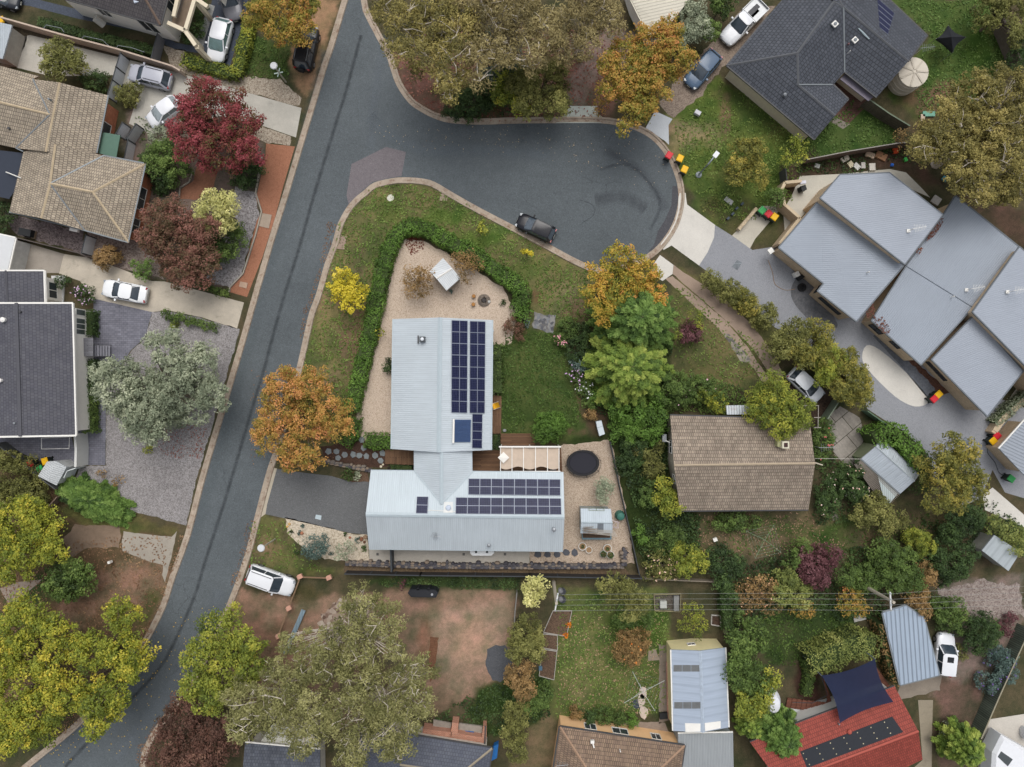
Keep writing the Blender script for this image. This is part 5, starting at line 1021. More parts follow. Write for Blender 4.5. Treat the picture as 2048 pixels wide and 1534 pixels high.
def conifer(name, label, x, y, r, height, pal, arms=70, group=None, rx=None, ang=0.0, spray=.34):
    """layered arms of drooping sprays round a leader"""
    SEED[0] += 1; rg = np.random.RandomState(SEED[0]); zc = height * .35; R_ = r / S * (H - zc) / H; RX = (rx or r) / S * (H - zc) / H; c0 = W(x, y, zc); base = np.array((c0[0], c0[1], 0)); root = empty(name, base, label, 'tree', group=group)
    top = np.array((W(x, y, height)[0], W(x, y, height)[1], height)); top[:2] = base[:2] * .7 + top[:2] * .3
    PP, NN, TT, TG = [], [], [], []; b = MB(); b.tube([base, (base + top) / 2, top], [.2, .13, .03], 7); ca, sa = math.cos(ang), math.sin(ang)
    for i in range(arms):
        u = (i + .5) / arms; h = .25 + (height - .35) * (1 - u) ** .85 if height > 1.6 else .3 + (height - .4) * (1 - u); rad = (.14 + .86 * u ** .6); a = i * 2.39996 + rg.randn() * .15; l = rad * (.82 + .3 * rg.rand())
        d = np.array((math.cos(a) * RX * ca - math.sin(a) * R_ * sa, math.cos(a) * RX * sa + math.sin(a) * R_ * ca, 0)) * l; L = np.linalg.norm(d)
        s0 = base + (top - base) * (h / height); tip = s0 + d + (0, 0, .12 * L * (1 - u) - .08 * L); n = max(14, int(L * 190))
        b.tube([s0, (s0 + tip) / 2 + (0, 0, .08 * L), tip], [.05, .03, .01], 4); v = rg.rand(n) ** .6; side = rg.randn(n) * .21 * (1.15 - v) * min(L, 2.2); dn = unit(d); pr = np.array((-dn[1], dn[0], 0))
        p = s0 + (tip - s0) * v[:, None] + pr * side[:, None] + (0, 0, 1) * (.10 * L * np.sin(v * 3.1) - .5 * np.abs(side) + rg.randn(n) * .05)[:, None]
        PP.append(p); NN.append(np.tile((0, 0, 1.), (n, 1)) + rg.randn(n, 3) * .45); TG.append(dn * 1.0 + pr * np.sign(side)[:, None] * .7 + rg.randn(n, 3) * .25); TT.append(.25 + .45 * v + .18 * rg.randn() + .2 * (rg.rand(n) - .5))
    P = np.concatenate(PP); P[:, 2] = np.maximum(P[:, 2], .05)
    leaf_obj('crown', P, np.concatenate(NN), spray * .36, 2.4, np.concatenate(TT), leafm(PAL[pal]), root, T=np.concatenate(TG), seed=SEED[0]); b.build('trunk', BARK, root); return root
def hedge(name, label, path, width, height, pal='hedge', leaf=.12, cat='hedge', group=None, cover=3.2, smooth=0, closed=False):
    """clipped hedge along px path (px path of its top surface)"""
    SEED[0] += 1; rg = np.random.RandomState(SEED[0]); Q = smooth_path(path, smooth) if smooth else path; P = [W(*p, height)[:2] for p in Q]; c = np.mean(P, 0); root = empty(name, (*c, 0), label, cat, group=group)
    A, NN = [], []; core = MB()
    for i, (a, e) in enumerate(zip(P, P[1:])):
        a = np.array(a); e = np.array(e); L = np.linalg.norm(e - a); d = (e - a) / L; nn = np.array((-d[1], d[0])); core.bar((*(a - d * .05), height * .46), (*(e + d * .05), height * .46), width * .74, height * .8)
        per = width + 2 * height; n = int(L * per * cover / leaf ** 2 * .5); s = rg.rand(n) * (L + width * .5) - width * .25; u = rg.rand(n) * per - per / 2; w2 = width / 2
        lat = np.clip(u, -w2, w2); z = height - np.maximum(np.abs(u) - w2, 0); ny = np.where(np.abs(u) > w2, np.sign(u), 0); nz = np.where(np.abs(u) > w2, .15, 1.)
        lat = lat + ny * rg.randn(n) * .06 + rg.randn(n) * .04; z = z + rg.randn(n) * .05 - .08 * (np.abs(lat) / w2) ** 4 * (ny == 0); gx = a[0] + d[0] * s + 300; gy = a[1] + d[1] * s + 300; bump = (vnoise(gx, gy, .9, 14) - .5) * .34 + (vnoise(gx + nn[0] * lat, gy + nn[1] * lat, 2.6, 15) - .5) * .2
        p = np.zeros((n, 3)); p[:, :2] = a + d * s[:, None] + nn * (lat * (1 + bump))[:, None]; p[:, 2] = np.maximum(z + bump, .05); A.append(p)
        q = np.zeros((n, 3)); q[:, :2] = nn * ny[:, None]; q[:, 2] = nz; NN.append(q + rg.randn(n, 3) * .5)
    P_ = np.concatenate(A); cl = vnoise(P_[:, 0] * 3 + 300, P_[:, 1] * 3 + 300, 1.0, 3); cl2 = vnoise(P_[:, 0] + 300, P_[:, 1] + 300, .8, 8)
    leaf_obj('foliage', P_, np.concatenate(NN), leaf, 1.4, .5 + .5 * (cl - .5) + .5 * (cl2 - .5) + .35 * (rg.rand(len(P_)) - .5), leafm(PAL[pal]), root, seed=3); core.build('branches', plain((62, 76, 40), .9, .25, 6), root); return root
def cover(name, poly, n_m2, size, pal, h=.2, aspect=1.6, label=None, thresh=None, tint0=.5, flat=False, z=0.0):
    """uncountable low growth or litter: one stuff object"""
    SEED[0] += 1; rg = np.random.RandomState(SEED[0]); Q = np.array(px(poly, z)); lo, hi = Q.min(0), Q.max(0); n = int(n_m2 * (hi[0] - lo[0]) * (hi[1] - lo[1])); X = lo[0] + rg.rand(n) * (hi[0] - lo[0]); Y = lo[1] + rg.rand(n) * (hi[1] - lo[1])
    k = sdist(X, Y, Q) + (vnoise(X + 300, Y + 300, 1.2, 4) - .5) * .6 < 0
    if thresh is not None: k &= vnoise(X + 300, Y + 300, .55, 11) + .4 * vnoise(X + 300, Y + 300, 1.9, 12) > thresh + .3 * rg.rand(n)
    X, Y = X[k], Y[k]; n = len(X)
    hz = (.03 + h * (.35 + .65 * vnoise(X + 300, Y + 300, .9, 21)) * rg.rand(n) ** .5) if not flat else np.full(n, .035) + .01 * rg.rand(n); P = np.stack([X, Y, hz + z], 1)
    N = rg.randn(n, 3) * (.6 if not flat else .12) + (0, 0, 1); cl = vnoise(X + 300, Y + 300, 1.1, 33)
    c = np.array(((lo[0] + hi[0]) / 2, (lo[1] + hi[1]) / 2, 0)); o = leaf_obj(name, P, N, size, aspect, tint0 + .7 * (cl - .5) + .5 * (rg.rand(n) - .5), leafm(pal if isinstance(pal, tuple) else PAL[pal]), None, seed=9, kind='stuff', loc=c); return o

# ---- big trees
tree('red_maple', 'big crimson maple over the driveway with the small white car beneath it', 'tree', [(430, 225, 62), (480, 262, 50), (378, 272, 45), (440, 300, 52), (388, 215, 36), (498, 300, 30), (420, 180, 22)], 6.5, 'maple', 'maple')
tree('autumn_tree', 'orange and green tree at the top edge over the black four wheel drive', 'tree', [(515, 25, 32), (560, 15, 50), (600, 55, 34), (555, 60, 30), (610, 10, 30)], 7, 'autumn2', 'maple')
tree('plum_tree', 'dusky red and green tree in front of the tan tiled house', 'tree', [(330, 440, 50), (350, 495, 60), (400, 520, 44), (298, 480, 26), (365, 550, 36), (415, 460, 28)], 5.5, 'rust', 'maple')
tree('pepper_tree', 'yellow green weeping crown touching the dusky red tree by the brown path', 'tree', [(430, 425, 42), (450, 405, 26)], 5.5, 'pale', 'wattle', group=None)
tree('shrub', 'mid green bush directly below the yellow green weeping crown', 'shrub', [(450, 480, 44), (430, 505, 28)], 3.5, 'green', 'fine')
tree('silver_gum', 'large grey green tree with silvery foliage on the grey gravel yard', 'tree', [(245, 775, 62), (300, 800, 70), (365, 790, 62), (400, 735, 48), (335, 700, 42), (285, 845, 42), (425, 790, 34), (225, 740, 24), (305, 865, 28)], 7, 'silver', 'silver')
conifer('juniper', 'long dark green juniper spreading over the edge of the grey gravel yard', 185, 1000, 42, 1.7, 'conifer', 130, rx=92, ang=-.42, spray=.4)
tree('yellow_tree', 'golden yellow and green tree on the left edge beside the old driveway', 'tree', [(30, 1045, 52), (85, 1060, 42), (50, 1105, 48), (10, 1120, 40), (105, 1105, 26), (60, 1020, 30)], 6.5, 'ygreen', 'broad')
tree('young_tree', 'green tree with yellow fringe between the golden tree and the small letterbox', 'tree', [(140, 1155, 44), (110, 1175, 30), (165, 1145, 24)], 4.5, 'green', 'broad')
tree('street_tree', 'wide yellow tipped street tree in the lower left corner, on the left edge', 'tree', [(45, 1245, 58), (110, 1265, 40), (40, 1370, 62), (100, 1330, 40), (60, 1440, 55), (20, 1480, 40), (10, 1300, 35)], 8, 'ygreen', 'broad')
tree('street_tree', 'yellow green street tree overhanging the road bend in the lower left', 'tree', [(240, 1235, 36), (250, 1310, 46), (180, 1305, 42), (265, 1345, 26), (130, 1390, 50), (200, 1400, 52), (235, 1395, 26), (190, 1455, 28)], 8, 'ygreen', 'broad')
tree('street_tree', 'bright green and yellow street tree on the right side of the road bend', 'tree', [(435, 1262, 42), (395, 1312, 38), (450, 1345, 52), (385, 1370, 32), (492, 1290, 36), (420, 1400, 32), (500, 1340, 34)], 7, 'lime', 'broad')
tree('copper_beech', 'dark reddish brown tree beside the kerb in the bottom edge', 'tree', [(375, 1425, 42), (335, 1490, 42), (420, 1495, 46), (385, 1520, 50), (440, 1450, 26)], 6, 'dkred', 'maple')
tree('gum_tree', 'tall grey green gum with pale limbs, upper one of three over the red dirt', 'tree', [(725, 1195, 34), (765, 1240, 42), (700, 1245, 40), (640, 1285, 36), (575, 1290, 30), (720, 1310, 52), (655, 1330, 48), (790, 1300, 26), (610, 1340, 32)], 9, 'gum', 'gum', GUMB, bare_limbs=4, trunk_r=.34)
tree('gum_tree', 'tall grey green gum with pale limbs, beside the green street tree', 'tree', [(570, 1385, 52), (490, 1400, 44), (480, 1455, 40), (545, 1440, 44), (620, 1400, 44), (610, 1480, 44), (640, 1440, 34), (555, 1340, 28)], 9, 'gum', 'gum', GUMB, bare_limbs=5, trunk_r=.34)
tree('gum_tree', 'tall grey green gum with pale limbs reaching over the slate tiled roof', 'tree', [(760, 1390, 60), (830, 1345, 42), (840, 1400, 36), (700, 1440, 52), (770, 1460, 48), (700, 1510, 40), (790, 1500, 34), (700, 1380, 42), (820, 1440, 30)], 9.5, 'gum', 'gum', GUMB, bare_limbs=6, trunk_r=.36)
tree('gum_tree', 'brown tinted gum with white limbs nearest the road on the top island bank', 'tree', [(775, 20, 38), (810, 70, 50), (865, 50, 56), (850, 115, 42), (905, 130, 50), (920, 60, 52), (800, 115, 22), (895, 175, 30), (880, -15, 60)], 11, 'gumg', 'gum', GUMB, bare_limbs=6, trunk_r=.36)
tree('gum_tree', 'olive brown gum with bare white twigs in the middle of the top bank', 'tree', [(985, 50, 56), (1040, 30, 52), (1010, 110, 34), (960, 110, 36), (1090, 60, 50), (1060, 110, 36), (1020, -15, 60), (950, -5, 46), (960, 170, 26)], 11, 'gumb', 'gum', GUMB, bare_limbs=6, trunk_r=.36)
tree('gum_tree', 'brown gum crown at the top edge left of the cream roof', 'tree', [(1150, 40, 46), (1205, 20, 42), (1230, 45, 26), (1170, 90, 30), (1120, 100, 32), (1190, -20, 50)], 9, 'gumb', 'gum', GUMB, bare_limbs=3)
tree('bush_tree', 'dull green leafy tree on the kerb left of the white crossover', 'tree', [(1090, 170, 46), (1110, 205, 32), (1060, 205, 32), (1040, 165, 34), (1110, 135, 26)], 5.5, 'olive', 'fine')
tree('bush_tree', 'bright yellow green shrub between the gum and the dull green leafy tree', 'tree', [(1010, 190, 28), (1025, 150, 30), (1040, 215, 20), (1000, 160, 18)], 4, 'lime', 'broad')
tree('shrub', 'dark blue green bush in the gap between the top bank gums', 'shrub', [(1005, 85, 36), (1020, 130, 34), (980, 130, 26)], 4.0, 'blue', 'fine')
tree('shrub', 'dark green undergrowth bush under the top bank gums, nearest the kerb', 'shrub', [(945, 205, 34), (975, 180, 30), (905, 215, 24)], 2.4, 'dgreen', 'shrub')
tree('oak_tree', 'spreading bronze and green tree at the head of the cul-de-sac', 'tree', [(1300, 85, 42), (1340, 65, 32), (1250, 120, 42), (1300, 140, 46), (1350, 120, 36), (1270, 180, 44), (1230, 165, 34), (1315, 180, 28), (1375, 120, 22), (1265, 228, 26), (1290, 215, 26), (1245, 262, 16), (1215, 130, 24)], 8, 'autumn2', 'maple')
tree('young_tree', 'small russet sapling at the right edge of the white crossover', 'tree', [(1200, 212, 18), (1210, 200, 12)], 3, 'autumn', 'sparse')
tree('shrub', 'pale grey green bush against the cream ribbed roof', 'shrub', [(1380, 35, 34), (1370, 70, 26), (1405, 55, 24), (1390, 10, 22)], 4, 'silver', 'fine')
tree('shrub', 'bright green bush at the top edge beside the white ute', 'shrub', [(1440, 12, 26), (1420, 60, 22), (1455, 0, 20)], 3.2, 'green', 'broad')
tree('wattle_tree', 'rounded olive yellow tree on the lawn beside the curved street light', 'tree', [(1493, 310, 36), (1515, 350, 26), (1475, 345, 26), (1510, 300, 22)], 5, 'gold', 'fine')
tree('robinia', 'feathery bright green small tree against the dark fence corner', 'tree', [(1585, 300, 24), (1605, 290, 16), (1570, 320, 14), (1600, 318, 14), (1590, 278, 12)], 4, 'lime', 'sparse')
tree('shrub', 'green bush at the corner of the brick courtyard wall', 'shrub', [(1548, 395, 20), (1560, 385, 12)], 2.4, 'green', 'fine')
tree('gum_tree', 'huge golden green gum on the right edge above the townhouses', 'tree', [(1950, 195, 54), (2010, 175, 46), (1900, 250, 52), (1960, 270, 62), (2030, 250, 56), (1930, 330, 50), (1870, 290, 42), (2000, 340, 58), (2040, 370, 40), (1960, 385, 30), (1835, 295, 24)], 9, 'gumg', 'fine', GUMB, bare_limbs=3, trunk_r=.4)
tree('shrub', 'brownish bush at the fence junction left of the huge golden gum', 'shrub', [(1815, 280, 20), (1800, 270, 12)], 2.4, 'brown', 'sparse')
tree('shrub', 'dark olive tree in the very top right corner', 'tree', [(1985, 20, 34), (2035, 15, 34), (2040, 70, 26), (2000, -10, 30)], 5, 'olive', 'fine')
tree('shrub', 'round green bush on the right edge by the leaning paling fence', 'shrub', [(2030, 120, 22), (2045, 90, 24)], 2.6, 'dgreen', 'shrub')
tree('autumn_tree', 'golden orange tree over the kerb at the bottom of the turning circle', 'tree', [(1243, 512, 30), (1200, 545, 26), (1282, 548, 34), (1235, 575, 40), (1305, 585, 28), (1190, 590, 28), (1210, 620, 28), (1310, 545, 14), (1168, 580, 14)], 6.5, 'autumn3', 'maple', bare_limbs=1)
conifer('cypress', 'tall dark green conifer directly below the golden orange tree', 1272, 640, 92, 7.5, 'conifer', 190)
conifer('cypress', 'lighter tipped conifer overlapping the lower side of the dark one', 1256, 735, 96, 6.5, 'conify', 190)
tree('shrub', 'yellow green bush wedged between the golden orange tree and the dark conifer', 'shrub', [(1235, 610, 26), (1260, 600, 22), (1210, 630, 20), (1290, 610, 18)], 4.5, 'lime', 'fine')
tree('smoke_bush', 'small maroon bush on the sloping lawn right of the conifers', 'shrub', [(1385, 662, 24), (1370, 672, 14)], 2.4, 'plum', 'shrub')
tree('young_tree', 'sparse yellow sapling behind the maroon bush', 'tree', [(1390, 632, 16), (1355, 670, 10), (1400, 650, 10)], 2.8, 'lime', 'bare')
G1 = 'bushes in the row beside the grey shared driveway'
for x, y, r, pal, lb in ((1420, 560, 20, 'olive', 'first bush at the street end of the row beside the grey drive'), (1455, 578, 24, 'olive', 'twiggy olive bush, second in the row beside the grey drive'), (1490, 602, 27, 'gold', 'thickest yellow olive bush in the row beside the grey drive'), (1527, 630, 25, 'olive', 'bush at the house end of the row beside the grey drive')):
    tree('shrub', lb, 'shrub', [(x, y, r), (x + 10, y + 12, r * .7)], 2.4, pal, 'shrub', group=G1)
for lob, pal, lb in (([(1582, 670, 34), (1560, 695, 28), (1600, 655, 22)], 'olive', 'olive tree at the upper end of the line between the two driveways'), ([(1625, 690, 46), (1605, 708, 26)], 'gold', 'golden tree second in the line between the two driveways'), ([(1662, 722, 40), (1652, 748, 24)], 'lime', 'bright green tree in the middle of the line between the two driveways'), ([(1700, 755, 44), (1715, 785, 32), (1690, 725, 28), (1675, 775, 24)], 'gold', 'large golden green tree at the lower end of the line opposite the white loop')):
    tree('screen_tree', lb, 'tree', lob, 4.5, pal, 'fine', group='line of trees between the two driveways')
tree('wattle_tree', 'yellow green tree leaning over the top corner of the old cottage roof', 'tree', [(1545, 795, 42), (1575, 825, 44), (1532, 825, 34), (1596, 838, 22), (1560, 855, 24), (1542, 764, 24)], 5.5, 'lime', 'fine')
tree('shrub', 'yellowish bush pressed against the top left of the cottage awning', 'shrub', [(1435, 805, 20), (1410, 790, 16)], 2.6, 'ygreen', 'shrub')
tree('shrub', 'flowering green shrub just above the old cottage roof', 'shrub', [(1395, 775, 30), (1365, 790, 24), (1425, 780, 22)], 2.8, 'green', 'shrub', flowers=(((220, 150, 170), (236, 200, 210)), 14, .14))
tree('creeper_mound', 'bright green creeper mound below the conifers, centre', 'shrub', [(1260, 820, 44), (1300, 800, 34), (1290, 850, 40), (1240, 860, 26)], 1.8, 'hedge', 'broad')
tree('creeper_mound', 'green tangle right of the bright creeper mound by the cottage', 'shrub', [(1330, 790, 34), (1350, 765, 24)], 2.0, 'green', 'fine')
tree('shrub', 'dark green shrub on the lower left of the bright creeper mound', 'shrub', [(1270, 900, 30), (1250, 930, 22)], 1.8, 'dgreen', 'shrub')
tree('shrub', 'dull olive shrub left of the cottage wall', 'shrub', [(1300, 905, 28), (1305, 940, 24)], 2.2, 'olive', 'wattle')
tree('shrub', 'leafy yellow green tree at the lower left corner of the cottage', 'shrub', [(1335, 995, 28), (1345, 1015, 22), (1330, 970, 20)], 3.2, 'lime', 'broad')
tree('shrub', 'bright green bush between the garden gate end and the yellow green corner tree', 'shrub', [(1305, 975, 24), (1295, 1000, 16)], 2.0, 'green', 'fine')
tree('rose_bush', 'rambling bush with pink roses by the lower corner of the gravel yard fence', 'shrub', [(1320, 1130, 30), (1345, 1140, 24), (1300, 1145, 18)], 1.8, 'olive', 'sparse', flowers=(((220, 160, 140), (236, 196, 176)), 36, .16))
tree('shrub', 'yellow leaved tree at the bottom left of the shaded lower garden', 'tree', [(1375, 1110, 30), (1395, 1125, 22), (1370, 1135, 20)], 3.2, 'lime', 'fine')
tree('shrub', 'rounded green bush just left of the yellow leaved tree', 'shrub', [(1330, 1085, 26), (1350, 1070, 18)], 2.0, 'green', 'fine')
tree('shrub', 'small bright green bush against the dark fence right of the compost bin', 'shrub', [(1278, 1068, 16), (1284, 1082, 12)], 1.6, 'hedge', 'broad')
tree('shrub', 'dark green bush right of the yellow leaved tree', 'shrub', [(1440, 1120, 28), (1470, 1130, 24), (1450, 1150, 20)], 2.4, 'dgreen', 'fine')
tree('shrub', 'loose olive bush under the bottom wall of the cottage', 'shrub', [(1470, 1040, 28), (1440, 1045, 20), (1500, 1045, 20)], 1.8, 'green', 'wattle')
tree('citrus_tree', 'round glossy green citrus tree on the edge of the back lawn', 'tree', [(1098, 857, 33), (1110, 845, 20), (1085, 868, 20), (1095, 838, 16)], 2.6, 'hedge', 'shrub')
tree('yellow_tree', 'bright yellow tree on the verge beside the long hedge', 'tree', [(690, 560, 26), (712, 585, 22), (680, 590, 20), (700, 608, 20), (665, 575, 12), (720, 610, 10)], 4, 'yellow', 'broad')
tree('crab_apple', 'twiggy thin leaved tree left of the cubby house on the gravel', 'tree', [(830, 555, 26), (850, 575, 22), (825, 580, 18), (850, 545, 18)], 2.8, 'brown', 'sparse', bare_limbs=2)
tree('crab_apple', 'twiggy thin leaved tree right of the cubby house by the hedge', 'tree', [(930, 525, 24), (950, 530, 18), (930, 555, 14), (915, 515, 14)], 2.8, 'brown', 'sparse', bare_limbs=2)
tree('autumn_tree', 'large copper orange tree overhanging the road beside the dark driveway', 'tree', [(560, 770, 34), (620, 775, 42), (550, 830, 44), (610, 845, 52), (660, 830, 40), (530, 880, 28), (580, 905, 36), (620, 915, 26), (680, 860, 22), (575, 745, 16)], 6.5, 'autumn', 'maple', bare_limbs=1)
tree('olive_tree', 'dark grey green olive bush in the pale gravel garden by the street', 'tree', [(630, 1092, 22), (615, 1105, 12), (645, 1085, 12)], 2.4, 'blue', 'fine')
tree('olive_tree', 'lighter olive bush beside the end wall in the pale gravel garden', 'tree', [(690, 1100, 18), (702, 1092, 12), (680, 1112, 10)], 2.2, 'silver', 'sparse')
tree('olive_tree', 'young silvery olive tree between the trampoline and the garden shed', 'tree', [(1208, 978, 18), (1212, 965, 12), (1200, 985, 10), (1208, 998, 10)], 2.4, 'silver', 'fine')
tree('sapling', 'tiny yellow green sapling on the lawn above the hedge bend', 'tree', [(966, 450, 9), (968, 462, 8), (960, 460, 6)], 1.8, 'lime', 'broad')
tree('sapling', 'tiny golden sapling on the lawn beside the kerb near the black wagon', 'tree', [(1054, 504, 6), (1061, 508, 5), (1048, 503, 5)], 1.5, 'yellow', 'broad')
tree('shrub', 'clump of pale yellow foliage beside the left power pole', 'tree', [(1068, 1180, 26), (1078, 1168, 18), (1060, 1200, 16)], 4, 'pale', 'broad')
tree('wattle_tree', 'yellow olive tree under the power lines right of the left pole', 'tree', [(1235, 1180, 30), (1265, 1190, 30), (1280, 1210, 22), (1210, 1170, 18), (1260, 1225, 20)], 5, 'olive', 'wattle')
tree('shrub', 'green bush beneath the yellow olive tree under the power lines', 'shrub', [(1260, 1238, 24), (1240, 1245, 16), (1290, 1240, 16)], 2.6, 'green', 'fine')
tree('shrub', 'round bronze bush in the middle of the back lawn', 'shrub', [(1262, 1290, 32), (1280, 1275, 20), (1245, 1300, 20), (1265, 1318, 16)], 2.6, 'brown', 'shrub', flowers=(((220, 120, 50), (230, 150, 80)), 16, .14))
tree('shrub', 'olive tree beside the long narrow vegetable beds, upper one', 'tree', [(1050, 1270, 32), (1035, 1300, 26), (1070, 1300, 26), (1060, 1245, 20)], 4, 'olive', 'fine')
tree('shrub', 'bronze green bush in the middle of the row left of the vegetable beds', 'tree', [(1040, 1350, 30), (1050, 1380, 24)], 4, 'brown', 'fine')
tree('shrub', 'green bush at the lower end of the row left of the vegetable beds', 'tree', [(1080, 1395, 26), (1065, 1410, 20), (1090, 1380, 16)], 3, 'green', 'fine')
tree('shrub', 'tall dark shrub near the bottom of the fence beside the mown strip', 'tree', [(1030, 1430, 28), (1025, 1470, 26), (1035, 1500, 22)], 3.5, 'olive', 'fine')
tree('sapling', 'thin lime leaved sapling by the wire enclosure', 'tree', [(1385, 1225, 22), (1400, 1245, 18), (1370, 1250, 16), (1395, 1270, 12)], 2.8, 'lime', 'bare', bare_limbs=2)
for lob, pal, lb in (([(1497, 1270, 36), (1480, 1290, 26), (1515, 1285, 26)], 'green', 'top tree in the row right of the long cream garage'), ([(1490, 1345, 38), (1520, 1365, 36), (1480, 1325, 26)], 'green', 'middle tree in the row right of the long cream garage'), ([(1540, 1360, 20), (1500, 1410, 32), (1525, 1400, 24)], 'lime', 'yellow green tree low in the row right of the long cream garage')):
    tree('garden_tree', lb, 'tree', lob, 4.5, pal, 'broad', group='row of trees right of the cream garage')
conifer('cypress', 'drooping dark green conifer touching the left corner of the red roof', 1560, 1470, 58, 5, 'conifer', 110)
conifer('cypress', 'small dark conifer at the carport corner left of the red roof', 1500, 1450, 30, 4, 'conify', 60)
conifer('cypress', 'green conifer at the bottom edge right of the red roof', 1925, 1490, 48, 5, 'conify', 100)
tree('plum_tree', 'dark purple leaved bush in the shaded lower right garden', 'shrub', [(1635, 1125, 34), (1660, 1110, 22), (1620, 1145, 24), (1640, 1155, 24)], 3.2, 'plum', 'fine')
tree('shrub', 'green bush between the purple leaved bush and the clothes hoist', 'shrub', [(1600, 1095, 20), (1580, 1120, 18)], 2.2, 'green', 'fine')
tree('golden_cypress', 'round bright yellow green bush above the right power pole', 'shrub', [(1840, 1082, 26), (1825, 1070, 18), (1855, 1095, 16)], 2.6, 'lime', 'shrub')
tree('ash_tree', 'large olive gold tree standing over the lower end of the grey drive', 'tree', [(1905, 905, 34), (1930, 940, 40), (1880, 945, 38), (1910, 985, 38), (1950, 975, 30), (1870, 1000, 24), (1935, 900, 22)], 6.5, 'gold', 'fine')
tree('shrub', 'dark green bush under the lower side of the large olive gold tree', 'shrub', [(1920, 1045, 36), (1900, 1070, 26), (1950, 1040, 24)], 3, 'dgreen', 'fine')
tree('shrub', 'green conifer like bush hanging over the small silver shed', 'shrub', [(2010, 1060, 22), (1990, 1050, 20), (2040, 1080, 24), (2030, 1100, 12)], 3, 'vine', 'fine')
tree('rose_bush', 'large rambling rose with many pale blooms beside the galvanised shed', 'shrub', [(1700, 960, 34), (1665, 980, 30), (1720, 985, 24), (1655, 1010, 22), (1710, 935, 18)], 2.4, 'dgreen', 'shrub', flowers=(((216, 170, 150), (240, 224, 210)), 60, .13))
tree('rose_bush', 'pink flowering bush at the right end of the cottage', 'shrub', [(1645, 875, 22), (1640, 905, 18), (1650, 850, 14)], 1.8, 'green', 'shrub', flowers=(((210, 90, 100), (230, 130, 130)), 12, .14))
tree('shrub', 'olive green tree below the dark slatted lean-to', 'tree', [(1750, 1010, 28), (1730, 1030, 26), (1765, 1035, 20)], 3.2, 'olive', 'fine')
tree('shrub', 'spreading olive branch bush right of the tree below the lean-to', 'tree', [(1790, 1035, 22), (1770, 1055, 18), (1805, 1045, 12)], 2.6, 'olive', 'wattle')
hedge('creeper', 'thick green creeper growing over the back of the galvanised shed', [(1755, 880), (1790, 868), (1820, 890), (1845, 925)], 1.9, 3.0, 'hedge', .15, 'creeper', smooth=3)
tree('shrub', 'green thicket between the creeper and the large olive gold tree', 'shrub', [(1835, 965, 22), (1850, 945, 16)], 2.2, 'green', 'fine')
# thicket along the back boundary, lower right
for lob, h_, pal, sty, lb in (([(1500, 1190, 34), (1530, 1180, 28), (1540, 1210, 22)], 3, 'brown', 'sparse', 'bronze flowering bush under the wires right of the long hedge'), ([(1590, 1180, 34), (1570, 1160, 26), (1560, 1190, 20)], 3, 'vine', 'fine', 'yellow green bush third along the thicket under the wires'), ([(1600, 1215, 22), (1615, 1225, 14)], 2.4, 'autumn', 'sparse', 'small russet bush at the edge of the dark shaded lawn'), ([(1700, 1200, 26), (1720, 1215, 20), (1690, 1215, 18)], 3, 'autumn2', 'sparse', 'russet leaved bush around the foot of the right power pole'), ([(1720, 1155, 30), (1755, 1150, 30), (1690, 1150, 20)], 3, 'green', 'fine', 'green bush between the purple bush and the right power pole'), ([(1775, 1110, 34), (1805, 1130, 34), (1820, 1160, 30), (1790, 1160, 30)], 3.5, 'green', 'fine', 'large green bush behind the right power pole'), ([(1850, 1150, 26), (1835, 1190, 28), (1845, 1220, 16)], 3, 'brown', 'fine', 'bronze green creeper bush over the top of the ribbed carport'), ([(1905, 1130, 34), (1870, 1120, 26), (1930, 1110, 24)], 3, 'dgreen', 'fine', 'dark green bush right of the round yellow green bush'), ([(1900, 1235, 30), (1880, 1215, 24), (1910, 1215, 20)], 1.8, 'green', 'fine', 'low green bush right of the ribbed carport'), ([(1960, 1262, 40), (1985, 1265, 24), (1945, 1285, 20)], 2.0, 'dgreen', 'fine', 'broad dark green bush above the white car in the lower right'), ([(1470, 1130, 20), (1450, 1170, 22), (1460, 1200, 18)], 2.6, 'dgreen', 'wattle', 'green bush at the top of the narrow hedge by the long garage')):
    tree('shrub', lb, 'shrub', lob, h_, pal, sty, flowers=((((214, 150, 120), (230, 190, 150)), 26, .13) if 'flowering' in lb else None))
tree('lavender_bush', 'purple tinged bush beside the lower part of the slatted fence', 'shrub', [(2000, 1320, 28), (2015, 1345, 20), (1985, 1300, 14)], 1.4, 'blue', 'shrub', flowers=(((90, 70, 130), (120, 96, 160)), 30, .12))
tree('lavender_bush', 'purple tinged bush at the lower end near the sheltered path', 'shrub', [(1975, 1362, 22), (1990, 1375, 14)], 1.3, 'blue', 'shrub', flowers=(((90, 70, 130), (120, 96, 160)), 24, .12))
tree('shrub', 'low dark purple bush right of the broad dark green one', 'shrub', [(2010, 1255, 16), (2020, 1235, 12)], 1.0, 'plum', 'shrub')
tree('shrub', 'small dark bush beside the front of the lower right white car', 'shrub', [(1920, 1308, 13), (1915, 1295, 9)], 1.0, 'olive', 'shrub')
tree('shrub', 'pale grey green plant at the foot of the side driveway', 'shrub', [(1890, 1465, 12), (1895, 1450, 8)], 1.2, 'silver', 'shrub')
hedge('ivy', 'rusty green ivy strip climbing the left side of the ribbed carport', [(1765, 1250), (1776, 1300), (1788, 1345), (1796, 1370)], .7, 2.2, 'brown', .15, 'ivy', cover=1.6)
hedge('pergola_vine', 'thick yellow green vine roof on the pergola beside the dark shade sail', [(1628, 1330), (1655, 1322), (1690, 1304), (1725, 1293), (1752, 1300)], 2.3, 2.8, 'vine', .13, 'vine')
hedge('hedge', 'clipped green hedge along the inside of the deck beside the red roofed house', [(1615, 1325), (1622, 1360), (1615, 1390)], .9, 1.1, 'green', cat='hedge')
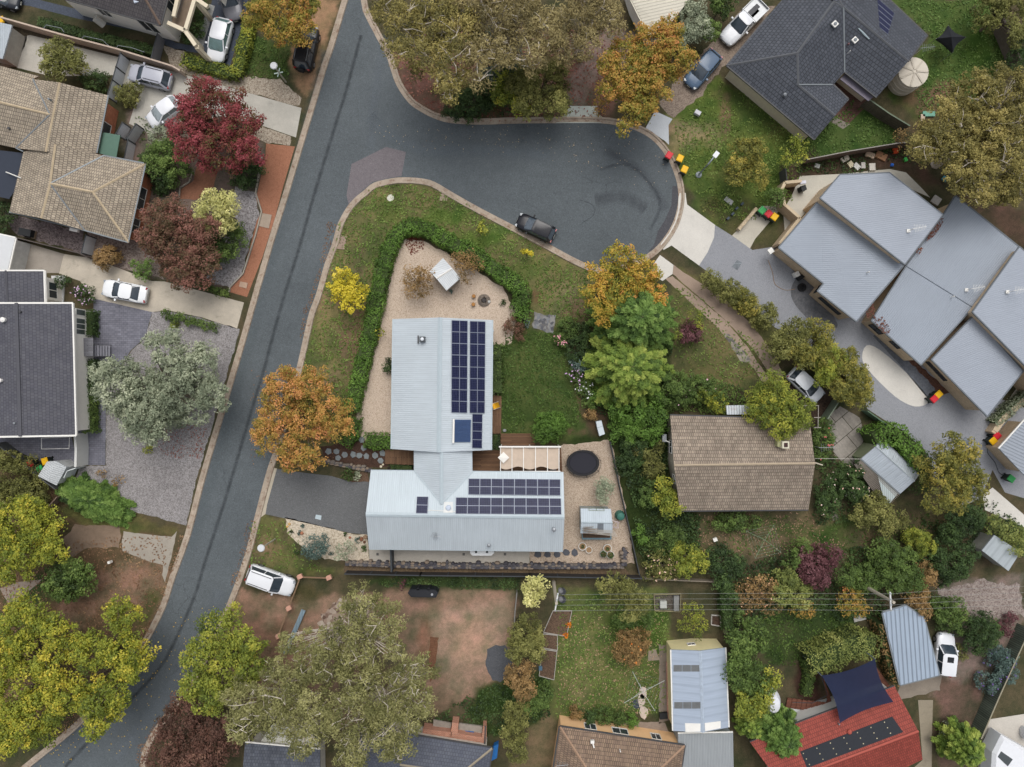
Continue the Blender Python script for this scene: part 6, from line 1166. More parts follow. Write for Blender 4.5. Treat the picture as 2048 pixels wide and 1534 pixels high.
hedge('hedge', 'narrow ivy covered fence running down towards the long cream garage', [(1452, 1165), (1456, 1220), (1460, 1262)], 1.0, 1.7, 'dgreen', .14, cat='hedge')
# shrubs, left side
tree('young_tree', 'light olive feathery tree on the concrete drive at the top left', 'tree', [(122, 118, 38), (105, 135, 24), (150, 125, 24), (120, 95, 20)], 4.2, 'olive', 'fine', bare_limbs=1)
tree('shrub', 'rounded dark green shrub between the feathery tree and the grey screen', 'shrub', [(190, 165, 26)], 1.8, 'dgreen', 'shrub'); tree('shrub', 'clipped round olive shrub in the bend of the concrete drive', 'shrub', [(256, 188, 25)], 1.8, 'olive', 'shrub')
tree('shrub', 'green bushy shrub between the tan roof and the red maple', 'shrub', [(325, 310, 38), (305, 325, 26), (345, 335, 30)], 3.2, 'green', 'fine'); tree('shrub', 'dark shrub just below the green bushy one by the tan roof', 'shrub', [(325, 360, 28)], 2.2, 'dgreen', 'shrub')
tree('shrub', 'dark olive bush under the right side of the red maple', 'shrub', [(488, 345, 34), (500, 325, 20)], 2.2, 'dgreen', 'fine'); tree('shrub', 'silver grey low bush beside the small white car', 'shrub', [(318, 272, 20)], 1.2, 'silver', 'shrub')
tree('shrub', 'brown olive shrub on the pebbles below the tan tiled house', 'shrub', [(210, 516, 27), (222, 510, 18)], 1.6, 'brown', 'shrub'); tree('shrub', 'small round dark shrub at the corner of the white house', 'shrub', [(123, 565, 15)], 1.2, 'dgreen', 'shrub'); tree('shrub', 'blue green low shrub under the dusky red tree', 'shrub', [(285, 538, 22)], 1.2, 'conifer', 'fine')
tree('flowering_bush', 'pale lilac flowering bush at the corner of the paved yard', 'shrub', [(172, 588, 18), (155, 583, 10)], 1.4, 'dgreen', 'shrub', flowers=(((196, 160, 196), (220, 196, 216)), 45, .13))
G2 = 'clipped hedges along the white wall'
hedge('hedge', 'short clipped hedge under the front windows of the white house', [(174, 624), (174, 668)], 1.1, 1.2, 'dgreen', group=G2); hedge('hedge', 'long clipped hedge along the white wall below the steps', [(176, 722), (176, 790)], 1.0, 1.2, 'dgreen', group=G2); hedge('hedge', 'clipped hedge at the lower end of the white wall by the pavers', [(177, 793), (177, 862)], 1.0, 1.1, 'green', group=G2)
hedge('hedge', 'bright green hedge beside the dark driveway at the top left', [(368, 118), (410, 130), (470, 145), (478, 120), (492, 60), (496, 35)], 1.2, 1.0, 'lime', .14); hedge('hedge', 'long dark hedge at the foot of the cream house wall', [(78, 42), (150, 62), (230, 82), (305, 100)], 1.0, .9, 'dgreen')
tree('shrub', 'dark shrub beside the cream balcony posts', 'shrub', [(398, 10, 16), (392, 60, 16), (400, 35, 12)], 1.4, 'dgreen', 'shrub'); tree('shrub', 'tall dark shrub under the cream balcony corner', 'shrub', [(375, 75, 12)], 1.2, 'dgreen', 'shrub')
tree('shrub', 'dark olive bushes on the left edge below the white shed', 'shrub', [(20, 950, 46), (65, 985, 34), (10, 1000, 30)], 2.6, 'olive', 'fine'); tree('shrub', 'green shrub on the left edge beside the tan tiled house', 'shrub', [(5, 425, 22), (8, 450, 18)], 2, 'dgreen', 'fine')
tree('shrub', 'lime tuft under the lower edge of the silvery tree', 'shrub', [(296, 897, 9)], .6, 'lime', 'shrub'); tree('shrub', 'dry brown tussock on the grey gravel, upper of two', 'shrub', [(203, 946, 10)], .5, 'brown', 'sparse'); tree('shrub', 'dry brown tussock on the grey gravel, lower of two', 'shrub', [(235, 962, 11)], .5, 'brown', 'sparse')
for i, (x, y) in enumerate(((333, 629), (348, 633), (362, 637), (378, 642), (394, 645), (411, 650), (428, 655))): tree('strappy_plant', '%s of seven strap leaved plants edging the lower side of the stained drive' % ('first', 'second', 'third', 'fourth', 'fifth', 'sixth', 'seventh')[i], 'plant', [(x, y, 10)], .6, 'green', 'shrub', group='strap leaved plants edging the drive', limbs=False)
for i, (x, y) in enumerate(((405, 571), (420, 577), (435, 583), (450, 588))): tree('strappy_plant', '%s of four strap leaved plants below the dusky red tree' % ('first', 'second', 'third', 'fourth')[i], 'plant', [(x, y, 9)], .6, 'green', 'shrub', group='strap leaved plants under the red tree', limbs=False)
tree('shrub', 'small light green tuft on gravel by the strap leaved row', 'shrub', [(350, 652, 10)], .7, 'lime', 'shrub')
# main garden
hedge('hedge', 'long clipped green hedge bending round the top of the gravel yard', [(703, 820), (715, 760), (735, 680), (747, 620), (760, 560), (775, 500), (797, 462), (822, 452), (855, 458), (900, 482), (950, 510), (1000, 545), (1040, 575), (1044, 600), (1036, 618), (1055, 630)], 1.5, 1.3, 'hedge', smooth=2)
hedge('hedge', 'continuation of the long hedge behind the copper orange tree', [(706, 840), (700, 870), (690, 885)], 1.5, 1.2, 'hedge'); hedge('hedge', 'block of light green hedge between the mulch path and the house', [(733, 881), (783, 884)], 1.35, 1.0, 'hedge')
tree('shrub', 'russet dome shrub at the bottom end of the long hedge', 'shrub', [(704, 853, 11), (706, 843, 7)], .9, 'dkred', 'shrub'); tree('shrub', 'small yellow green sucker on the gravel side of the hedge', 'shrub', [(757, 666, 12)], 1.2, 'ygreen', 'sparse'); tree('shrub', 'dark green shrub against the left wall of the steel roofed house', 'shrub', [(777, 736, 11), (780, 722, 8)], 1.2, 'dgreen', 'shrub')
hedge('garden_bed_shrubs', 'strip of green shrubs along the right wall of the steel roofed house', [(992, 690), (993, 720), (994, 760), (995, 785)], 1.2, 1.1, 'green', .15, 'shrubs', cover=1.6); hedge('hedge', 'small dark hedge block between the two timber decks', [(991, 873), (991, 896)], .75, .8, 'dgreen')
tree('shrub', 'rust coloured shrub between hedge end and back lawn', 'shrub', [(1030, 650, 16), (1040, 668, 12), (1015, 655, 10)], 1.3, 'rust', 'shrub'); tree('agave', 'blue grey spiky plant beside the slate path', 'plant', [(1052, 645, 9)], .7, 'blue', 'sparse', limbs=False)
for i, (x, y, r, h_, pal, lb, fl) in enumerate(((1135, 655, 20, 1.4, 'green', 'leafy green bush at the top of the flower border', None), (1160, 665, 18, 1.4, 'dgreen', 'dark bush beside the top bush of the flower border', None), (1120, 680, 12, 1.2, 'green', 'small bush with pink blooms at the top of the flower border', ((210, 130, 140), (230, 170, 180))), (1150, 700, 22, 1.2, 'dgreen', 'dark shrub in the upper middle of the flower border', None), (1160, 725, 18, 1.2, 'blue', 'bluish shrub in the middle of the flower border', None), (1150, 750, 16, 1.2, 'green', 'bush with mauve flowers in the flower border', ((190, 150, 200), (220, 190, 220))), (1170, 775, 17, 1.3, 'green', 'bush full of white flowers in the flower border', ((230, 224, 220), (240, 236, 236))), (1178, 805, 14, 1.1, 'green', 'leafy plant below the white flowering bush', None), (1195, 790, 18, 1.3, 'hedge', 'green bush right behind the white flowering bush', None), (1180, 828, 12, .9, 'brown', 'small bronze plant near the end of the flower border', None), (1195, 740, 18, 1.4, 'dgreen', 'dark bush close to the lower conifer', None))):
    tree('border_shrub', lb, 'shrub', [(x, y, r), (x + r * .5, y + r * .6, r * .6)], h_, pal, 'shrub', flowers=(fl, 34, .13) if fl else None, group='shrubs of the flower border')
tree('shrub', 'dark green round shrub on the bed beside the dark driveway', 'shrub', [(697, 950, 12)], .9, 'green', 'shrub'); tree('shrub', 'pale silver cushion shrub beside the dark round one', 'shrub', [(714, 953, 8)], .6, 'silver', 'shrub')
hedge('hedge', 'low dark planting strip below the timber entry deck', [(782, 934), (822, 936)], .5, .5, 'dgreen')
tree('cordyline', 'spiky purple grey cordyline beside the black slimline tank', 'plant', [(805, 1168, 10)], 1.0, 'plum', 'sparse', limbs=False)
for i, (x, y, r, lb) in enumerate(((598, 1065, 4, 'blue green rosette beside the orange rocks'), (583, 1063, 3, 'tiny succulent left of the blue green rosette'), (605, 1052, 3, 'small dark succulent near the driveway edge'), (594, 1103, 5, 'grey tuft at the curved edge of the gravel garden'), (648, 1071, 5, 'small dark tuft above the dark olive bush'), (690, 1068, 3, 'tiny tuft in the right half of the pale gravel garden'), (715, 1079, 5, 'small green cushion near the brown rocks'), (727, 1096, 6, 'green clump near the house corner'), (662, 1108, 4, 'dark tuft between the two olive bushes'), (1007, 605, 6, 'small leafy seedling on the gravel by the fire pit'), (902, 583, 4, 'blue green potted tuft by the cubby house'))): tree('small_plant', lb, 'plant', [(x, y, r)], .35, 'dgreen' if i % 2 else 'blue', 'shrub', limbs=False)
for x, y, r, pal, lb in ((1150, 1425, 13, 'brown', 'bronze shrub at the left end of the row above the peach house'), (1175, 1432, 16, 'dgreen', 'dark shrub second in the row above the peach house'), (1205, 1428, 18, 'green', 'green bush in the middle of the row above the peach house'), (1235, 1432, 15, 'green', 'leafy bush near the right of the row above the peach house'), (1260, 1440, 14, 'hedge', 'bright leafy plant at the right end of the row above the peach house')): tree('shrub', lb, 'shrub', [(x, y, r), (x + 8, y + 3, r * .7)], 1.2, pal, 'shrub', group='shrubs above the peach house')
hedge('planter_shrubs', 'grey green shrubs filling the brick planter near the right edge', [(1996, 845), (2020, 822), (2060, 788)], 1.0, 1.2, 'silver', cat='shrubs')
# ---- ground cover, litter and grass
LITP = ((80, 58, 44), (108, 82, 62), (130, 102, 78), (150, 122, 92)); YLT = ((150, 120, 50), (190, 160, 70), (210, 180, 90))
cover('ground_cover', [(1175, 690), (1340, 700), (1335, 830), (1340, 1025), (1400, 1030), (1410, 1140), (1290, 1150), (1240, 900)], 60, .17, 'dgreen', .5, thresh=.35)
cover('ground_cover', [(1120, 645), (1200, 645), (1215, 840), (1185, 820), (1150, 780), (1140, 700)], 60, .14, 'dgreen', .35, thresh=.35)
cover('ground_cover', [(1400, 760), (1560, 780), (1550, 832), (1340, 826), (1340, 770)], 60, .16, 'green', .5, thresh=.3)
cover('ground_cover', [(1620, 840), (1665, 830), (1670, 920), (1710, 930), (1720, 1040), (1630, 1050)], 60, .15, 'dgreen', .5, thresh=.35)
cover('ground_cover', [(1440, 1130), (1720, 1090), (1900, 1100), (1940, 1150), (1870, 1180), (1850, 1230), (1700, 1240), (1560, 1210), (1480, 1260), (1450, 1240)], 50, .17, 'dgreen', .6, thresh=.35)
cover('ground_cover', [(1840, 930), (1990, 1000), (2048, 1050), (2048, 1120), (1960, 1090), (1900, 1100), (1840, 1040)], 50, .16, 'dgreen', .4, thresh=.4)
cover('ground_cover', [(800, 1152), (1040, 1158), (1035, 1180), (880, 1172), (720, 1168)], 70, .13, 'dgreen', .25, thresh=.25)
cover('ground_cover', [(1398, 545), (1420, 548), (1480, 596), (1545, 648), (1530, 655), (1460, 600)], 40, .13, 'olive', .3, thresh=.45)
cover('ground_cover', [(870, 60), (1000, 60), (1060, 130), (1110, 215), (1000, 238), (900, 232), (860, 170)], 30, .16, 'dgreen', .5, thresh=.5)
cover('ground_cover', [(1590, 330), (1650, 318), (1800, 292), (1850, 330), (1760, 345), (1670, 345), (1600, 350)], 40, .14, 'dgreen', .3, thresh=.45)
cover('ground_cover', [(1385, 395), (1440, 400), (1470, 430), (1510, 410), (1462, 468), (1430, 445)], 30, .11, 'olive', .2, thresh=.5)
cover('ground_cover', [(270, 230), (430, 260), (520, 330), (500, 400), (420, 560), (330, 560), (290, 400)], 25, .13, 'green', .25, thresh=.62)
cover('ground_cover', [(950, 1380), (1100, 1340), (1100, 1430), (1000, 1470), (900, 1440), (860, 1440)], 50, .15, 'dgreen', .4, thresh=.35)
cover('fallen_leaves', [(790, 110), (870, 60), (1240, 60), (1300, 120), (1200, 240), (940, 243), (860, 222), (805, 180)], 12, .13, ((92, 52, 44), (124, 78, 66), (150, 104, 88)), flat=True)
cover('fallen_leaves', [(120, 1080), (345, 1070), (300, 1250), (0, 1500), (0, 1150)], 12, .13, LITP, flat=True)
cover('fallen_leaves', [(360, 1068), (372, 1068), (322, 1212), (290, 1290), (220, 1380), (120, 1475), (105, 1465), (250, 1325), (320, 1200)], 45, .1, LITP, flat=True)
cover('fallen_leaves', [(352, 1400), (366, 1400), (335, 1440), (296, 1490), (284, 1534), (272, 1534), (280, 1490), (320, 1430)], 50, .1, LITP, flat=True)
cover('fallen_leaves', [(655, 440), (672, 450), (655, 510), (625, 600), (605, 680), (596, 676), (620, 590), (645, 510)], 40, .09, LITP, flat=True)
cover('fallen_leaves', [(500, 1040), (520, 1045), (500, 1110), (470, 1170), (462, 1170)], 35, .09, LITP, flat=True)
cover('fallen_leaves', [(740, 250), (900, 250), (1240, 255), (1340, 330), (1330, 380), (1100, 330), (780, 290)], 1.6, .07, ((150, 140, 120), (180, 160, 130), (120, 96, 70)), flat=True)
cover('fallen_leaves', [(230, 1300), (420, 1200), (460, 1200), (300, 1480), (150, 1534), (80, 1534)], 1.5, .09, YLT, flat=True)
cover('fallen_leaves', [(500, 740), (700, 740), (700, 930), (500, 930)], 3, .1, LITP, flat=True)
cover('fallen_leaves', [(820, 460), (845, 465), (850, 500), (822, 512), (806, 492)], 60, .1, ((84, 40, 32), (110, 58, 44)), flat=True)
cover('fallen_leaves', [(300, 855), (420, 845), (400, 920), (330, 910)], 16, .1, ((110, 64, 54), (140, 92, 78)), flat=True)
cover('fallen_leaves', [(1110, 1230), (1330, 1230), (1310, 1430), (1120, 1440)], 8, .1, ((150, 120, 96), (176, 148, 120)), flat=True)
cover('fallen_leaves', [(1380, 1030), (1600, 1020), (1700, 1100), (1400, 1120)], 10, .11, ((120, 96, 76), (160, 130, 106)), flat=True)
GP = ((72, 92, 40), (98, 118, 56), (126, 140, 76)); GPD = ((54, 74, 34), (72, 94, 42), (96, 116, 58)); GPB = ((66, 88, 42), (86, 110, 54), (110, 132, 68))
for poly, p_, n_ in (([(727, 392), (750, 374), (825, 366), (905, 396), (1180, 548), (1190, 640), (1110, 640), (1060, 600), (960, 510), (850, 450), (790, 470), (700, 830), (600, 760), (650, 560), (680, 450)], GP, 26), ([(1005, 665), (1130, 665), (1165, 830), (1130, 880), (1000, 865)], GPD, 30), ([(1350, 250), (1440, 160), (1640, 290), (1570, 420), (1440, 450), (1360, 330)], GP, 22), ([(1710, 200), (1800, 255), (1790, 290), (1640, 322), (1600, 285)], GPB, 26), ([(1776, 0), (1860, 70), (1830, 180), (1840, 250), (1960, 200), (2040, 120), (2000, 0)], GPB, 22), ([(1110, 1190), (1330, 1190), (1340, 1300), (1325, 1430), (1110, 1445)], GP, 20), ([(475, 65), (585, 100), (575, 160), (475, 150)], GPD, 24), ([(1350, 560), (1560, 720), (1500, 780), (1345, 780)], GP, 14), ([(1520, 1210), (1710, 1215), (1700, 1270), (1600, 1330), (1525, 1330)], GPD, 24), ([(500, 1045), (570, 1040), (610, 1110), (690, 1145), (500, 1135)], GP, 14), ([(1400, 1040), (1900, 1010), (1880, 1100), (1640, 1110), (1400, 1110)], GPD, 12)):
    cover('grass', poly, n_, .13, p_, .07, 2.2, thresh=.30)
for q_, z_ in (([(1886, 432), (1884, 448), (1868, 470), (1840, 505), (1830, 508), (1850, 478)], 3.7), ([(1748, 606), (1745, 640), (1735, 636), (1732, 622)], 3.05), ([(1770, 375), (1780, 365), (1800, 360), (1795, 372)], 3.0)): cover('roof_leaf_litter', q_, 90, .11, ((72, 44, 36), (96, 60, 48), (122, 80, 62)), flat=True, z=z_)
cover('roof_leaf_litter', [(1745, 640), (1760, 630), (1780, 660), (1765, 668)], 60, .1, ((72, 44, 36), (96, 60, 48), (122, 80, 62)), flat=True, z=3.0)
# ================================================================ VEHICLES
TYRE = plain((34, 34, 36), .85, .1); RIM = plain((150, 152, 156), .35, .1, metal=.6); HEADL = plain((150, 156, 162), .2, .1, spec=.6); TAILL = plain((150, 30, 34), .25, .05, spec=.6); DTRIM = plain((36, 38, 40), .6, .1)
def rr(x0, x1, w0, w1, r0, r1, n=5):
    """rounded outline in the car's plan: x0 rear, x1 front, half widths w0, w1"""
    P = []
    for cx, cy, r, a0 in ((x1 - r1, w1 - r1, r1, 90), (x1 - r1, -w1 + r1, r1, 0), (x0 + r0, -w0 + r0, r0, -90), (x0 + r0, w0 - r0, r0, -180)):
        for k in range(n + 1): a = R(a0 - 90 * k / n); P.append((cx + r * math.cos(a), cy + r * math.sin(a)))
    return P
CARS = dict(hatch=dict(base=(.28, -.47), roof=(.05, -.35), h=1.46, wide=.43), wagon=dict(base=(.27, -.475), roof=(.07, -.38), h=1.55, wide=.42), suv=dict(base=(.26, -.475), roof=(.09, -.40), h=1.75, wide=.42),
            sedan=dict(base=(.25, -.36), roof=(.04, -.22), h=1.44, wide=.40), ute=dict(base=(.24, -.10), roof=(.08, -.07), h=1.72, wide=.38))
def car(name, label, kind, front, rear, col, cat='car', width=None, rails=False, sunroof=False, spare=False, tray=False, glass=(58, 68, 78)):
    f, r = W(*front, .7), W(*rear, .7); d = f - r; L = float(np.linalg.norm(d[:2])); c = (f + r) / 2; ang = math.atan2(d[1], d[0]); K = CARS[kind]; wd = width or min(1.92, max(1.68, L * K['wide'])); hw = wd / 2
    root = empty(name, (c[0], c[1], 0), label, cat, ang); cs, sn = math.cos(ang), math.sin(ang)
    def T(x, y, z): return np.array((c[0] + x * cs - y * sn, c[1] + x * sn + y * cs, z))
    paint = plain(col, .28, .03, 1, spec=.4, coat=.12); h = K['h']; belt = .92 if kind != 'suv' else 1.02
    if kind == 'ute': belt = 1.0
    # lower body: lofted stations with rounded section
    st = [(-.5, .60, .45, .70), (-.492, .79, .32, .84), (-.46, .92, .27, belt), (-.36, 1.0, .24, belt + .01), (-.1, 1.0, .2, belt + .01), (.16, 1.0, .2, belt), (.26, .99, .22, belt - .03), (.38, .965, .25, belt - .12), (.45, .87, .28, belt - .19), (.485, .70, .32, belt - .27), (.5, .46, .42, belt - .36)]
    if kind == 'sedan': st[2] = (-.46, .93, .27, belt - .04); st[3] = (-.36, .99, .24, belt)
    b = MB(); rings = []
    for t, k, zb, zt in st:
        x = t * L; w_ = hw * k; rings.append([T(x, w_ * .9, zb), T(x, w_, zb + .12), T(x, w_, zt - .24), T(x, w_ * .955, zt - .09), T(x, w_ * .86, zt - .015), T(x, w_ * .4, zt + .02), T(x, -w_ * .4, zt + .02), T(x, -w_ * .86, zt - .015), T(x, -w_ * .955, zt - .09), T(x, -w_, zt - .24), T(x, -w_, zb + .12), T(x, -w_ * .9, zb)])
    for A, B in zip(rings, rings[1:]):
        for i in range(12): j = (i + 1) % 12; b.face([A[i], A[j], B[j], B[i]][::-1])
    b.face(rings[0][::-1]); b.face(rings[-1]); body = b.build('body', paint, root, smooth=True)
    # glasshouse and roof
    bx1, bx0 = K['base'][0] * L, K['base'][1] * L; rx1, rx0 = K['roof'][0] * L, K['roof'][1] * L
    lo = rr(bx0, bx1, hw * .88, hw * .90, .3, .42); hi = rr(rx0, rx1, hw * .76, hw * .78, .28, .28); g = MB(); n = len(lo)
    for i in range(n): j = (i + 1) % n; g.face([T(*lo[i], belt - .03), T(*hi[i], h - .06), T(*hi[j], h - .06), T(*lo[j], belt - .03)])
    g.face([T(*p, h - .06) for p in hi][::-1]); g.build('windows', glassy(glass, .06), root, smooth=True)
    ro = rr(rx0 - .03, rx1 + .03, hw * .79, hw * .80, .3, .3); rt = rr(rx0 + .07, rx1 - .12, hw * .68, hw * .68, .26, .26); b = MB()
    for i in range(n):
        j = (i + 1) % n; b.face([T(*ro[i], h - .075), T(*ro[i], h - .04), T(*ro[j], h - .04), T(*ro[j], h - .075)]); b.face([T(*ro[i], h - .04), T(*rt[i], h), T(*rt[j], h), T(*ro[j], h - .04)])
    b.face([T(*p, h) for p in rt][::-1]); b.face([T(*p, h - .075) for p in ro]); b.build('roof', paint, root, smooth=True)
    m = (bx1 * .35 + bx0 * .65) if kind != 'ute' else bx0 + .1
    for s in (1, -1):
        for x0, y0, x1, y1, w_ in ((bx1 - .12, .87, rx1 - .02, .76, .1), (bx0 + .12, .86, rx0 + .04, .74, .18), (m + .1 * L, .9, m + .1 * L, .79, .08)): MB().bar(T(x0, s * hw * y0, belt), T(x1, s * hw * y1, h - .05), w_, .05).build('pillar', paint, root)
    for s in (1, -1):
        m = MB(); mx = bx1 - .12 * L; m.box(T(mx, s * (hw + .1), belt + .06), (.16, .22, .15), ang); m.build('mirror', paint if sum(col) > 200 else DTRIM, root)
        q = MB(); q.box(T(L * .462, s * hw * .70, belt - .26), (.24, .22, .12), ang - s * .45); q.build('headlight', HEADL, root)
        q = MB(); q.box(T(-L * .478, s * hw * .70, belt - .12), (.12, .26, .16), ang + s * .25); q.build('taillight', TAILL, root)
        for t in (.31, -.30):
            wc = T(t * L, s * (hw - .12), .33); dv = np.array((-sn * s, cs * s, 0)); w_ = MB(); w_.tube([wc - dv * .1, wc + dv * .13], .33, 18); wo_ = w_.build('wheel', TYRE, root, smooth=True)
            w_ = MB(); w_.tube([wc + dv * .12, wc + dv * .145], .21, 12); w_.build('rim', RIM, wo_)
    q = MB(); q.box(T(L * .49, 0, belt - .40), (.06, wd * .5, .14), ang); q.build('grille', DTRIM, root)
    q = MB(); q.box(T(L * .503, 0, .42), (.02, .37, .12), ang); q.box(T(-L * .503, 0, .62), (.02, .37, .12), ang); q.build('number_plate', plain((200, 200, 190)), root)
    q = MB(); wx = bx1 - .05
    for s in (.45, -.1): q.bar(T(wx, s * hw, belt + .03), T(wx - .22, s * hw - .4, belt + .12), .02, .02)
    q.build('wipers', DTRIM, root)
    if rails:
        q = MB()
        for s in (1, -1): q.bar(T(rx1 - .2, s * hw * .62, h + .05), T(rx0 + .15, s * hw * .62, h + .05), .04, .04)
        q.build('roof_rails', DTRIM if sum(col) > 400 else RIM, root)
    if sunroof: q = MB(); q.prism([T(x, y, 0)[:2] for x, y in ((rx1 - .25, .32), (rx1 - .25, -.32), (rx1 - .8, -.32), (rx1 - .8, .32))], h - .01, h + .012); q.build('sunroof', glassy((22, 24, 28)), root)
    if spare: q = MB(); q.tube([T(-L / 2 - .02, 0, .95), T(-L / 2 - .2, 0, .95)], .34, 16); q.build('spare_wheel', TYRE, root)
    if tray:
        q = MB(); x0, x1 = -L * .5, -L * .115; tw = wd * .98 / 2
        q.prism([T(x, y, 0)[:2] for x, y in ((x0, tw), (x1, tw), (x1, -tw), (x0, -tw))], .92, 1.03)
        for a, e in (((x0, tw), (x1, tw)), ((x1, tw), (x1, -tw)), ((x1, -tw), (x0, -tw)), ((x0, -tw), (x0, tw))): q.bar(T(*a, 1.12), T(*e, 1.12), .05, .22)
        q.bar(T(x1 + .04, tw, 1.5), T(x1 + .04, -tw, 1.5), .05, .06); q.bar(T(x1 + .04, tw, 1.1), T(x1 + .04, tw, 1.5), .05, .05); q.bar(T(x1 + .04, -tw, 1.1), T(x1 + .04, -tw, 1.5), .05, .05)
        q.build('tray', plain((172, 174, 176), .4, .1, metal=.4), root); q = MB(); q.prism([T(x, y, 0)[:2] for x, y in ((x0 + .4, .12), (x1 - .1, .12), (x1 - .1, -.35), (x0 + .4, -.35))], 1.031, 1.05); q.build('tray_liner', plain((90, 90, 92), .8, .2), root)
    return root
WC = (226, 228, 232)
car('parked_car', 'white car on the dark driveway beside the bright green hedge', 'hatch', (428, 122), (450, 37), WC, glass=(96, 120, 120)); car('parked_car', 'grey car nose to nose behind the white one, cut by the top edge', 'suv', (470, 40), (448, -55), (116, 116, 122))
car('parked_car', 'silver wagon with roof rails on the stained concrete drive', 'wagon', (257, 142), (342, 164), (176, 178, 188), rails=True); car('parked_car', 'small white hatchback tucked under the crimson maple', 'hatch', (297, 246), (358, 202), WC, glass=(150, 160, 164))
car('parked_car', 'black four wheel drive with spare wheel parked on the verge under orange leaves', 'suv', (622, 52), (604, 141), (28, 28, 32), spare=True, rails=True); car('parked_car', 'white sedan alone on the driveway of the charcoal roofed house', 'sedan', (204, 574), (294, 591), (236, 238, 240), glass=(56, 66, 76))
car('parked_car', 'black wagon parked at the kerb in the turning circle', 'wagon', (1035, 438), (1108, 473), (26, 27, 34), glass=(80, 90, 100)); car('parked_ute', 'white utility with empty grey tray beside the dark tiled house', 'ute', (1449, 82), (1522, 10), WC, 'ute', 1.85, tray=True)
car('parked_car', 'blue grey hatchback half hidden by the bronze tree on the gravel drive', 'hatch', (1378, 170), (1434, 106), (84, 104, 128)); car('parked_car', 'white four wheel drive with roof rails on the corner verge by the brown dirt', 'suv', (587, 1178), (495, 1144), WC, rails=True)
car('parked_car', 'white car mostly hidden by the golden trees above the cottage', 'hatch', (1642, 797), (1583, 742), (226, 230, 236)); car('parked_car', 'white car with sunroof parked beside the ribbed carport', 'suv', (1893, 1266), (1884, 1352), WC, sunroof=True)
car('parked_car', 'dark car partly visible at the upper left corner beside the cream house', 'hatch', (38, 4), (-40, -12), (40, 44, 52))
# caravan, lower right
cv = empty('caravan', (*W(2032, 1516)[:2], 0), 'white caravan with a dark side window in the bottom right corner', 'caravan'); q = [W(*p, 2.2)[:2] for p in ((2006, 1472), (2075, 1512), (2060, 1600), (1985, 1560), (1988, 1508))]
b = MB(); P0 = inset(q, .0); P1 = inset(q, .25); n = len(q)
for i in range(n): j = (i + 1) % n; b.face([(*P0[i], .4), (*P0[j], .4), (*P0[j], 1.9), (*P0[i], 1.9)]); b.face([(*P0[i], 1.9), (*P0[j], 1.9), (*P1[j], 2.2), (*P1[i], 2.2)])
b.face([(*p, 2.2) for p in P1]); b.face([(*p, .4) for p in P0][::-1]); b.build('body', plain((224, 226, 230), .35, .04), cv)
b = MB(); b.prism([W(*p, 2.25)[:2] for p in ((2003, 1503), (2026, 1519), (2016, 1533), (1996, 1514))], 2.2, 2.23); b.build('window', glassy((70, 76, 78)), cv); b = MB(); b.tube([W(2014, 1560, .3), W(2060, 1560, .3)], .3, 12); b.build('wheel', TYRE, cv)
tag(MB().lathe([(.35, 0), (.4, .2), (.4, .9), (.25, 1.05), (.02, 1.1)], W(2045, 1462), 16, 1, 1.6).build('gas_tank', plain((190, 192, 196), .4, .05), smooth=True), 'white rounded tank on the concrete yard above the caravan', 'tank')
tag(MB().lathe([(1.5, 0), (1.6, .4), (1.5, 1.3), (1.0, 1.9), (.02, 2.1)], W(1535, 1392), 24, .55, .8).build('trailer_cover', plain((222, 224, 230), .4, .05), smooth=True), 'rounded white covered boat partly behind the garden trees left of the deck', 'boat')

# ================================================================ BINS
BLK = plain((44, 52, 48), .7, .1)
def bin_proto(lid, loc, rz, label, body=BLK):
    r = empty('wheelie_bin', (0, 0, 0)); r.rotation_euler = (0, 0, 0); b = MB(); q = [(-.23, -.25), (.23, -.25), (.23, .25), (-.23, .25)]; t = [(-.29, -.33), (.29, -.33), (.29, .33), (-.29, .33)]
    for i in range(4): j = (i + 1) % 4; b.face([(*q[i], .04), (*q[j], .04), (*t[j], .96), (*t[i], .96)])
    b.face([(*p, .04) for p in q][::-1]); b.face([(*p, .96) for p in t]); b.build('bin_body', body, r)
    b = MB(); l0 = [(-.31, -.37), (.31, -.37), (.31, .33), (-.31, .33)]; l1 = [(-.26, -.31), (.26, -.31), (.26, .27), (-.26, .27)]
    for i in range(4): j = (i + 1) % 4; b.face([(*l0[i], .96), (*l0[j], .96), (*l0[j], 1.0), (*l0[i], 1.0)]); b.face([(*l0[i], 1.0), (*l0[j], 1.0), (*l1[j], 1.06), (*l1[i], 1.06)])
    b.face([(*p, 1.06) for p in l1]); b.build('lid', lid, r); b = MB(); b.tube([(-.25, .40, .97), (.25, .40, .97)], .02); b.bar((-.24, .30, .95), (-.24, .40, .97), .03, .03); b.bar((.24, .30, .95), (.24, .40, .97), .03, .03); b.build('handle', body, r)
    for s in (1, -1): b = MB(); b.tube([(s * .25, .24, .1), (s * .31, .24, .1)], .1, 12); b.build('wheel', TYRE, r)
    r.location = [float(k) for k in loc]; r.rotation_euler = (0, 0, rz); return tag(r, label, 'wheelie bin', 'wheelie bins')
RL_, YL_, GL_ = plain((206, 44, 56), .5, .04), plain((236, 184, 24), .5, .04), plain((56, 158, 84), .5, .04)
def wp(x, y): p = W(x, y, .95); return (p[0], p[1], 0)
rb = bin_proto(RL_, wp(1338, 311), 2.6, 'red lidded bin standing on the kerb edge of the turning circle'); yb_ = bin_proto(YL_, wp(1360, 317), 2.7, 'yellow lidded bin on the grass next to the red one'); gb = bin_proto(GL_, wp(1524, 421), 2.4, 'green lidded bin leading the row of three on the white slab')
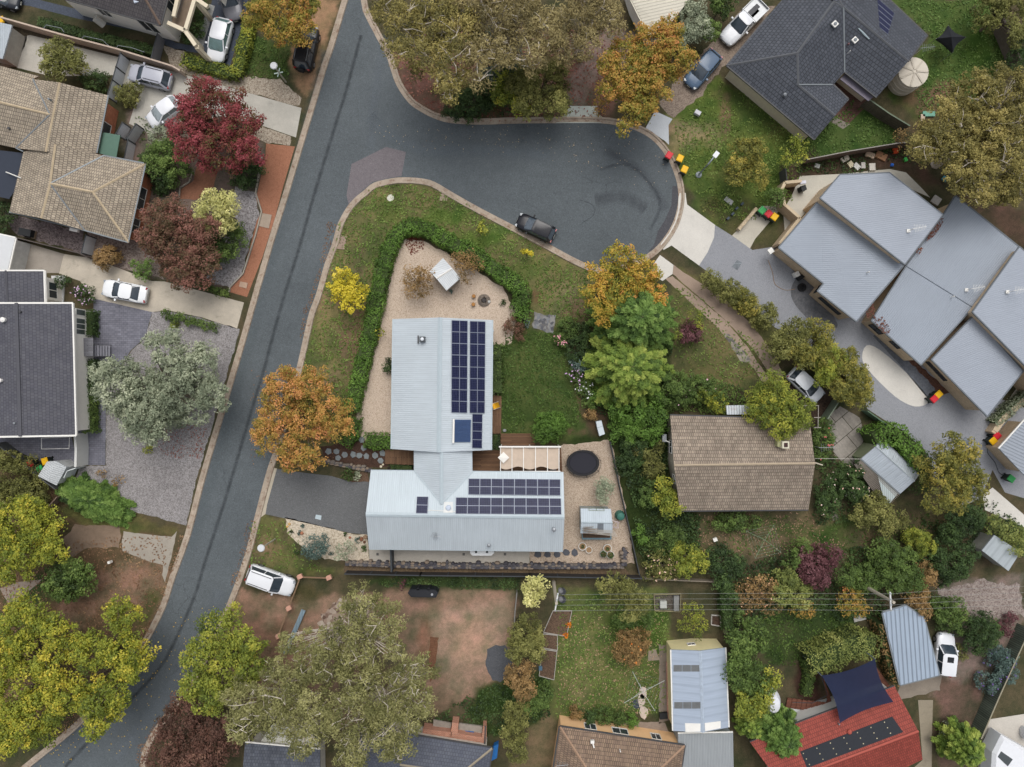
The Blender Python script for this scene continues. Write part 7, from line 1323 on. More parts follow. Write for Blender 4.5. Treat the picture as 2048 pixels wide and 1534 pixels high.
for pr, x, y, rz, lb in ((yb_, 1369, 339, 2.7, 'yellow lidded bin lower down by itself on the kerbside grass'), (rb, 1537, 428, 2.4, 'red lidded bin between green and yellow at the brick courtyard wall'), (yb_, 1549, 434, 2.5, 'yellow lidded bin ending the row of three by the brick courtyard wall'), (yb_, 1877, 789, 2.3, 'yellow lidded bin where the white loop meets the planting strip'), (rb, 1868, 798, 2.3, 'red lidded bin touching the white loop of the shared drive'), (rb, 1994, 872, 2.3, 'red lidded bin at the brick planter near the right edge'), (yb_, 1986, 882, 2.3, 'yellow lidded bin beside the grey shared drive near the right edge'), (gb, 2022, 957, .9, 'green lidded bin alone at the far end of the shared drive'), (rb, 60, 927, .4, 'red lidded bin left of the white ribbed shed'), (yb_, 90, 922, .3, 'yellow lidded bin behind the white ribbed shed'), (gb, 80, 938, .5, 'green lidded bin wedged beside the white ribbed shed'), (yb_, 2, 40, .3, 'yellow lidded bin peeking over the pale shed at the upper left edge')): copy_thing(pr, wp(x, y), rz, lb)

# ================================================================ STREET FURNITURE, POLES, WIRES
def street_lamp(label, base, top, z):
    a, t = W(*base), W(*top, z); r = empty('street_lamp', (a[0], a[1], 0), label, 'street lamp'); b = MB(); b.tube([a, (a[0], a[1], z - .15)], [.085, .06], 10); b.build('pole', plain((168, 166, 150), .7, .08), r)
    b = MB(); b.lathe([(.1, 0), (.3, .1), (.36, .2), (.30, .28), (.02, .3)], (a[0], a[1], z - .2), 18); b.build('lamp_head', plain((206, 208, 210), .4, .04), r); return r
l1 = street_lamp('round headed street lamp on a leaning looking pole by the lawn at upper left', (572, 164), (553, 131), 3.6); b = MB(); c0 = loc_of(l1)[0]; b.bar(c0 + (-.5, -.05, 2.0), c0 + (.35, .1, 2.0), .1, .05); b.bar(c0 + (-.1, -.45, 2.2), c0 + (.1, .4, 2.2), .08, .05); b.build('street_sign', plain((196, 212, 206), .5, .05), l1)
street_lamp('round headed street lamp on the bare patch of verge beside the gravel garden', (550, 1078), (523, 1098), 3.9); street_lamp('round headed street lamp under the yellow trees at the lower left edge', (12, 1478), (4, 1490), 3.0)
a = W(1397, 350); ls = empty('street_lamp', (a[0], a[1], 0), 'grey curved arm street lamp with flat white head on the lawn by the bins', 'street lamp'); b = MB(); b.tube([a, (a[0], a[1], 3.6), (a[0] + .15, a[1] + .2, 3.9), (a[0] + .5, a[1] + .65, 4.0)], [.11, .08, .07, .05], 10); b.build('pole', plain((150, 158, 164), .5, .08), ls)
b = MB(); b.lathe([(.28, 0), (.32, .1), (.2, .2)], (a[0], a[1], 0), 12); b.build('base_cover', plain((140, 148, 152), .5, .08), ls); b = MB(); b.bar((a[0] + .4, a[1] + .5, 4.02), (a[0] + .75, a[1] + .95, 4.08), .42, .12); b.build('lamp_head', plain((224, 226, 230), .4, .04), ls)
PZ = 7.2; POLE = plain((176, 168, 152), .85, .12, 3)
def power_pole(label, base, top, arm):
    a = W(*base); r = empty('power_pole', (a[0], a[1], 0), label, 'power pole'); t = W(*top, PZ); b = MB(); b.tube([a, (t[0], t[1], PZ)], [.19, .13], 12); b.build('pole', POLE, r); A, B = (W(*p, PZ - .25) for p in arm); b = MB(); b.bar(A, B, .12, .12); b.build('crossarm', plain((206, 206, 204), .6, .06), r)
    out = []
    for i in range(4): p = A + (B - A) * (.06 + .293 * i); MB().lathe([(.05, 0), (.06, .08), (.03, .16)], p + (0, 0, .06), 8).build('insulator', plain((190, 200, 205), .3, .05), r); out.append(p + (0, 0, .22))
    return r, out
p1, i1 = power_pole('pale concrete power pole leaning over the lawn above the long cream garage', (1107, 1163), (1113, 1207), ((1116, 1186), (1110, 1222))); p2, i2 = power_pole('grey timber power pole with white crossarm rising above the ribbed carport', (1718, 1166), (1788, 1205), ((1780, 1184), (1782, 1222)))
c0 = (i1[1] + i1[2]) / 2; [MB().lathe([(.2, 0), (.22, .1), (.22, .6), (.1, .7)], c0 + q, 12).build('transformer', plain((110, 110, 112), .5, .1), p1) for q in ((.4, .1, -1.2), (.4, .8, -1.3))]
WIRE = plain((150, 152, 150), .6, .1); WG = 'overhead power wires'
ends = [W(2120, 1170 + 13 * k, PZ) for k in range(4)]
for i in range(4):
    P = []
    for A, B in ((i1[i], i2[i]), (i2[i], ends[i])): P += [A + (B - A) * t - (0, 0, 1.1 * t * (1 - t)) for t in np.linspace(0, 1, 14)]
    tag(MB().tube(P, .009, 4).build('power_wire', WIRE), ('topmost', 'second', 'third', 'lowest')[i] + ' of the four wires strung between the two power poles', 'wire', WG)
tag(MB().tube([W(1630, 917, 3.6), W(1722, 918, 2.6)], .02, 4).build('service_wire', plain((190, 186, 176))), 'pale cable from the cottage to the old galvanised shed', 'wire')
def hoist(label, c, arms, rr_, z=1.9, colr=(190, 194, 192), lines=4):
    o = W(*c, z); r = empty('clothes_hoist', (o[0], o[1], 0), label, 'clothes hoist'); b = MB(); b.tube([(o[0], o[1], 0), (o[0], o[1], z + .1)], .03, 8); b.build('post', plain(colr, .5, .1), r); T_ = [W(*p, z + .15) for p in arms]; b = MB()
    for t in T_: b.tube([o, t], .02, 5); b.tube([o - (0, 0, .5), (o + t) / 2], .012, 4)
    b.build('arms', plain(colr, .5, .1), r); b = MB()
    for k in range(lines):
        f = 1 - k * .2
        for i in range(len(T_)): b.tube([o + (T_[i] - o) * f, o + (T_[(i + 1) % len(T_)] - o) * f], .006, 3)
    b.build('lines', plain((150, 160, 150)), r); return r
hoist('rotary clothes hoist with long pale arms over the worn lawn by the cream garage', (1286, 1384), [(1265, 1343), (1329, 1361), (1310, 1422), (1248, 1406)], 3); hoist('thin green rotary clothes hoist on the dry grass below the cottage', (1530, 1080), [(1492, 1062), (1548, 1050), (1562, 1105), (1510, 1117)], 3, colr=(120, 140, 110))
fr = empty('clothes_line', (*W(110, 888)[:2], 0), 'white fold down clothes line frame on the wall below the charcoal roof', 'clothes line'); b = MB(); q = [W(*p, 1.5) for p in ((83, 876), (139, 874), (138, 897), (83, 898))]
for i in range(4): b.tube([q[i], q[(i + 1) % 4]], .025)
b.build('frame', WHITE, fr); b = MB()
for k in range(1, 5): b.tube([q[0] + (q[3] - q[0]) * k / 5, q[1] + (q[2] - q[1]) * k / 5], .006, 3)
b.build('lines', GUT, fr); b = MB()
for p in (q[0], q[1]): b.tube([(p[0], p[1], 0), p], .025)
b.build('post', WHITE, fr)

# ================================================================ FENCES AND RETAINING WALLS
def fence(name, label, pts, z, mat, th=.06, capm=None, posts=0, cat='fence'):
    P = [W(*p, z)[:2] for p in pts]; c0 = np.mean(P, 0); r = empty(name, (*c0, 0), label, cat); b = MB()
    for a, c in zip(P, P[1:]):
        d = unit(c - a); nn = np.array((-d[1], d[0])) * th / 2; b.prism([a - nn, c - nn, c + nn, a + nn], .02, z)
    b.build('panel', mat, r); b = MB()
    for a, c in zip(P, P[1:]): b.bar((*a, z + .02), (*c, z + .02), th + .03, .05)
    b.build('rail', capm or mat, r)
    if posts:
        for a, c in zip(P, P[1:]):
            L = np.linalg.norm(c - a); n = max(1, int(L / posts))
            for k in range(n + 1): p = a + (c - a) * k / n; b = MB(); b.box((*p, z / 2 + .03), (th + .05, th + .05, z + .06)); b.build('post', capm or mat, r)
    return r
TIMB = plain((150, 134, 120), .85, .15); DMET = plain((62, 66, 70), .6, .08); GRSCR = rib((214, 218, 222), .12, .05, .5, 0, .5, .8); PAL_ = brickuv((120, 112, 98), (104, 98, 86), (58, 54, 48), 3, .1, .02, var=.2)
fence('block_fence', 'long tan fence between the stained drive and the cream house', [(0, 34), (120, 68), (235, 98), (345, 132), (360, 141)], 1.5, plain((176, 158, 142), .85, .1), .12, plain((190, 172, 156), .8, .1))
fence('screen_fence', 'pale grey slatted panel screen across the drive next to the feathery tree', [(241, 106), (232, 134), (225, 160), (214, 193)], 1.6, GRSCR, .05, DMET, 1.6); fence('gate', 'dark grey sheet gate between the hedge and the cream house', [(315, 66), (302, 118)], 1.5, plain((120, 122, 128), .5, .08), .05, DMET, cat='gate')
fence('screen_fence', 'short grey slatted screen beside the green porch roof, upper piece', [(245, 245), (232, 268)], 1.5, GRSCR, .06, DMET, 1.2); fence('screen_fence', 'short grey slatted screen beside the small white car', [(272, 248), (252, 278)], 1.5, GRSCR, .06, DMET, 1.2); fence('screen_fence', 'short grey slatted screen running down from the green porch roof', [(256, 280), (248, 320)], 1.4, GRSCR, .06, DMET, 1.2)
fence('boundary_fence', 'dark fence along the pebble strip above the stained concrete driveway', [(0, 467), (100, 492), (158, 506), (174, 514)], 1.1, plain((92, 84, 80), .8, .1)); fence('screen_fence', 'pair of white panels standing on the pebbles below the tan roof', [(172, 470), (163, 506)], 1.7, GRSCR, .05, DMET, 1.0)
fence('rendered_wall', 'white rendered wall running down from the corner of the white house', [(150, 868), (152, 900), (151, 934)], 1.9, plain((206, 206, 202), .8, .05), .2, cat='wall'); fence('rendered_wall', 'short white wall from the rendered one to the white ribbed shed', [(152, 936), (134, 942), (128, 956)], 1.6, plain((196, 202, 202), .8, .05), .06, cat='wall')
fence('boundary_fence', 'thin dark fence behind the bins and white shed on the left', [(-10, 886), (30, 916), (75, 952), (110, 978)], 1.5, plain((90, 92, 92), .7, .1)); fence('boundary_fence', 'short fence piece between the juniper and the golden tree', [(114, 994), (92, 1018)], 1.3, plain((130, 112, 98), .8, .1))
fence('garden_edging', 'pale timber edging along the brown gravel footpath', [(524, 312), (511, 384), (523, 423), (511, 470), (486, 547), (460, 574), (458, 584)], .18, plain((164, 158, 146), .8, .1), .09, cat='edging'); fence('garden_edging', 'pale edging round the small brown path under the crimson maple', [(386, 342), (378, 364), (360, 375), (358, 396)], .16, plain((164, 158, 146), .8, .1), .08, cat='edging')
fence('boundary_fence', 'dark steel fence sloping down the right side of the tan gravel yard', [(1221, 884), (1240, 975), (1262, 1070), (1279, 1150)], .9, DMET, .05); fence('boundary_fence', 'black timber fence along the bottom boundary under the stone wall', [(690, 1148), (840, 1151), (1060, 1153), (1283, 1157)], 1.2, plain((54, 50, 48), .8, .12), .07, DMET, 2.4)
fence('side_gate', 'dark steel gate between the long roof and the stone wall', [(781, 1099), (783, 1144)], 1.5, DMET, .12, cat='gate'); fence('boundary_fence', 'dark paling fence above the littered garden behind the townhouses', [(1614, 319), (1700, 302), (1798, 286), (1830, 284)], 1.6, plain((96, 84, 78), .85, .12), .06, plain((150, 146, 140), .8, .1))
fence('paling_fence', 'green grey slatted fence from the dark tiled house to the dirt patch', [(1737, 198), (1780, 228), (1820, 252)], 1.7, PAL_, .08, plain((110, 122, 104), .8, .1)); fence('boundary_fence', 'dark fence dropping from the littered garden to the courtyard wall', [(1571, 335), (1574, 362)], 1.6, plain((80, 80, 80), .8, .1))
fence('paling_fence', 'weathered paling fence in the upper right corner beyond the green lawn', [(2004, 30), (2024, 75), (2042, 120)], 1.7, plain((110, 100, 92), .9, .2), .2); fence('paling_fence', 'long dark green corrugated fence slanting up the right side of the lower right gardens', [(1962, 1478), (2000, 1390), (2060, 1258)], 1.7, brickuv((92, 100, 88), (84, 92, 82), (60, 66, 58), .2, 9, .03), .08, plain((146, 140, 120), .8, .1))
fence('boundary_fence', 'pale timber fence strip beside the ivy above the long cream garage', [(1447, 1172), (1449, 1210), (1452, 1268)], .5, plain((160, 150, 132), .85, .12), .3); fence('boundary_fence', 'grey fence at the head of the old cracked concrete yard', [(1655, 838), (1680, 800)], 1.6, plain((122, 134, 116), .8, .1)); fence('boundary_fence', 'green steel fence beside the grey shared drive below the white loop', [(1735, 822), (1775, 850), (1800, 868)], 1.3, plain((96, 120, 100), .7, .1))
fence('boundary_fence', 'pale fence rail along the back boundary above the narrow hedge', [(1290, 1158), (1360, 1161), (1440, 1164)], .8, plain((140, 130, 116), .85, .12)); fence('boundary_fence', 'thin steel fence between the dirt block and the back lawn', [(1034, 1185), (1030, 1225), (1026, 1290)], 1.2, plain((130, 128, 124), .7, .1))
SLATE = brickuv((92, 88, 90), (120, 110, 104), (52, 48, 48), .45, .3, .03, var=.35, bump=1); ROCKM = plain((96, 92, 92), .9, .3, 3, bump=.6)
def drywall(label, pts, z, th, seed=1, cols=((86, 84, 88), (116, 108, 100), (70, 68, 74), (132, 118, 104))):
    rg = np.random.RandomState(seed); P = [W(*p, z)[:2] for p in pts]; c0 = np.mean(P, 0); r = empty('stone_wall', (*c0, 0), label, 'stone wall'); bs_ = [MB() for _ in cols]
    for a, c in zip(P, P[1:]):
        L = np.linalg.norm(c - a); d = unit(c - a); nn = np.array((-d[1], d[0])); s = 0; core = bs_[0]; core.bar((*a, z * .45), (*c, z * .45), th * .8, z * .85)
        while s < L - .1:
            w_ = .25 + .3 * rg.rand(); u = -th / 2
            while u < th / 2 - .05: 
                t = .16 + .2 * rg.rand(); q = a + d * (s + w_ / 2) + nn * (u + t / 2); k = rg.randint(len(cols)); hh = z * (.9 + .18 * rg.rand()); bs_[k].lathe([(.5, -.0), (.52, hh * .6), (.44, hh * .93), (.2, hh)], (q[0], q[1], .02), 6, w_ * 1.05, t * 1.1); u += t
            s += w_ * .92
    for b_, c in zip(bs_, cols): 
        if b_.v: b_.build('stones', plain(c, .9, .2, 3), r)
    return r
drywall('dark dry stone wall along the lower edge of the concrete path and gravel', [(690, 1127), (840, 1133), (1060, 1134), (1245, 1133)], .5, .55, 3); drywall('stub of dark stone wall turning up at the lower right gravel corner', [(1250, 1133), (1250, 1098)], .6, .5, 5); drywall('curved dark stone edging between mulch path and dark driveway', [(640, 921), (690, 932), (742, 942)], .35, .4, 7)

# ================================================================ MAIN GARDEN THINGS
def ngon(c, r, n, z0, z1, seed, mat, name, label, cat, group=None, sy=1.0):
    rg = np.random.RandomState(seed); a0 = rg.rand() * 6; P = [(c[0] + r * (.82 + .3 * rg.rand()) * math.cos(a0 + 2 * math.pi * k / n), c[1] + r * sy * (.82 + .3 * rg.rand()) * math.sin(a0 + 2 * math.pi * k / n)) for k in range(n)]
    b = MB(); Q = inset(P, .04); b.prism(P, z0, z1 - .02)
    for i in range(n): j = (i + 1) % n; b.face(orient([np.array((*P[i], z1 - .02)), np.array((*P[j], z1 - .02)), np.array((*Q[j], z1)), np.array((*Q[i], z1))]))
    b.face(orient([np.array((*p, z1)) for p in Q])); return tag(b.build(name, mat), label, cat, group)
BST = plain((128, 134, 136), .85, .16, 2.5, bump=.3)
for i, (x, y, lb) in enumerate(((657, 903, 'stepping stone nearest the copper orange tree'), (673, 903, 'stepping stone right of the one nearest the copper tree'), (676, 916, 'stepping stone sitting below the chain near its left end'), (690, 909, 'fourth stepping stone along the mulch from the left'), (706, 909, 'large pentagonal stepping stone left of the middle'), (719, 911, 'stepping stone in the middle of the mulch chain'), (733, 912, 'stepping stone just under the fork of the chain'), (750, 911, 'stepping stone between the fork and the timber deck'), (765, 906, 'stepping stone touching the upper corner of the timber deck'), (761, 921, 'stepping stone below the deck corner beside the pale rocks'), (727, 896, 'stepping stone at the fork leading to the gravel'), (724, 879, 'stepping stone beside the light green hedge block'))):
    ngon(W(x, y), .34, 5 + i % 2, .01, .07, i, BST, 'stepping_stone', lb, 'stepping stone', 'stepping stones in the mulch garden')
DST = plain((84, 86, 92), .85, .2, 2.5)
for i, (x, y, lb) in enumerate(((1076, 1109, 'first dark paver past the end of the concrete path'), (1095, 1109, 'second dark paver below the long roof'), (1114, 1109, 'dark paver under the corner of the long roof'), (1133, 1105, 'dark paver just right of the long roof corner'), (1149, 1105, 'last dark paver nearest the white pots'))): ngon(W(x, y), .38, 6, .01, .07, 20 + i, DST, 'stepping_stone', lb, 'stepping stone', 'dark pavers by the white pots')
for i, (x, y, r_, c, lb) in enumerate(((579, 1048, .15, (196, 160, 104), 'small yellow rock, higher of the two near the driveway corner'), (575, 1053, .14, (200, 160, 100), 'small yellow rock, lower of the two near the driveway corner'), (604, 1066, .2, (160, 110, 84), 'orange brown rock beside the blue green rosette'), (700, 1075, .14, (160, 104, 84), 'small red brown rock in the middle of the pale gravel'), (723, 1078, .22, (130, 88, 66), 'large brown rock near the driveway and house corner'), (731, 1074, .26, (150, 124, 100), 'tan boulder against the house corner'), (729, 1084, .15, (110, 78, 60), 'dark brown rock under the tan boulder'), (766, 929, .13, (206, 196, 170), 'pale rock pair member closest to the deck'), (762, 933, .14, (210, 200, 176), 'pale rock pair member farther from the deck'), (1009, 861, .22, (140, 142, 142), 'grey boulder at the deck corner by the back lawn'), (985, 662, .16, (190, 200, 204), 'pale round stone beside the right wall of the house'), (665, 948, .0, 0, ''))):
    if r_: rg = np.random.RandomState(i); p = W(x, y); tag(MB().lathe([(r_ * .8, 0), (r_, r_ * .4), (r_ * .75, r_ * .9), (r_ * .2, r_ * 1.1)], (p[0], p[1], -.02), 7, 1, .8 + .3 * rg.rand()).build('rock', plain(c, .9, .2, 4), smooth=True), lb, 'rock', 'garden rocks')
DECK = planks((122, 92, 68), (98, 72, 54), (44, 32, 26)); DECKT = planks((128, 98, 74), (106, 80, 60), (50, 38, 30))
def deck(label, pts, z, ang=0): 
    q = [W(*p, z)[:2] for p in pts]; c0 = np.mean(q, 0); r = empty('timber_deck', (*c0, 0), label, 'deck'); b = MB(); b.prism(q, z - .06, z, ang); b.build('deck_boards', DECK if ang == 0 else DECKT, r); b = MB(); b.prism(inset(q, .06), 0, z - .061); b.build('deck_frame', plain((70, 54, 42), .9, .2), r)
deck('brown timber entry deck between the mulch garden and the linking roof', [(770, 899), (830, 901), (830, 930), (770, 928)], .35, R(90)); deck('dark timber deck under the left end of the shade pergola', [(943, 900), (1003, 897), (1003, 944), (943, 943)], .3, 0); deck('narrow timber deck along the right wall by the yellow chair', [(981, 790), (1003, 792), (1002, 867), (981, 867)], .3, R(90)); deck('timber deck steps above the shade pergola', [(1001, 867), (1070, 867), (1070, 893), (1001, 892)], .32, 0)
tag(MB().prism([W(*p, .2)[:2] for p in ((1001, 945), (1125, 945), (1122, 896), (1003, 894))], .0, .2, 0).build('timber_deck', DECK), 'long timber deck mostly hidden under the shade pergola', 'deck')
# pergola
pg = empty('shade_pergola', (*W(1060, 920)[:2], 0), 'white framed pergola with beige shade cloth on the upper side of the long roof', 'pergola'); b = MB(); z = 2.6
xs_ = (1001, 1024, 1047, 1071, 1095, 1118); 
for x in xs_: b.bar(W(x, 893, z), W(x, 944, z), .07, .1)
b.bar(W(998, 893.5, z + .12), W(1122, 893.5, z + .12), .14, .12); b.bar(W(1000, 943, z + .0), W(1121, 943, z + .0), .1, .12); b.build('frame', WHITE, pg)
for x in (1002, 1060, 1119): p = W(x, 894, z); b = MB(); b.bar((p[0], p[1], 0), (p[0], p[1], z), .1, .1); b.build('post', WHITE, pg)
b = MB(); n = 20
for i in range(n):
    for j in range(4):
        q = []
        for u, v in ((i, j), (i + 1, j), (i + 1, j + 1), (i, j + 1)):
            fx, fy = u / n, v / 4; wav = math.sin(fx * 20) * .04 + (-.12 * math.sin(fx * 5 * math.pi) ** 2); q.append(W(1001 + 117 * fx, 896 + (936 - 896 + 3 * math.sin(fx * 15.7) * (fy > .9)) * fy, z - .06 + wav * .8))
        b.face(orient(q))
b.build('shade_cloth', shade_cloth((206, 188, 170), .88), pg, smooth=True)
tag(MB().lathe([(.5, 0), (.55, .05), (.1, .12)], W(1007, 915, 2.75), 4).build('folded_cloth', plain((232, 228, 220), .8, .05)), 'white crumpled cloth on the left end of the pergola cover', 'cloth'); tag(MB().box(W(1106, 937, .75) , (.55, .3, .9)).build('barbecue', plain((96, 98, 100), .5, .1)), 'dark grey appliance under the right end of the pergola', 'barbecue')
# trampoline
c0 = W(1166, 926, .8); tp = empty('trampoline', (c0[0], c0[1], 0), 'large black oval trampoline with net poles on the tan gravel', 'trampoline'); b = MB(); RX, RY = 1.62, 1.28
b.lathe([(.82, .78), (.82, .80), (.02, .79)], (c0[0], c0[1], 0), 40, RX, RY); b.build('mat', plain((42, 42, 50), .8, .06, 8), tp); b = MB(); b.lathe([(.82, .77), (.84, .84), (1.0, .84), (1.0, .77)], (c0[0], c0[1], 0), 40, RX, RY); o = b; b.build('pad', plain((30, 30, 34), .6, .08), tp)
for k in range(8):
    a = k * math.pi / 4 + .2; p = np.array((c0[0] + RX * 1.03 * math.cos(a), c0[1] + RY * 1.03 * math.sin(a), 0)); d = np.array((math.cos(a), math.sin(a), 0)); b = MB(); b.tube([p, p + (0, 0, .8) + d * .05, p + (0, 0, 1.5) + d * .1], .025, 6); b.build('net_pole', DTRIM, tp)
b = MB(); b.tube([(c0[0] + RX * 1.04 * math.cos(a), c0[1] + RY * 1.04 * math.sin(a), 1.5) for a in np.linspace(0, 2 * math.pi, 41)], .02, 5, False); b.build('net_rail', DTRIM, tp)
b = MB()
for k in range(6): a = 2 * math.pi * k / 6 + .5; p = (c0[0] + RX * .98 * math.cos(a), c0[1] + RY * .98 * math.sin(a)); b.tube([(*p, 0), (*p, .78)], .03, 6)
b.build('legs', RIM, tp)
# pots
POT = plain((214, 212, 204), .6, .06); GPOT = plain((112, 118, 112), .7, .1); PS_ = plain((150, 122, 92), .9, .25, 5)
def pot(x, y, r_, lb, mat=POT, plant=False):
    p = W(x, y, .5); o = empty('plant_pot', (p[0], p[1], 0), lb, 'plant pot', group='round plant pots'); b = MB(); n = 24
    pr = [(r_ * .7, 0), (r_ * .95, .3), (r_, .5), (r_ * .86, .5), (r_ * .84, .44)]; rings = [[(p[0] + q * math.cos(2 * math.pi * k / n), p[1] + q * math.sin(2 * math.pi * k / n), z) for k in range(n)] for q, z in pr]
    for A, B in zip(rings, rings[1:]):
        for k in range(n): b.face([A[k], A[(k + 1) % n], B[(k + 1) % n], B[k]])
    b.build('pot', mat, o, smooth=True); b = MB(); b.face([(p[0] + r_ * .85 * math.cos(2 * math.pi * k / n), p[1] + r_ * .85 * math.sin(2 * math.pi * k / n), .44) for k in range(n)]); b.build('soil', PS_, o)
    if plant:
        rg = np.random.RandomState(int(x)); Q = np.array((p[0], p[1], .55)) + rdir(rg, 160 if plant > 1 else 40, .4) * r_ * (.8 if plant > 1 else .4); leaf_obj('foliage', Q, rg.randn(len(Q), 3) + (0, 0, 1), .09, 1.6, rg.rand(len(Q)), leafm(PAL['dgreen']), o)
pot(1165, 1093, .40, 'white round pot of bare soil with a twig, left of the pair under the shed', POT, 1); pot(1178, 1100, .34, 'smaller white pot of bare soil beside the left one', POT); pot(1215, 1097, .42, 'tall white pot at the top of the cluster of three', POT, 1); pot(1207, 1108, .36, 'greenish pot at the left of the cluster of three', plain((170, 174, 164), .6, .1), 2); pot(1221, 1110, .38, 'white rimmed leafy pot at the right of the cluster of three', POT, 2)
tag(MB().lathe([(.5, 0), (.46, .5), (.36, .85), (.2, .95), (.02, .97)], W(1239, 1030), 20).build('compost_bin', plain((60, 110, 98), .6, .08), smooth=True), 'dark green domed compost bin right of the garden shed', 'compost bin')
tag(MB().box(W(1193, 1070, .35), (2.9, .75, .7)).build('raised_planter', rib((110, 136, 146), .1, .05, .5, .2, .5, .8)), 'long blue grey steel planter against the lower side of the garden shed', 'planter'); tag(MB().box(W(1193, 1070, .72), (2.7, .55, .02)).build('planter_soil', plain((84, 66, 52), .9, .3, 5)), 'dark soil filling the long steel planter', 'soil')
rg = np.random.RandomState(4); b = MB()
for k in range(16): y = 1054 + rg.rand() * 13; x = 1163 + rg.rand() * 8; b.tube([W(x, y, 2.42 + .02 * k), W(x + 18 + rg.rand() * 12, y + rg.randn() * 2.5, 2.42 + .02 * k)], .025, 5)
tag(b.build('stick_pile', plain((140, 130, 120), .8, .2)), 'bundle of weathered sticks on the left of the garden shed roof', 'sticks'); b = MB()
for k in range(5): b.tube([W(1172 + k * 5, 1059 + k * 2.2, 2.6), W(1229 + k * 1.5, 1062 + k * 2.6, 2.5)], .03, 6)
tag(b.build('pipe_bundle', plain((178, 172, 162), .6, .1)), 'long pale pipes lying across the lower slope of the garden shed roof', 'pipes')
b = MB(); q = [W(*p, 1.6) for p in ((1225, 1041), (1238, 1045), (1232, 1057), (1226, 1050), (1235, 1042), (1237, 1056), (1225, 1054))]; b.tube(q, .04, 6); tag(b.build('bent_pipe', plain((190, 176, 176), .6, .1)), 'tangle of pinkish pipe leaning on the right end of the garden shed', 'pipe')
b = MB(); [b.tube([W(1177, 1017 + k * 1.5 - 1, 2.2), W(1209, 1018 + k * 1.5 - 1, 2.2)], .02) for k in (0, 3)]; [b.tube([W(x, 1015, 2.2), W(x, 1021, 2.2)], .02) for x in (1178, 1193, 1208)]; tag(b.build('ladder', plain((120, 130, 100), .6, .1)), 'thin metal ladder lying on the upper eave of the garden shed', 'ladder')
# fire pit and stools, chair, white box
p = W(968, 601); fp = empty('fire_pit', (p[0], p[1], 0), 'round heap of firewood ringed by stones on the tan gravel', 'fire pit'); b = MB(); rg = np.random.RandomState(8)
for k in range(30): a = k * 2 * math.pi / 30; r0 = .25 + .1 * rg.rand(); b.tube([(p[0] + r0 * math.cos(a + .1 * rg.randn()), p[1] + r0 * math.sin(a), .26), (p[0] + .62 * math.cos(a), p[1] + .62 * math.sin(a), .06)], [.05, .055], 6)
b.build('logs', plain((128, 118, 108), .9, .35, 6), fp); b = MB(); b.lathe([(.1, .0), (.28, .08), (.2, .2)], (p[0], p[1], 0), 10); b.build('ash', plain((70, 66, 64), .9, .3), fp); b = MB(); b.lathe([(.16, 0), (.18, .15), (.06, .24)], (p[0] + .48, p[1] - .12, .0), 7); b.build('stone', plain((196, 196, 192), .8, .1), fp)
for x, y, lb in ((948, 593, 'upper of the two brown log stools by the fire pit'), (947, 609.5, 'lower of the two brown log stools by the fire pit')): 
    o = empty('log_stool', (*W(x, y)[:2], 0), lb, 'stool', group='log stools by the fire pit'); b = MB(); b.lathe([(.18, 0), (.19, .4)], W(x, y), 14); b.build('trunk', plain((110, 84, 56), .9, .2), o); b = MB(); b.lathe([(.17, .401), (.02, .41)], W(x, y), 14); b.build('top', plain((166, 118, 66), .8, .15, 8), o)
p = W(992, 811, .3); ch_ = empty('deck_chair', (p[0], p[1], .3), 'bright yellow sling chair on the narrow timber deck', 'chair', .35); f = lambda x, y, z: (p[0] + x * .94 - y * .34, p[1] + x * .34 + y * .94, .3 + z)
b = MB(); pts_ = [(-.34, .35), (-.12, .25), (.12, .34), (.34, .72)]; 
for (xa, za), (xb, zb_) in zip(pts_, pts_[1:]): b.face([f(xa, -.28, za), f(xb, -.28, zb_), f(xb, .28, zb_), f(xa, .28, za)])
b.build('seat', plain((236, 178, 40), .7, .06), ch_, smooth=True); b = MB()
for s in (-.3, .3): b.tube([f(-.36, s, .36), f(.3, s, .0)], .02); b.tube([f(.37, s, .74), f(-.25, s, 0)], .02)
b.build('frame', WHITE, ch_)
gb_ = empty('metal_cabinet', (*W(1200, 856)[:2], 0), 'pale blue white metal box with split lid on the bare patch right of the lawn', 'cabinet'); b = MB(); q = [W(*p, .8)[:2] for p in ((1192, 843), (1203, 841), (1210, 868), (1199, 872))]; b.prism(q, 0, .78); b.build('body', plain((176, 184, 190), .5, .08), gb_); b = MB(); b.prism([W(*p, .86)[:2] for p in ((1192, 843), (1203, 841), (1205, 852), (1194.5, 855))], .78, .86); b.prism([W(*p, .82)[:2] for p in ((1194.6, 856), (1205.4, 853), (1210, 868), (1199, 872))], .78, .82); b.build('lid', plain((202, 210, 216), .4, .05), gb_)
b = MB(); q = [W(*p, 1.2)[:2] for p in ((941, 1101), (986, 1101), (989, 1105), (983, 1111), (945, 1111), (940, 1106))]; tk = empty('slimline_tank', (*np.mean(q, 0), 0), 'white slimline tank peeking from under the lower eave of the long roof', 'water tank'); b.prism(q, .05, 1.25); b.build('tank', plain((226, 228, 228), .4, .04), tk); [MB().lathe([(.12, 1.25), (.12, 1.3), (.02, 1.31)], (*W(x, 1104, 1.3)[:2], 0), 10).build('cap', DTRIM, tk) for x in (952, 974)]
for x, lb in ((755, 'left'), (927.5, 'middle'), (1010, 'right')): tag(MB().box(W(x, 1108.5, .03), (.24, .24, .03)).build('drain_grate', plain((96, 94, 92), .7, .2)), 'small square drain grate at the %s of the concrete path' % lb, 'drain')
def lid(name, lb, pts, mat, cat='pit lid', z=.06): tag(MB().prism([W(*p)[:2] for p in pts], .0, z).build(name, mat), lb, cat)
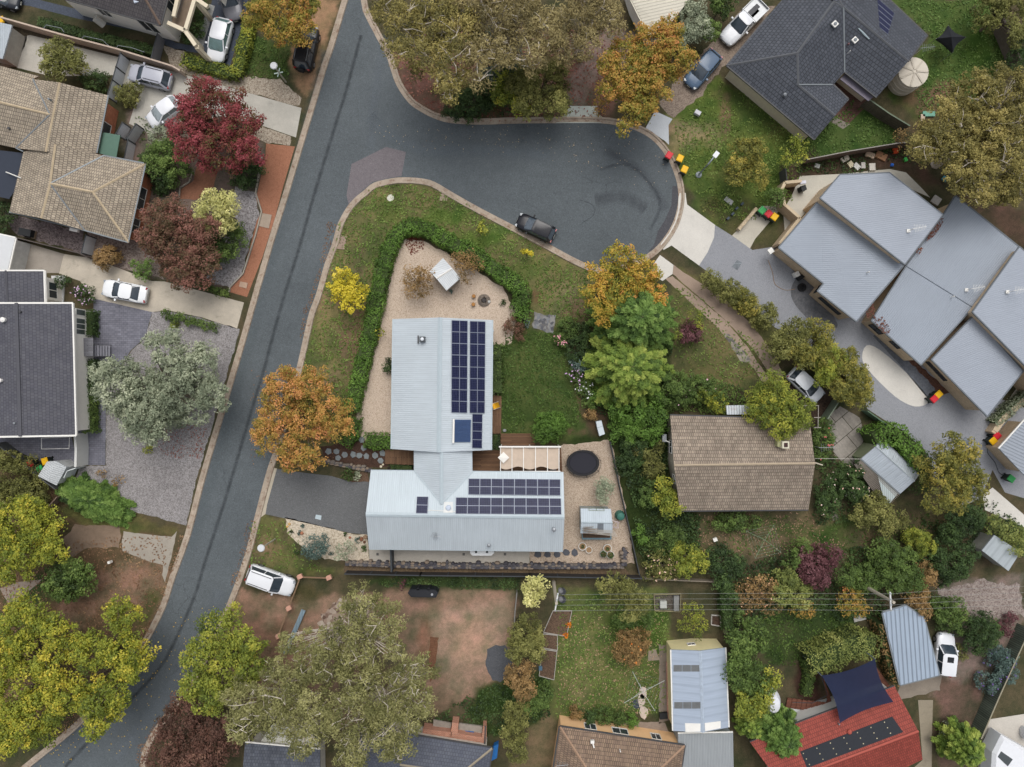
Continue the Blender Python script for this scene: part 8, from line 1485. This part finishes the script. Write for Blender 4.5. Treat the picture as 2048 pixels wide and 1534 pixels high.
CN = plain((166, 150, 134), .85, .15); lid('pit_lid', 'square concrete pit lid in the brown gravel footpath', [(523, 426), (544, 430), (538, 457), (517, 452)], CN); lid('pit_lid', 'square concrete pit lid in the lawn beside the left kerb', [(683, 470), (694, 473), (689, 499), (672, 498)], plain((150, 130, 116), .85, .15)); lid('pit_lid', 'flat concrete pit lid on the lawn beside the upper kerb', [(881, 388), (897, 386), (894, 402), (879, 402)], plain((156, 140, 122), .85, .15)); lid('pit_lid', 'small pit lid in the bottom end of the brown footpath', [(481, 563), (496, 566), (493, 577), (478, 573)], plain((176, 150, 130))); lid('pit_lid', 'small pale grey lid in the dark driveway', [(632, 1029), (643, 1031), (642, 1040), (630, 1037)], plain((180, 194, 200), .5), z=.02); lid('meter_cover', 'flat grey board lying at the edge of the pebbles near the driveway apron', [(1453, 393), (1467, 403), (1462, 411), (1447, 400)], plain((170, 170, 168)), 'meter cover')
tag(MB().lathe([(.36, 0), (.34, .05), (.02, .07)], W(781, 396), 20).build('manhole_cover', plain((206, 204, 190), .8, .08), smooth=True), 'round pale manhole cover on the lawn near the top kerb', 'manhole')
GRT = brickuv((70, 76, 80), (76, 82, 86), (150, 156, 162), .08, .8, .018, 0.0)
for pts, lb in ((((1474, 520), (1484, 525), (1475, 540), (1464, 533)), 'steel drain grate in the upper end of the grey shared drive'), (((1931, 873), (1941, 885), (1931, 896), (1921, 883)), 'steel drain grate in the lower end of the grey shared drive'), (((1674, 1081), (1688, 1090), (1684, 1094), (1670, 1086)), '')):
    if lb: lid('drain_grate', lb, pts, GRT, 'drain', .03)
# ================================================================ NEIGHBOURS' THINGS
p = W(1829, 143, 2.3); rt_ = empty('rain_tank', (p[0], p[1], 0), 'round cream rainwater tank with spoked lid beside the dark tiled house', 'water tank'); b = MB(); b.lathe([(1.42, 0), (1.42, .5), (1.46, .52), (1.42, .56), (1.42, 1.1), (1.46, 1.13), (1.42, 1.17), (1.42, 1.7), (1.46, 1.73), (1.42, 1.77), (1.42, 2.1)], (p[0], p[1], 0), 40); b.build('tank_wall', plain((206, 198, 184), .7, .05), rt_, smooth=True)
b = MB(); b.lathe([(1.46, 2.1), (1.44, 2.16), (.25, 2.36), (.02, 2.4)], (p[0], p[1], 0), 40); l_ = b.build('lid', plain((204, 196, 182), .7, .05), rt_, smooth=True); b = MB()
for k in range(7): a = k * 2 * math.pi / 7; b.bar((p[0] + .15 * math.cos(a), p[1] + .15 * math.sin(a), 2.39), (p[0] + 1.38 * math.cos(a), p[1] + 1.38 * math.sin(a), 2.2), .16, .07)
b.build('lid_ribs', plain((188, 180, 166), .7, .05), l_)
cn = empty('canopy', (*W(1903, 77)[:2], 0), 'small black pop up canopy with pulled in sides on the green lawn', 'canopy'); q = [W(*p, 2.0) for p in ((1897, 51), (1932, 74), (1906, 104), (1873, 77))]; top = W(1903, 74, 2.9); b = MB(); ring = []
for i in range(4): 
    a, e = q[i], q[(i + 1) % 4]
    for t in (0, .25, .5, .75): pp = a + (e - a) * t; ring.append(pp + (top - pp) * np.array((.18, .18, .05)) * math.sin(t * math.pi))
for i in range(16): b.face(orient([ring[i], ring[(i + 1) % 16], top])); b.face(orient([ring[i], ring[(i + 1) % 16], top])[::-1] if False else [ring[i] - (0, 0, .25), ring[(i + 1) % 16] - (0, 0, .25), ring[(i + 1) % 16], ring[i]])
b.build('cover', plain((34, 36, 42), .7, .1), cn); b = MB(); [b.tube([(k[0], k[1], 0), (k[0], k[1], 2.0)], .02) for k in q]; b.build('legs', RIM, cn)
ss = empty('shade_sail', (*W(1714, 1382)[:2], 0), 'large dark navy shade sail with curved edges above the red roof', 'shade sail'); q = [W(*p, z) for p, z in (((1643, 1351), 3.6), ((1750, 1318), 4.2), ((1787, 1404), 4.0), ((1680, 1446), 4.2))]; b = MB(); n = 10; G = {}
for i in range(n + 1):
    for j in range(n + 1):
        u, v = i / n, j / n; cu = .06 * math.sin(math.pi * v); cv_ = .06 * math.sin(math.pi * u); u2 = cu + u * (1 - 2 * cu); v2 = cv_ + v * (1 - 2 * cv_); G[i, j] = (q[0] * (1 - u2) + q[1] * u2) * (1 - v2) + (q[3] * (1 - u2) + q[2] * u2) * v2 - (0, 0, .25 * math.sin(math.pi * u) * math.sin(math.pi * v))
for i in range(n):
    for j in range(n): b.face(orient([G[i, j], G[i + 1, j], G[i + 1, j + 1], G[i, j + 1]]))
b.build('fabric', shade_cloth((40, 46, 68), .96), ss, smooth=True); b = MB(); [b.tube([(k[0], k[1], 0), (k[0], k[1], k[2])], .04) for k in (q[0], q[1])]; b.build('posts', plain((110, 120, 128)), ss)
dk2 = empty('timber_deck', (*W(1640, 1400)[:2], 0), 'reddish timber deck and stairs on the upper side of the red roofed house', 'deck'); b = MB(); b.prism([W(*p, .8)[:2] for p in ((1645, 1352), (1660, 1390), (1672, 1440), (1640, 1430), (1655, 1400))], .7, .8, .3); b.prism([W(*p, .8)[:2] for p in ((1660, 1352), (1750, 1330), (1780, 1372), (1690, 1410))], .7, .8, .3); b.build('deck_boards', planks((120, 76, 60), (104, 66, 52), (60, 36, 30)), dk2)
b = MB(); [b.box(W(1578 + k * 10, 1408 + k * 1.2 - 2, .2 + .08 * k), (.5, 1.0, .08), -.2) for k in range(8)]; b.build('stairs', planks((124, 80, 64), (106, 68, 54), (60, 36, 30)), dk2); b = MB(); [b.tube([W(*a, 1.6), W(*c, 1.6)], .03) for a, c in (((1606, 1312), (1640, 1345)), ((1640, 1345), (1655, 1390)), ((1655, 1390), (1625, 1406)), ((1625, 1406), (1585, 1405)))]; b.build('handrail', DMET, dk2)
tag(MB().prism([W(*p, 1.0)[:2] for p in ((1578, 1425), (1655, 1408), (1664, 1416), (1604, 1440))], .0, .3).build('concrete_ledge', plain((196, 200, 200), .8, .06)), 'pale grey ledge between the deck stairs and the red roof', 'ledge')
# black slimline tank, steel beams, brick piers with rails
q = [W(*p, 1.6)[:2] for p in ((820, 1179), (870, 1180), (876, 1186), (872, 1196), (822, 1195), (815, 1187))]; bt = empty('slimline_tank', (*np.mean(q, 0), 0), 'black slimline water tank at the top of the red dirt block', 'water tank'); b = MB(); b.prism(q, 0, 1.5); b.prism(inset(q, .08), 1.5, 1.58); b.build('tank', plain((36, 38, 44), .5, .06), bt); b = MB(); b.lathe([(.12, 1.58), (.12, 1.64), (.02, 1.66)], (*W(864, 1189, 1.6)[:2], 0), 12); b.build('cap', plain((150, 152, 156)), bt); b = MB(); [b.box((*W(x, 1177, 1.3)[:2], .8), (.25, .2, 1.4)) for x in (836, 858)]; b.build('bracket', plain((28, 30, 34)), bt)
b = MB(); [b.bar(W(604 + k * 1.6, 1219 + k * .6, .25 + .06 * (k % 2)), W(567 + k * 1.6, 1306 + k * .6, .25 + .06 * (k % 2)), .09, .12) for k in range(5)]; tag(b.build('steel_beams', rib((140, 160, 172), .3, .1, .5, .3)), 'stack of long blue grey steel beams lying under the gum', 'beams')
RB = brickuv((176, 116, 96), (190, 134, 112), (190, 172, 160), .23, .09, .012); piers = ((600, 1153, 'brick pier at the upper end of the timber rail by the white four wheel drive'), (658, 1155, 'brick pier at the right end of the level timber rail'), (578, 1216, 'brick pier at the middle bend of the timber rail'), (557, 1272, 'lowest brick pier, under the gum branches'))
for x, y, lb in piers: pr_ = empty('brick_pier', (*W(x, y)[:2], 0), lb, 'pier', group='brick piers'); b = MB(); b.box(W(x, y, .35), (.38, .38, .7), .4); b.build('pier', RB, pr_); b = MB(); b.box(W(x, y, .72), (.44, .44, .05), .4); b.build('cap', plain((196, 150, 130)), pr_)
for (a, c, lb) in (((600, 1154), (658, 1156), 'timber rail running level from the white four wheel drive to the corner pier'), ((600, 1156), (578, 1214), 'timber rail slanting down between the upper and middle brick piers'), ((577, 1218), (557, 1270), 'timber rail slanting down to the lowest brick pier')): tag(MB().bar(W(*a, .6), W(*c, .6), .12, .14).build('timber_rail', plain((128, 104, 82), .9, .2)), lb, 'rail', 'timber rails between the piers')
# courtyard junk, garden beds, small stuff
def boxm(name, lb, cat, x, y, z, size, rz, m): return tag(MB().box(W(x, y, z), size, rz).build(name, m), lb, cat)
tag(MB().lathe([(.42, 0), (.42, .18), (.24, .18), (.24, .02)], W(1603, 575), 20).build('tyre', TYRE, smooth=True), 'black tyre lying in the cobbles by the nearest townhouse', 'tyre')
boxm('outdoor_chair', 'black folded chair beside the tyre and brick wall', 'chair', 1603, 553, .35, (.9, .4, .6), .6, DTRIM); boxm('gas_meter', 'white meter box leaning at the townhouse corner', 'meter', 1592, 549, .5, (.4, .5, .8), .5, WHITE); boxm('camera_box', 'white box at the upper left corner of the nearest townhouse', 'box', 1541, 502, 1.5, (.5, .5, .3), .6, WHITE); boxm('kettle', 'black barbecue in the courtyard above the townhouses', 'barbecue', 1604, 378, .5, (.5, .5, .9), .3, DTRIM); boxm('cool_box', 'white and blue cool box on the courtyard wall', 'box', 1605, 365, 1.2, (.6, .3, .3), .1, plain((210, 210, 220)))
boxm('bbq_table', 'black barbecue with white shelf on the pebbles below the tan roof', 'barbecue', 55, 466, .5, (1.2, .7, .9), -.2, DTRIM); boxm('cold_frame', 'small timber cold frame behind the black barbecue', 'frame', 68, 470, .2, (.3, .8, .3), -.2, plain((140, 124, 104))); boxm('skylight_box', 'white bay box under the lower eave of the tan roof', 'box', 149, 459, 2.0, (.8, .4, .3), -.2, WHITE)
boxm('lawn_chair', 'small white and grey tricycle on the lawn near the street lamp', 'tricycle', 1395, 226, .35, (.6, .4, .4), -.5, plain((190, 190, 196), .5)); boxm('mower', 'white hose reel on the dry grass left of the hoist', 'hose reel', 1430, 1079, .2, (.4, .35, .3), .4, WHITE)
tag(MB().lathe([(.2, 0), (.24, .3), (.16, .3), (.15, .1)], W(1783, 1088), 14).build('plant_pot', plain((140, 134, 124), .8, .1), smooth=True), 'small grey pot standing on the shaded grass by the yellow green bush', 'plant pot')
boxm('paving_slab', 'square stone slab on the grass below the rambling rose', 'slab', 1670, 1034, .05, (.6, .6, .08), .4, plain((130, 120, 112))); boxm('letter_box', 'small white letterbox on a stick in the leaf litter by the road', 'letterbox', 220, 1124, .6, (.25, .25, .5), .3, WHITE)
boxm('wheelbarrow', 'black wheelbarrow beside the side path of the cream garage', 'wheelbarrow', 1327, 1431, .4, (.8, .6, .3), .1, DTRIM); boxm('solar_lamp_panel', 'dark rectangular mat on the lawn under the hoist', 'mat', 1272, 1408, .04, (.6, .9, .04), .1, plain((60, 66, 76)))
tag(MB().box(W(1336, 1380, .12), (.25, 5.6, .24), .02).build('brick_edging', RB), 'line of stacked bricks along the cream garage wall', 'bricks')
wt = plain((180, 176, 168), .8, .1)
def frame(lb, pts, z=.15, mat=None, soil=(96, 78, 64)):
    r = empty('garden_bed', (*np.mean([W(*p)[:2] for p in pts], 0), 0), lb, 'garden bed'); b = MB(); q = [W(*p, z) for p in pts]
    for i in range(len(q)): b.bar(q[i] - (0, 0, z / 2), q[(i + 1) % len(q)] - (0, 0, z / 2), .05, z)
    b.build('frame', mat or wt, r); b = MB(); b.face(orient([p * np.array((1, 1, 0)) + (0, 0, .06) for p in q])); b.build('soil', gravel((tuple(int(v * .8) for v in soil), soil, tuple(int(v * 1.15) for v in soil)), 12, .2), r)
frame('topmost vegetable bed, beside the left power pole with orange flowers', [(1106, 1222), (1144, 1222), (1133, 1273), (1087, 1265)]); frame('second vegetable bed down in the narrow strip', [(1087, 1268), (1115, 1271), (1115, 1301), (1086, 1296)]); frame('lowest vegetable bed in the narrow strip, with a small blue tub', [(1086, 1299), (1114, 1303), (1108, 1360), (1078, 1352)])
frame('low bed with wire enclosure above the sapling, left one', [(1308, 1190), (1362, 1188), (1360, 1224), (1310, 1222)], .35, plain((150, 142, 110)), (90, 84, 76)); frame('small framed bed at the foot of the narrow hedge', [(1424, 1231), (1442, 1232), (1442, 1253), (1423, 1250)], .3, plain((196, 192, 186)), (80, 64, 54))
boxm('pet_hutch', 'pale slatted hutch in the wire enclosure', 'hutch', 1326, 1208, .4, (.65, .7, .5), 0, plain((176, 178, 172), .7, .1)); boxm('pet_hutch', 'grey slatted lid on the right side of the wire enclosure', 'hutch', 1352, 1206, .3, (.5, 1.5, .4), 0, plain((130, 130, 128), .7, .15)); boxm('tub', 'small blue tub in the lowest vegetable bed', 'tub', 1081, 1336, .2, (.35, .4, .25), 0, plain((80, 110, 130)))
for x, y, lb in ((1138, 1250, 'orange marigold clump on the right edge of the topmost vegetable bed'), (1133, 1271, 'orange marigold clump at the corner of the topmost vegetable bed')): tree('marigold', lb, 'plant', [(x, y, 5)], .4, 'orange', 'shrub', limbs=False)
for x, y, lb in ((1125, 1180, 'upper dark round tub beside the left power pole'), (1125, 1197, 'lower dark round tub beside the left power pole')): tag(MB().lathe([(.28, 0), (.32, .5), (.26, .5), (.25, .3)], W(x, y), 16).build('tub', plain((70, 72, 78), .6, .1), smooth=True), lb, 'tub')
for i, (x, y, lb) in enumerate(((1285, 1385, 'white painted patch stone under the hoist centre'), (1283, 1400, 'irregular pale paver below the hoist centre'), (1287, 1425, 'long pale paver leading to the peach house'))): ngon(W(x, y), .45, 7, .01, .06, 40 + i, plain((196, 180, 168), .8, .15), 'paver', lb, 'paver', None, 1.6)
rg = np.random.RandomState(12); names_ = ('white crate', 'cream crate', 'brown board', 'orange toy', 'blue bucket', 'green bucket', 'grey slab')
for i, (x, y, w_, h_, c, lb) in enumerate(((1690, 318, .8, .5, (196, 190, 178), 'pale board in the littered strip nearest the leafy fence corner'), (1701, 329, .6, .5, (206, 196, 170), 'cream crate left of the middle of the littered strip'), (1713, 333, .5, .7, (200, 200, 196), 'upright white slab in the littered strip'), (1726, 331, .6, .4, (190, 186, 180), 'white slab beside the upright one in the littered strip'), (1744, 334, .6, .7, (204, 200, 190), 'pale slab in the middle of the littered strip'), (1740, 310, .9, .5, (190, 170, 150), 'pale cardboard sheet against the paling fence'), (1762, 312, 1.1, .7, (150, 112, 84), 'brown cardboard sheet against the paling fence'), (1791, 302, .5, .5, (230, 90, 50), 'orange toy box at the right end of the littered strip'), (1784, 330, .25, .25, (50, 110, 210), 'tiny blue bucket on the bark mulch'), (1811, 319, .3, .4, (80, 190, 90), 'green toy on the bark mulch'), (1889, 358, .4, .5, (70, 150, 170), 'teal crate under the huge golden gum'), (1948, 350, .4, .4, (220, 220, 216), 'white block under the right of the huge golden gum'), (1634, 332, .5, .4, (176, 180, 176), 'grey scrap in the dark bed above the townhouse'), (1872, 401, .8, .8, (176, 172, 166), 'white stool behind the townhouse gutter corner'), (1857, 228, 1.2, .5, (120, 170, 150), 'green tarp on the ground beside the huge golden gum'), (1845, 236, .7, .4, (200, 180, 160), 'pile of pale sacks beside the green tarp'))): boxm('garden_litter', lb, 'clutter', x, y, .12, (w_, h_, .2), rg.rand() * 3, plain(c, .8, .15))
for x, y, lb in ((1484, 408, 'top'), (1473, 417, 'second'), (1465, 428, 'third'), (1456, 437, 'lowest')): boxm('garden_light', '%s dark garden light of the four in the bed by the white slab' % lb, 'garden light', x, y, .15, (.32, .2, .3), .8, plain((62, 74, 86), .5))
for k, (pts, lb) in enumerate(((((88, 56), (92, 50), (122, 56), (128, 64)), 'left'), (((163, 78), (168, 72), (205, 80), (218, 92)), 'middle'), (((232, 98), (236, 91), (262, 95), (288, 104)), 'right'))): tag(MB().tube([W(*pts[0], .1)] + [W(*p, 1.4) for p in pts[:1] + pts[1:]] + [W(*pts[-1], .1)], .03, 6).build('arch_frame', plain((140, 146, 150), .4, .08, metal=.4)), '%s grey metal garden arch along the dark hedge' % lb, 'garden arch', 'garden arches')
p = W(34, 375, 2.2); tag(MB().prism([W(*q, 2.4)[:2] for q in ((-40, 296), (47, 306), (28, 384), (18, 398), (-40, 385))], 2.36, 2.4).build('shade_canopy', plain((52, 58, 70), .8, .06)), 'dark blue fabric canopy on the left side of the tan tiled house', 'canopy'); tag(MB().tube([W(12, 344, 2.6), W(42, 356, 3.2)], .05, 8).build('flag_pole', WHITE), 'white pole lying across the dark blue canopy edge', 'pole')
gf = empty('pipe_gate', (*W(1625, 830)[:2], 0), 'grey pipe trellis frame right of the cottage', 'trellis'); b = MB(); z = 1.8; [b.tube([W(*a, z), W(*c, z)], .035) for a, c in (((1606, 811), (1638, 811)), ((1637, 811), (1636, 856)), ((1628, 835), (1641, 835)), ((1628, 855), (1642, 855)), ((1610, 806), (1610, 816)))]; b.build('rails', plain((170, 164, 156)), gf); b = MB(); [b.tube([W(x, y, 0), W(x, y, z)], .035) for x, y in ((1637, 811), (1636, 856))]; b.build('posts', plain((170, 164, 156)), gf)
b = MB(); P = [W(*p, .02) for p in smooth_path([(1536, 520), (1545, 545), (1550, 568), (1570, 580), (1590, 578)], 4)]; tag(b.tube(P, .025, 5).build('garden_hose', plain((150, 120, 90))), 'thin brown hose snaking over the shared drive to the cobbles', 'hose')
b = MB(); P = [W(*p, .02) for p in smooth_path([(1978, 890), (1975, 905), (1990, 925), (1998, 945), (2012, 952)], 4)]; tag(b.tube(P, .025, 5).build('garden_hose', plain((50, 56, 60))), 'black hose looping over the shared drive near the green bin', 'hose')
tag(MB().prism([W(*p)[:2] for p in ((1705, 1232), (1730, 1230), (1732, 1238), (1708, 1244))], 0, .1).build('concrete_steps', plain((170, 168, 164), .8, .1)), 'short row of pale paving steps at the edge of the dark lawn', 'steps')
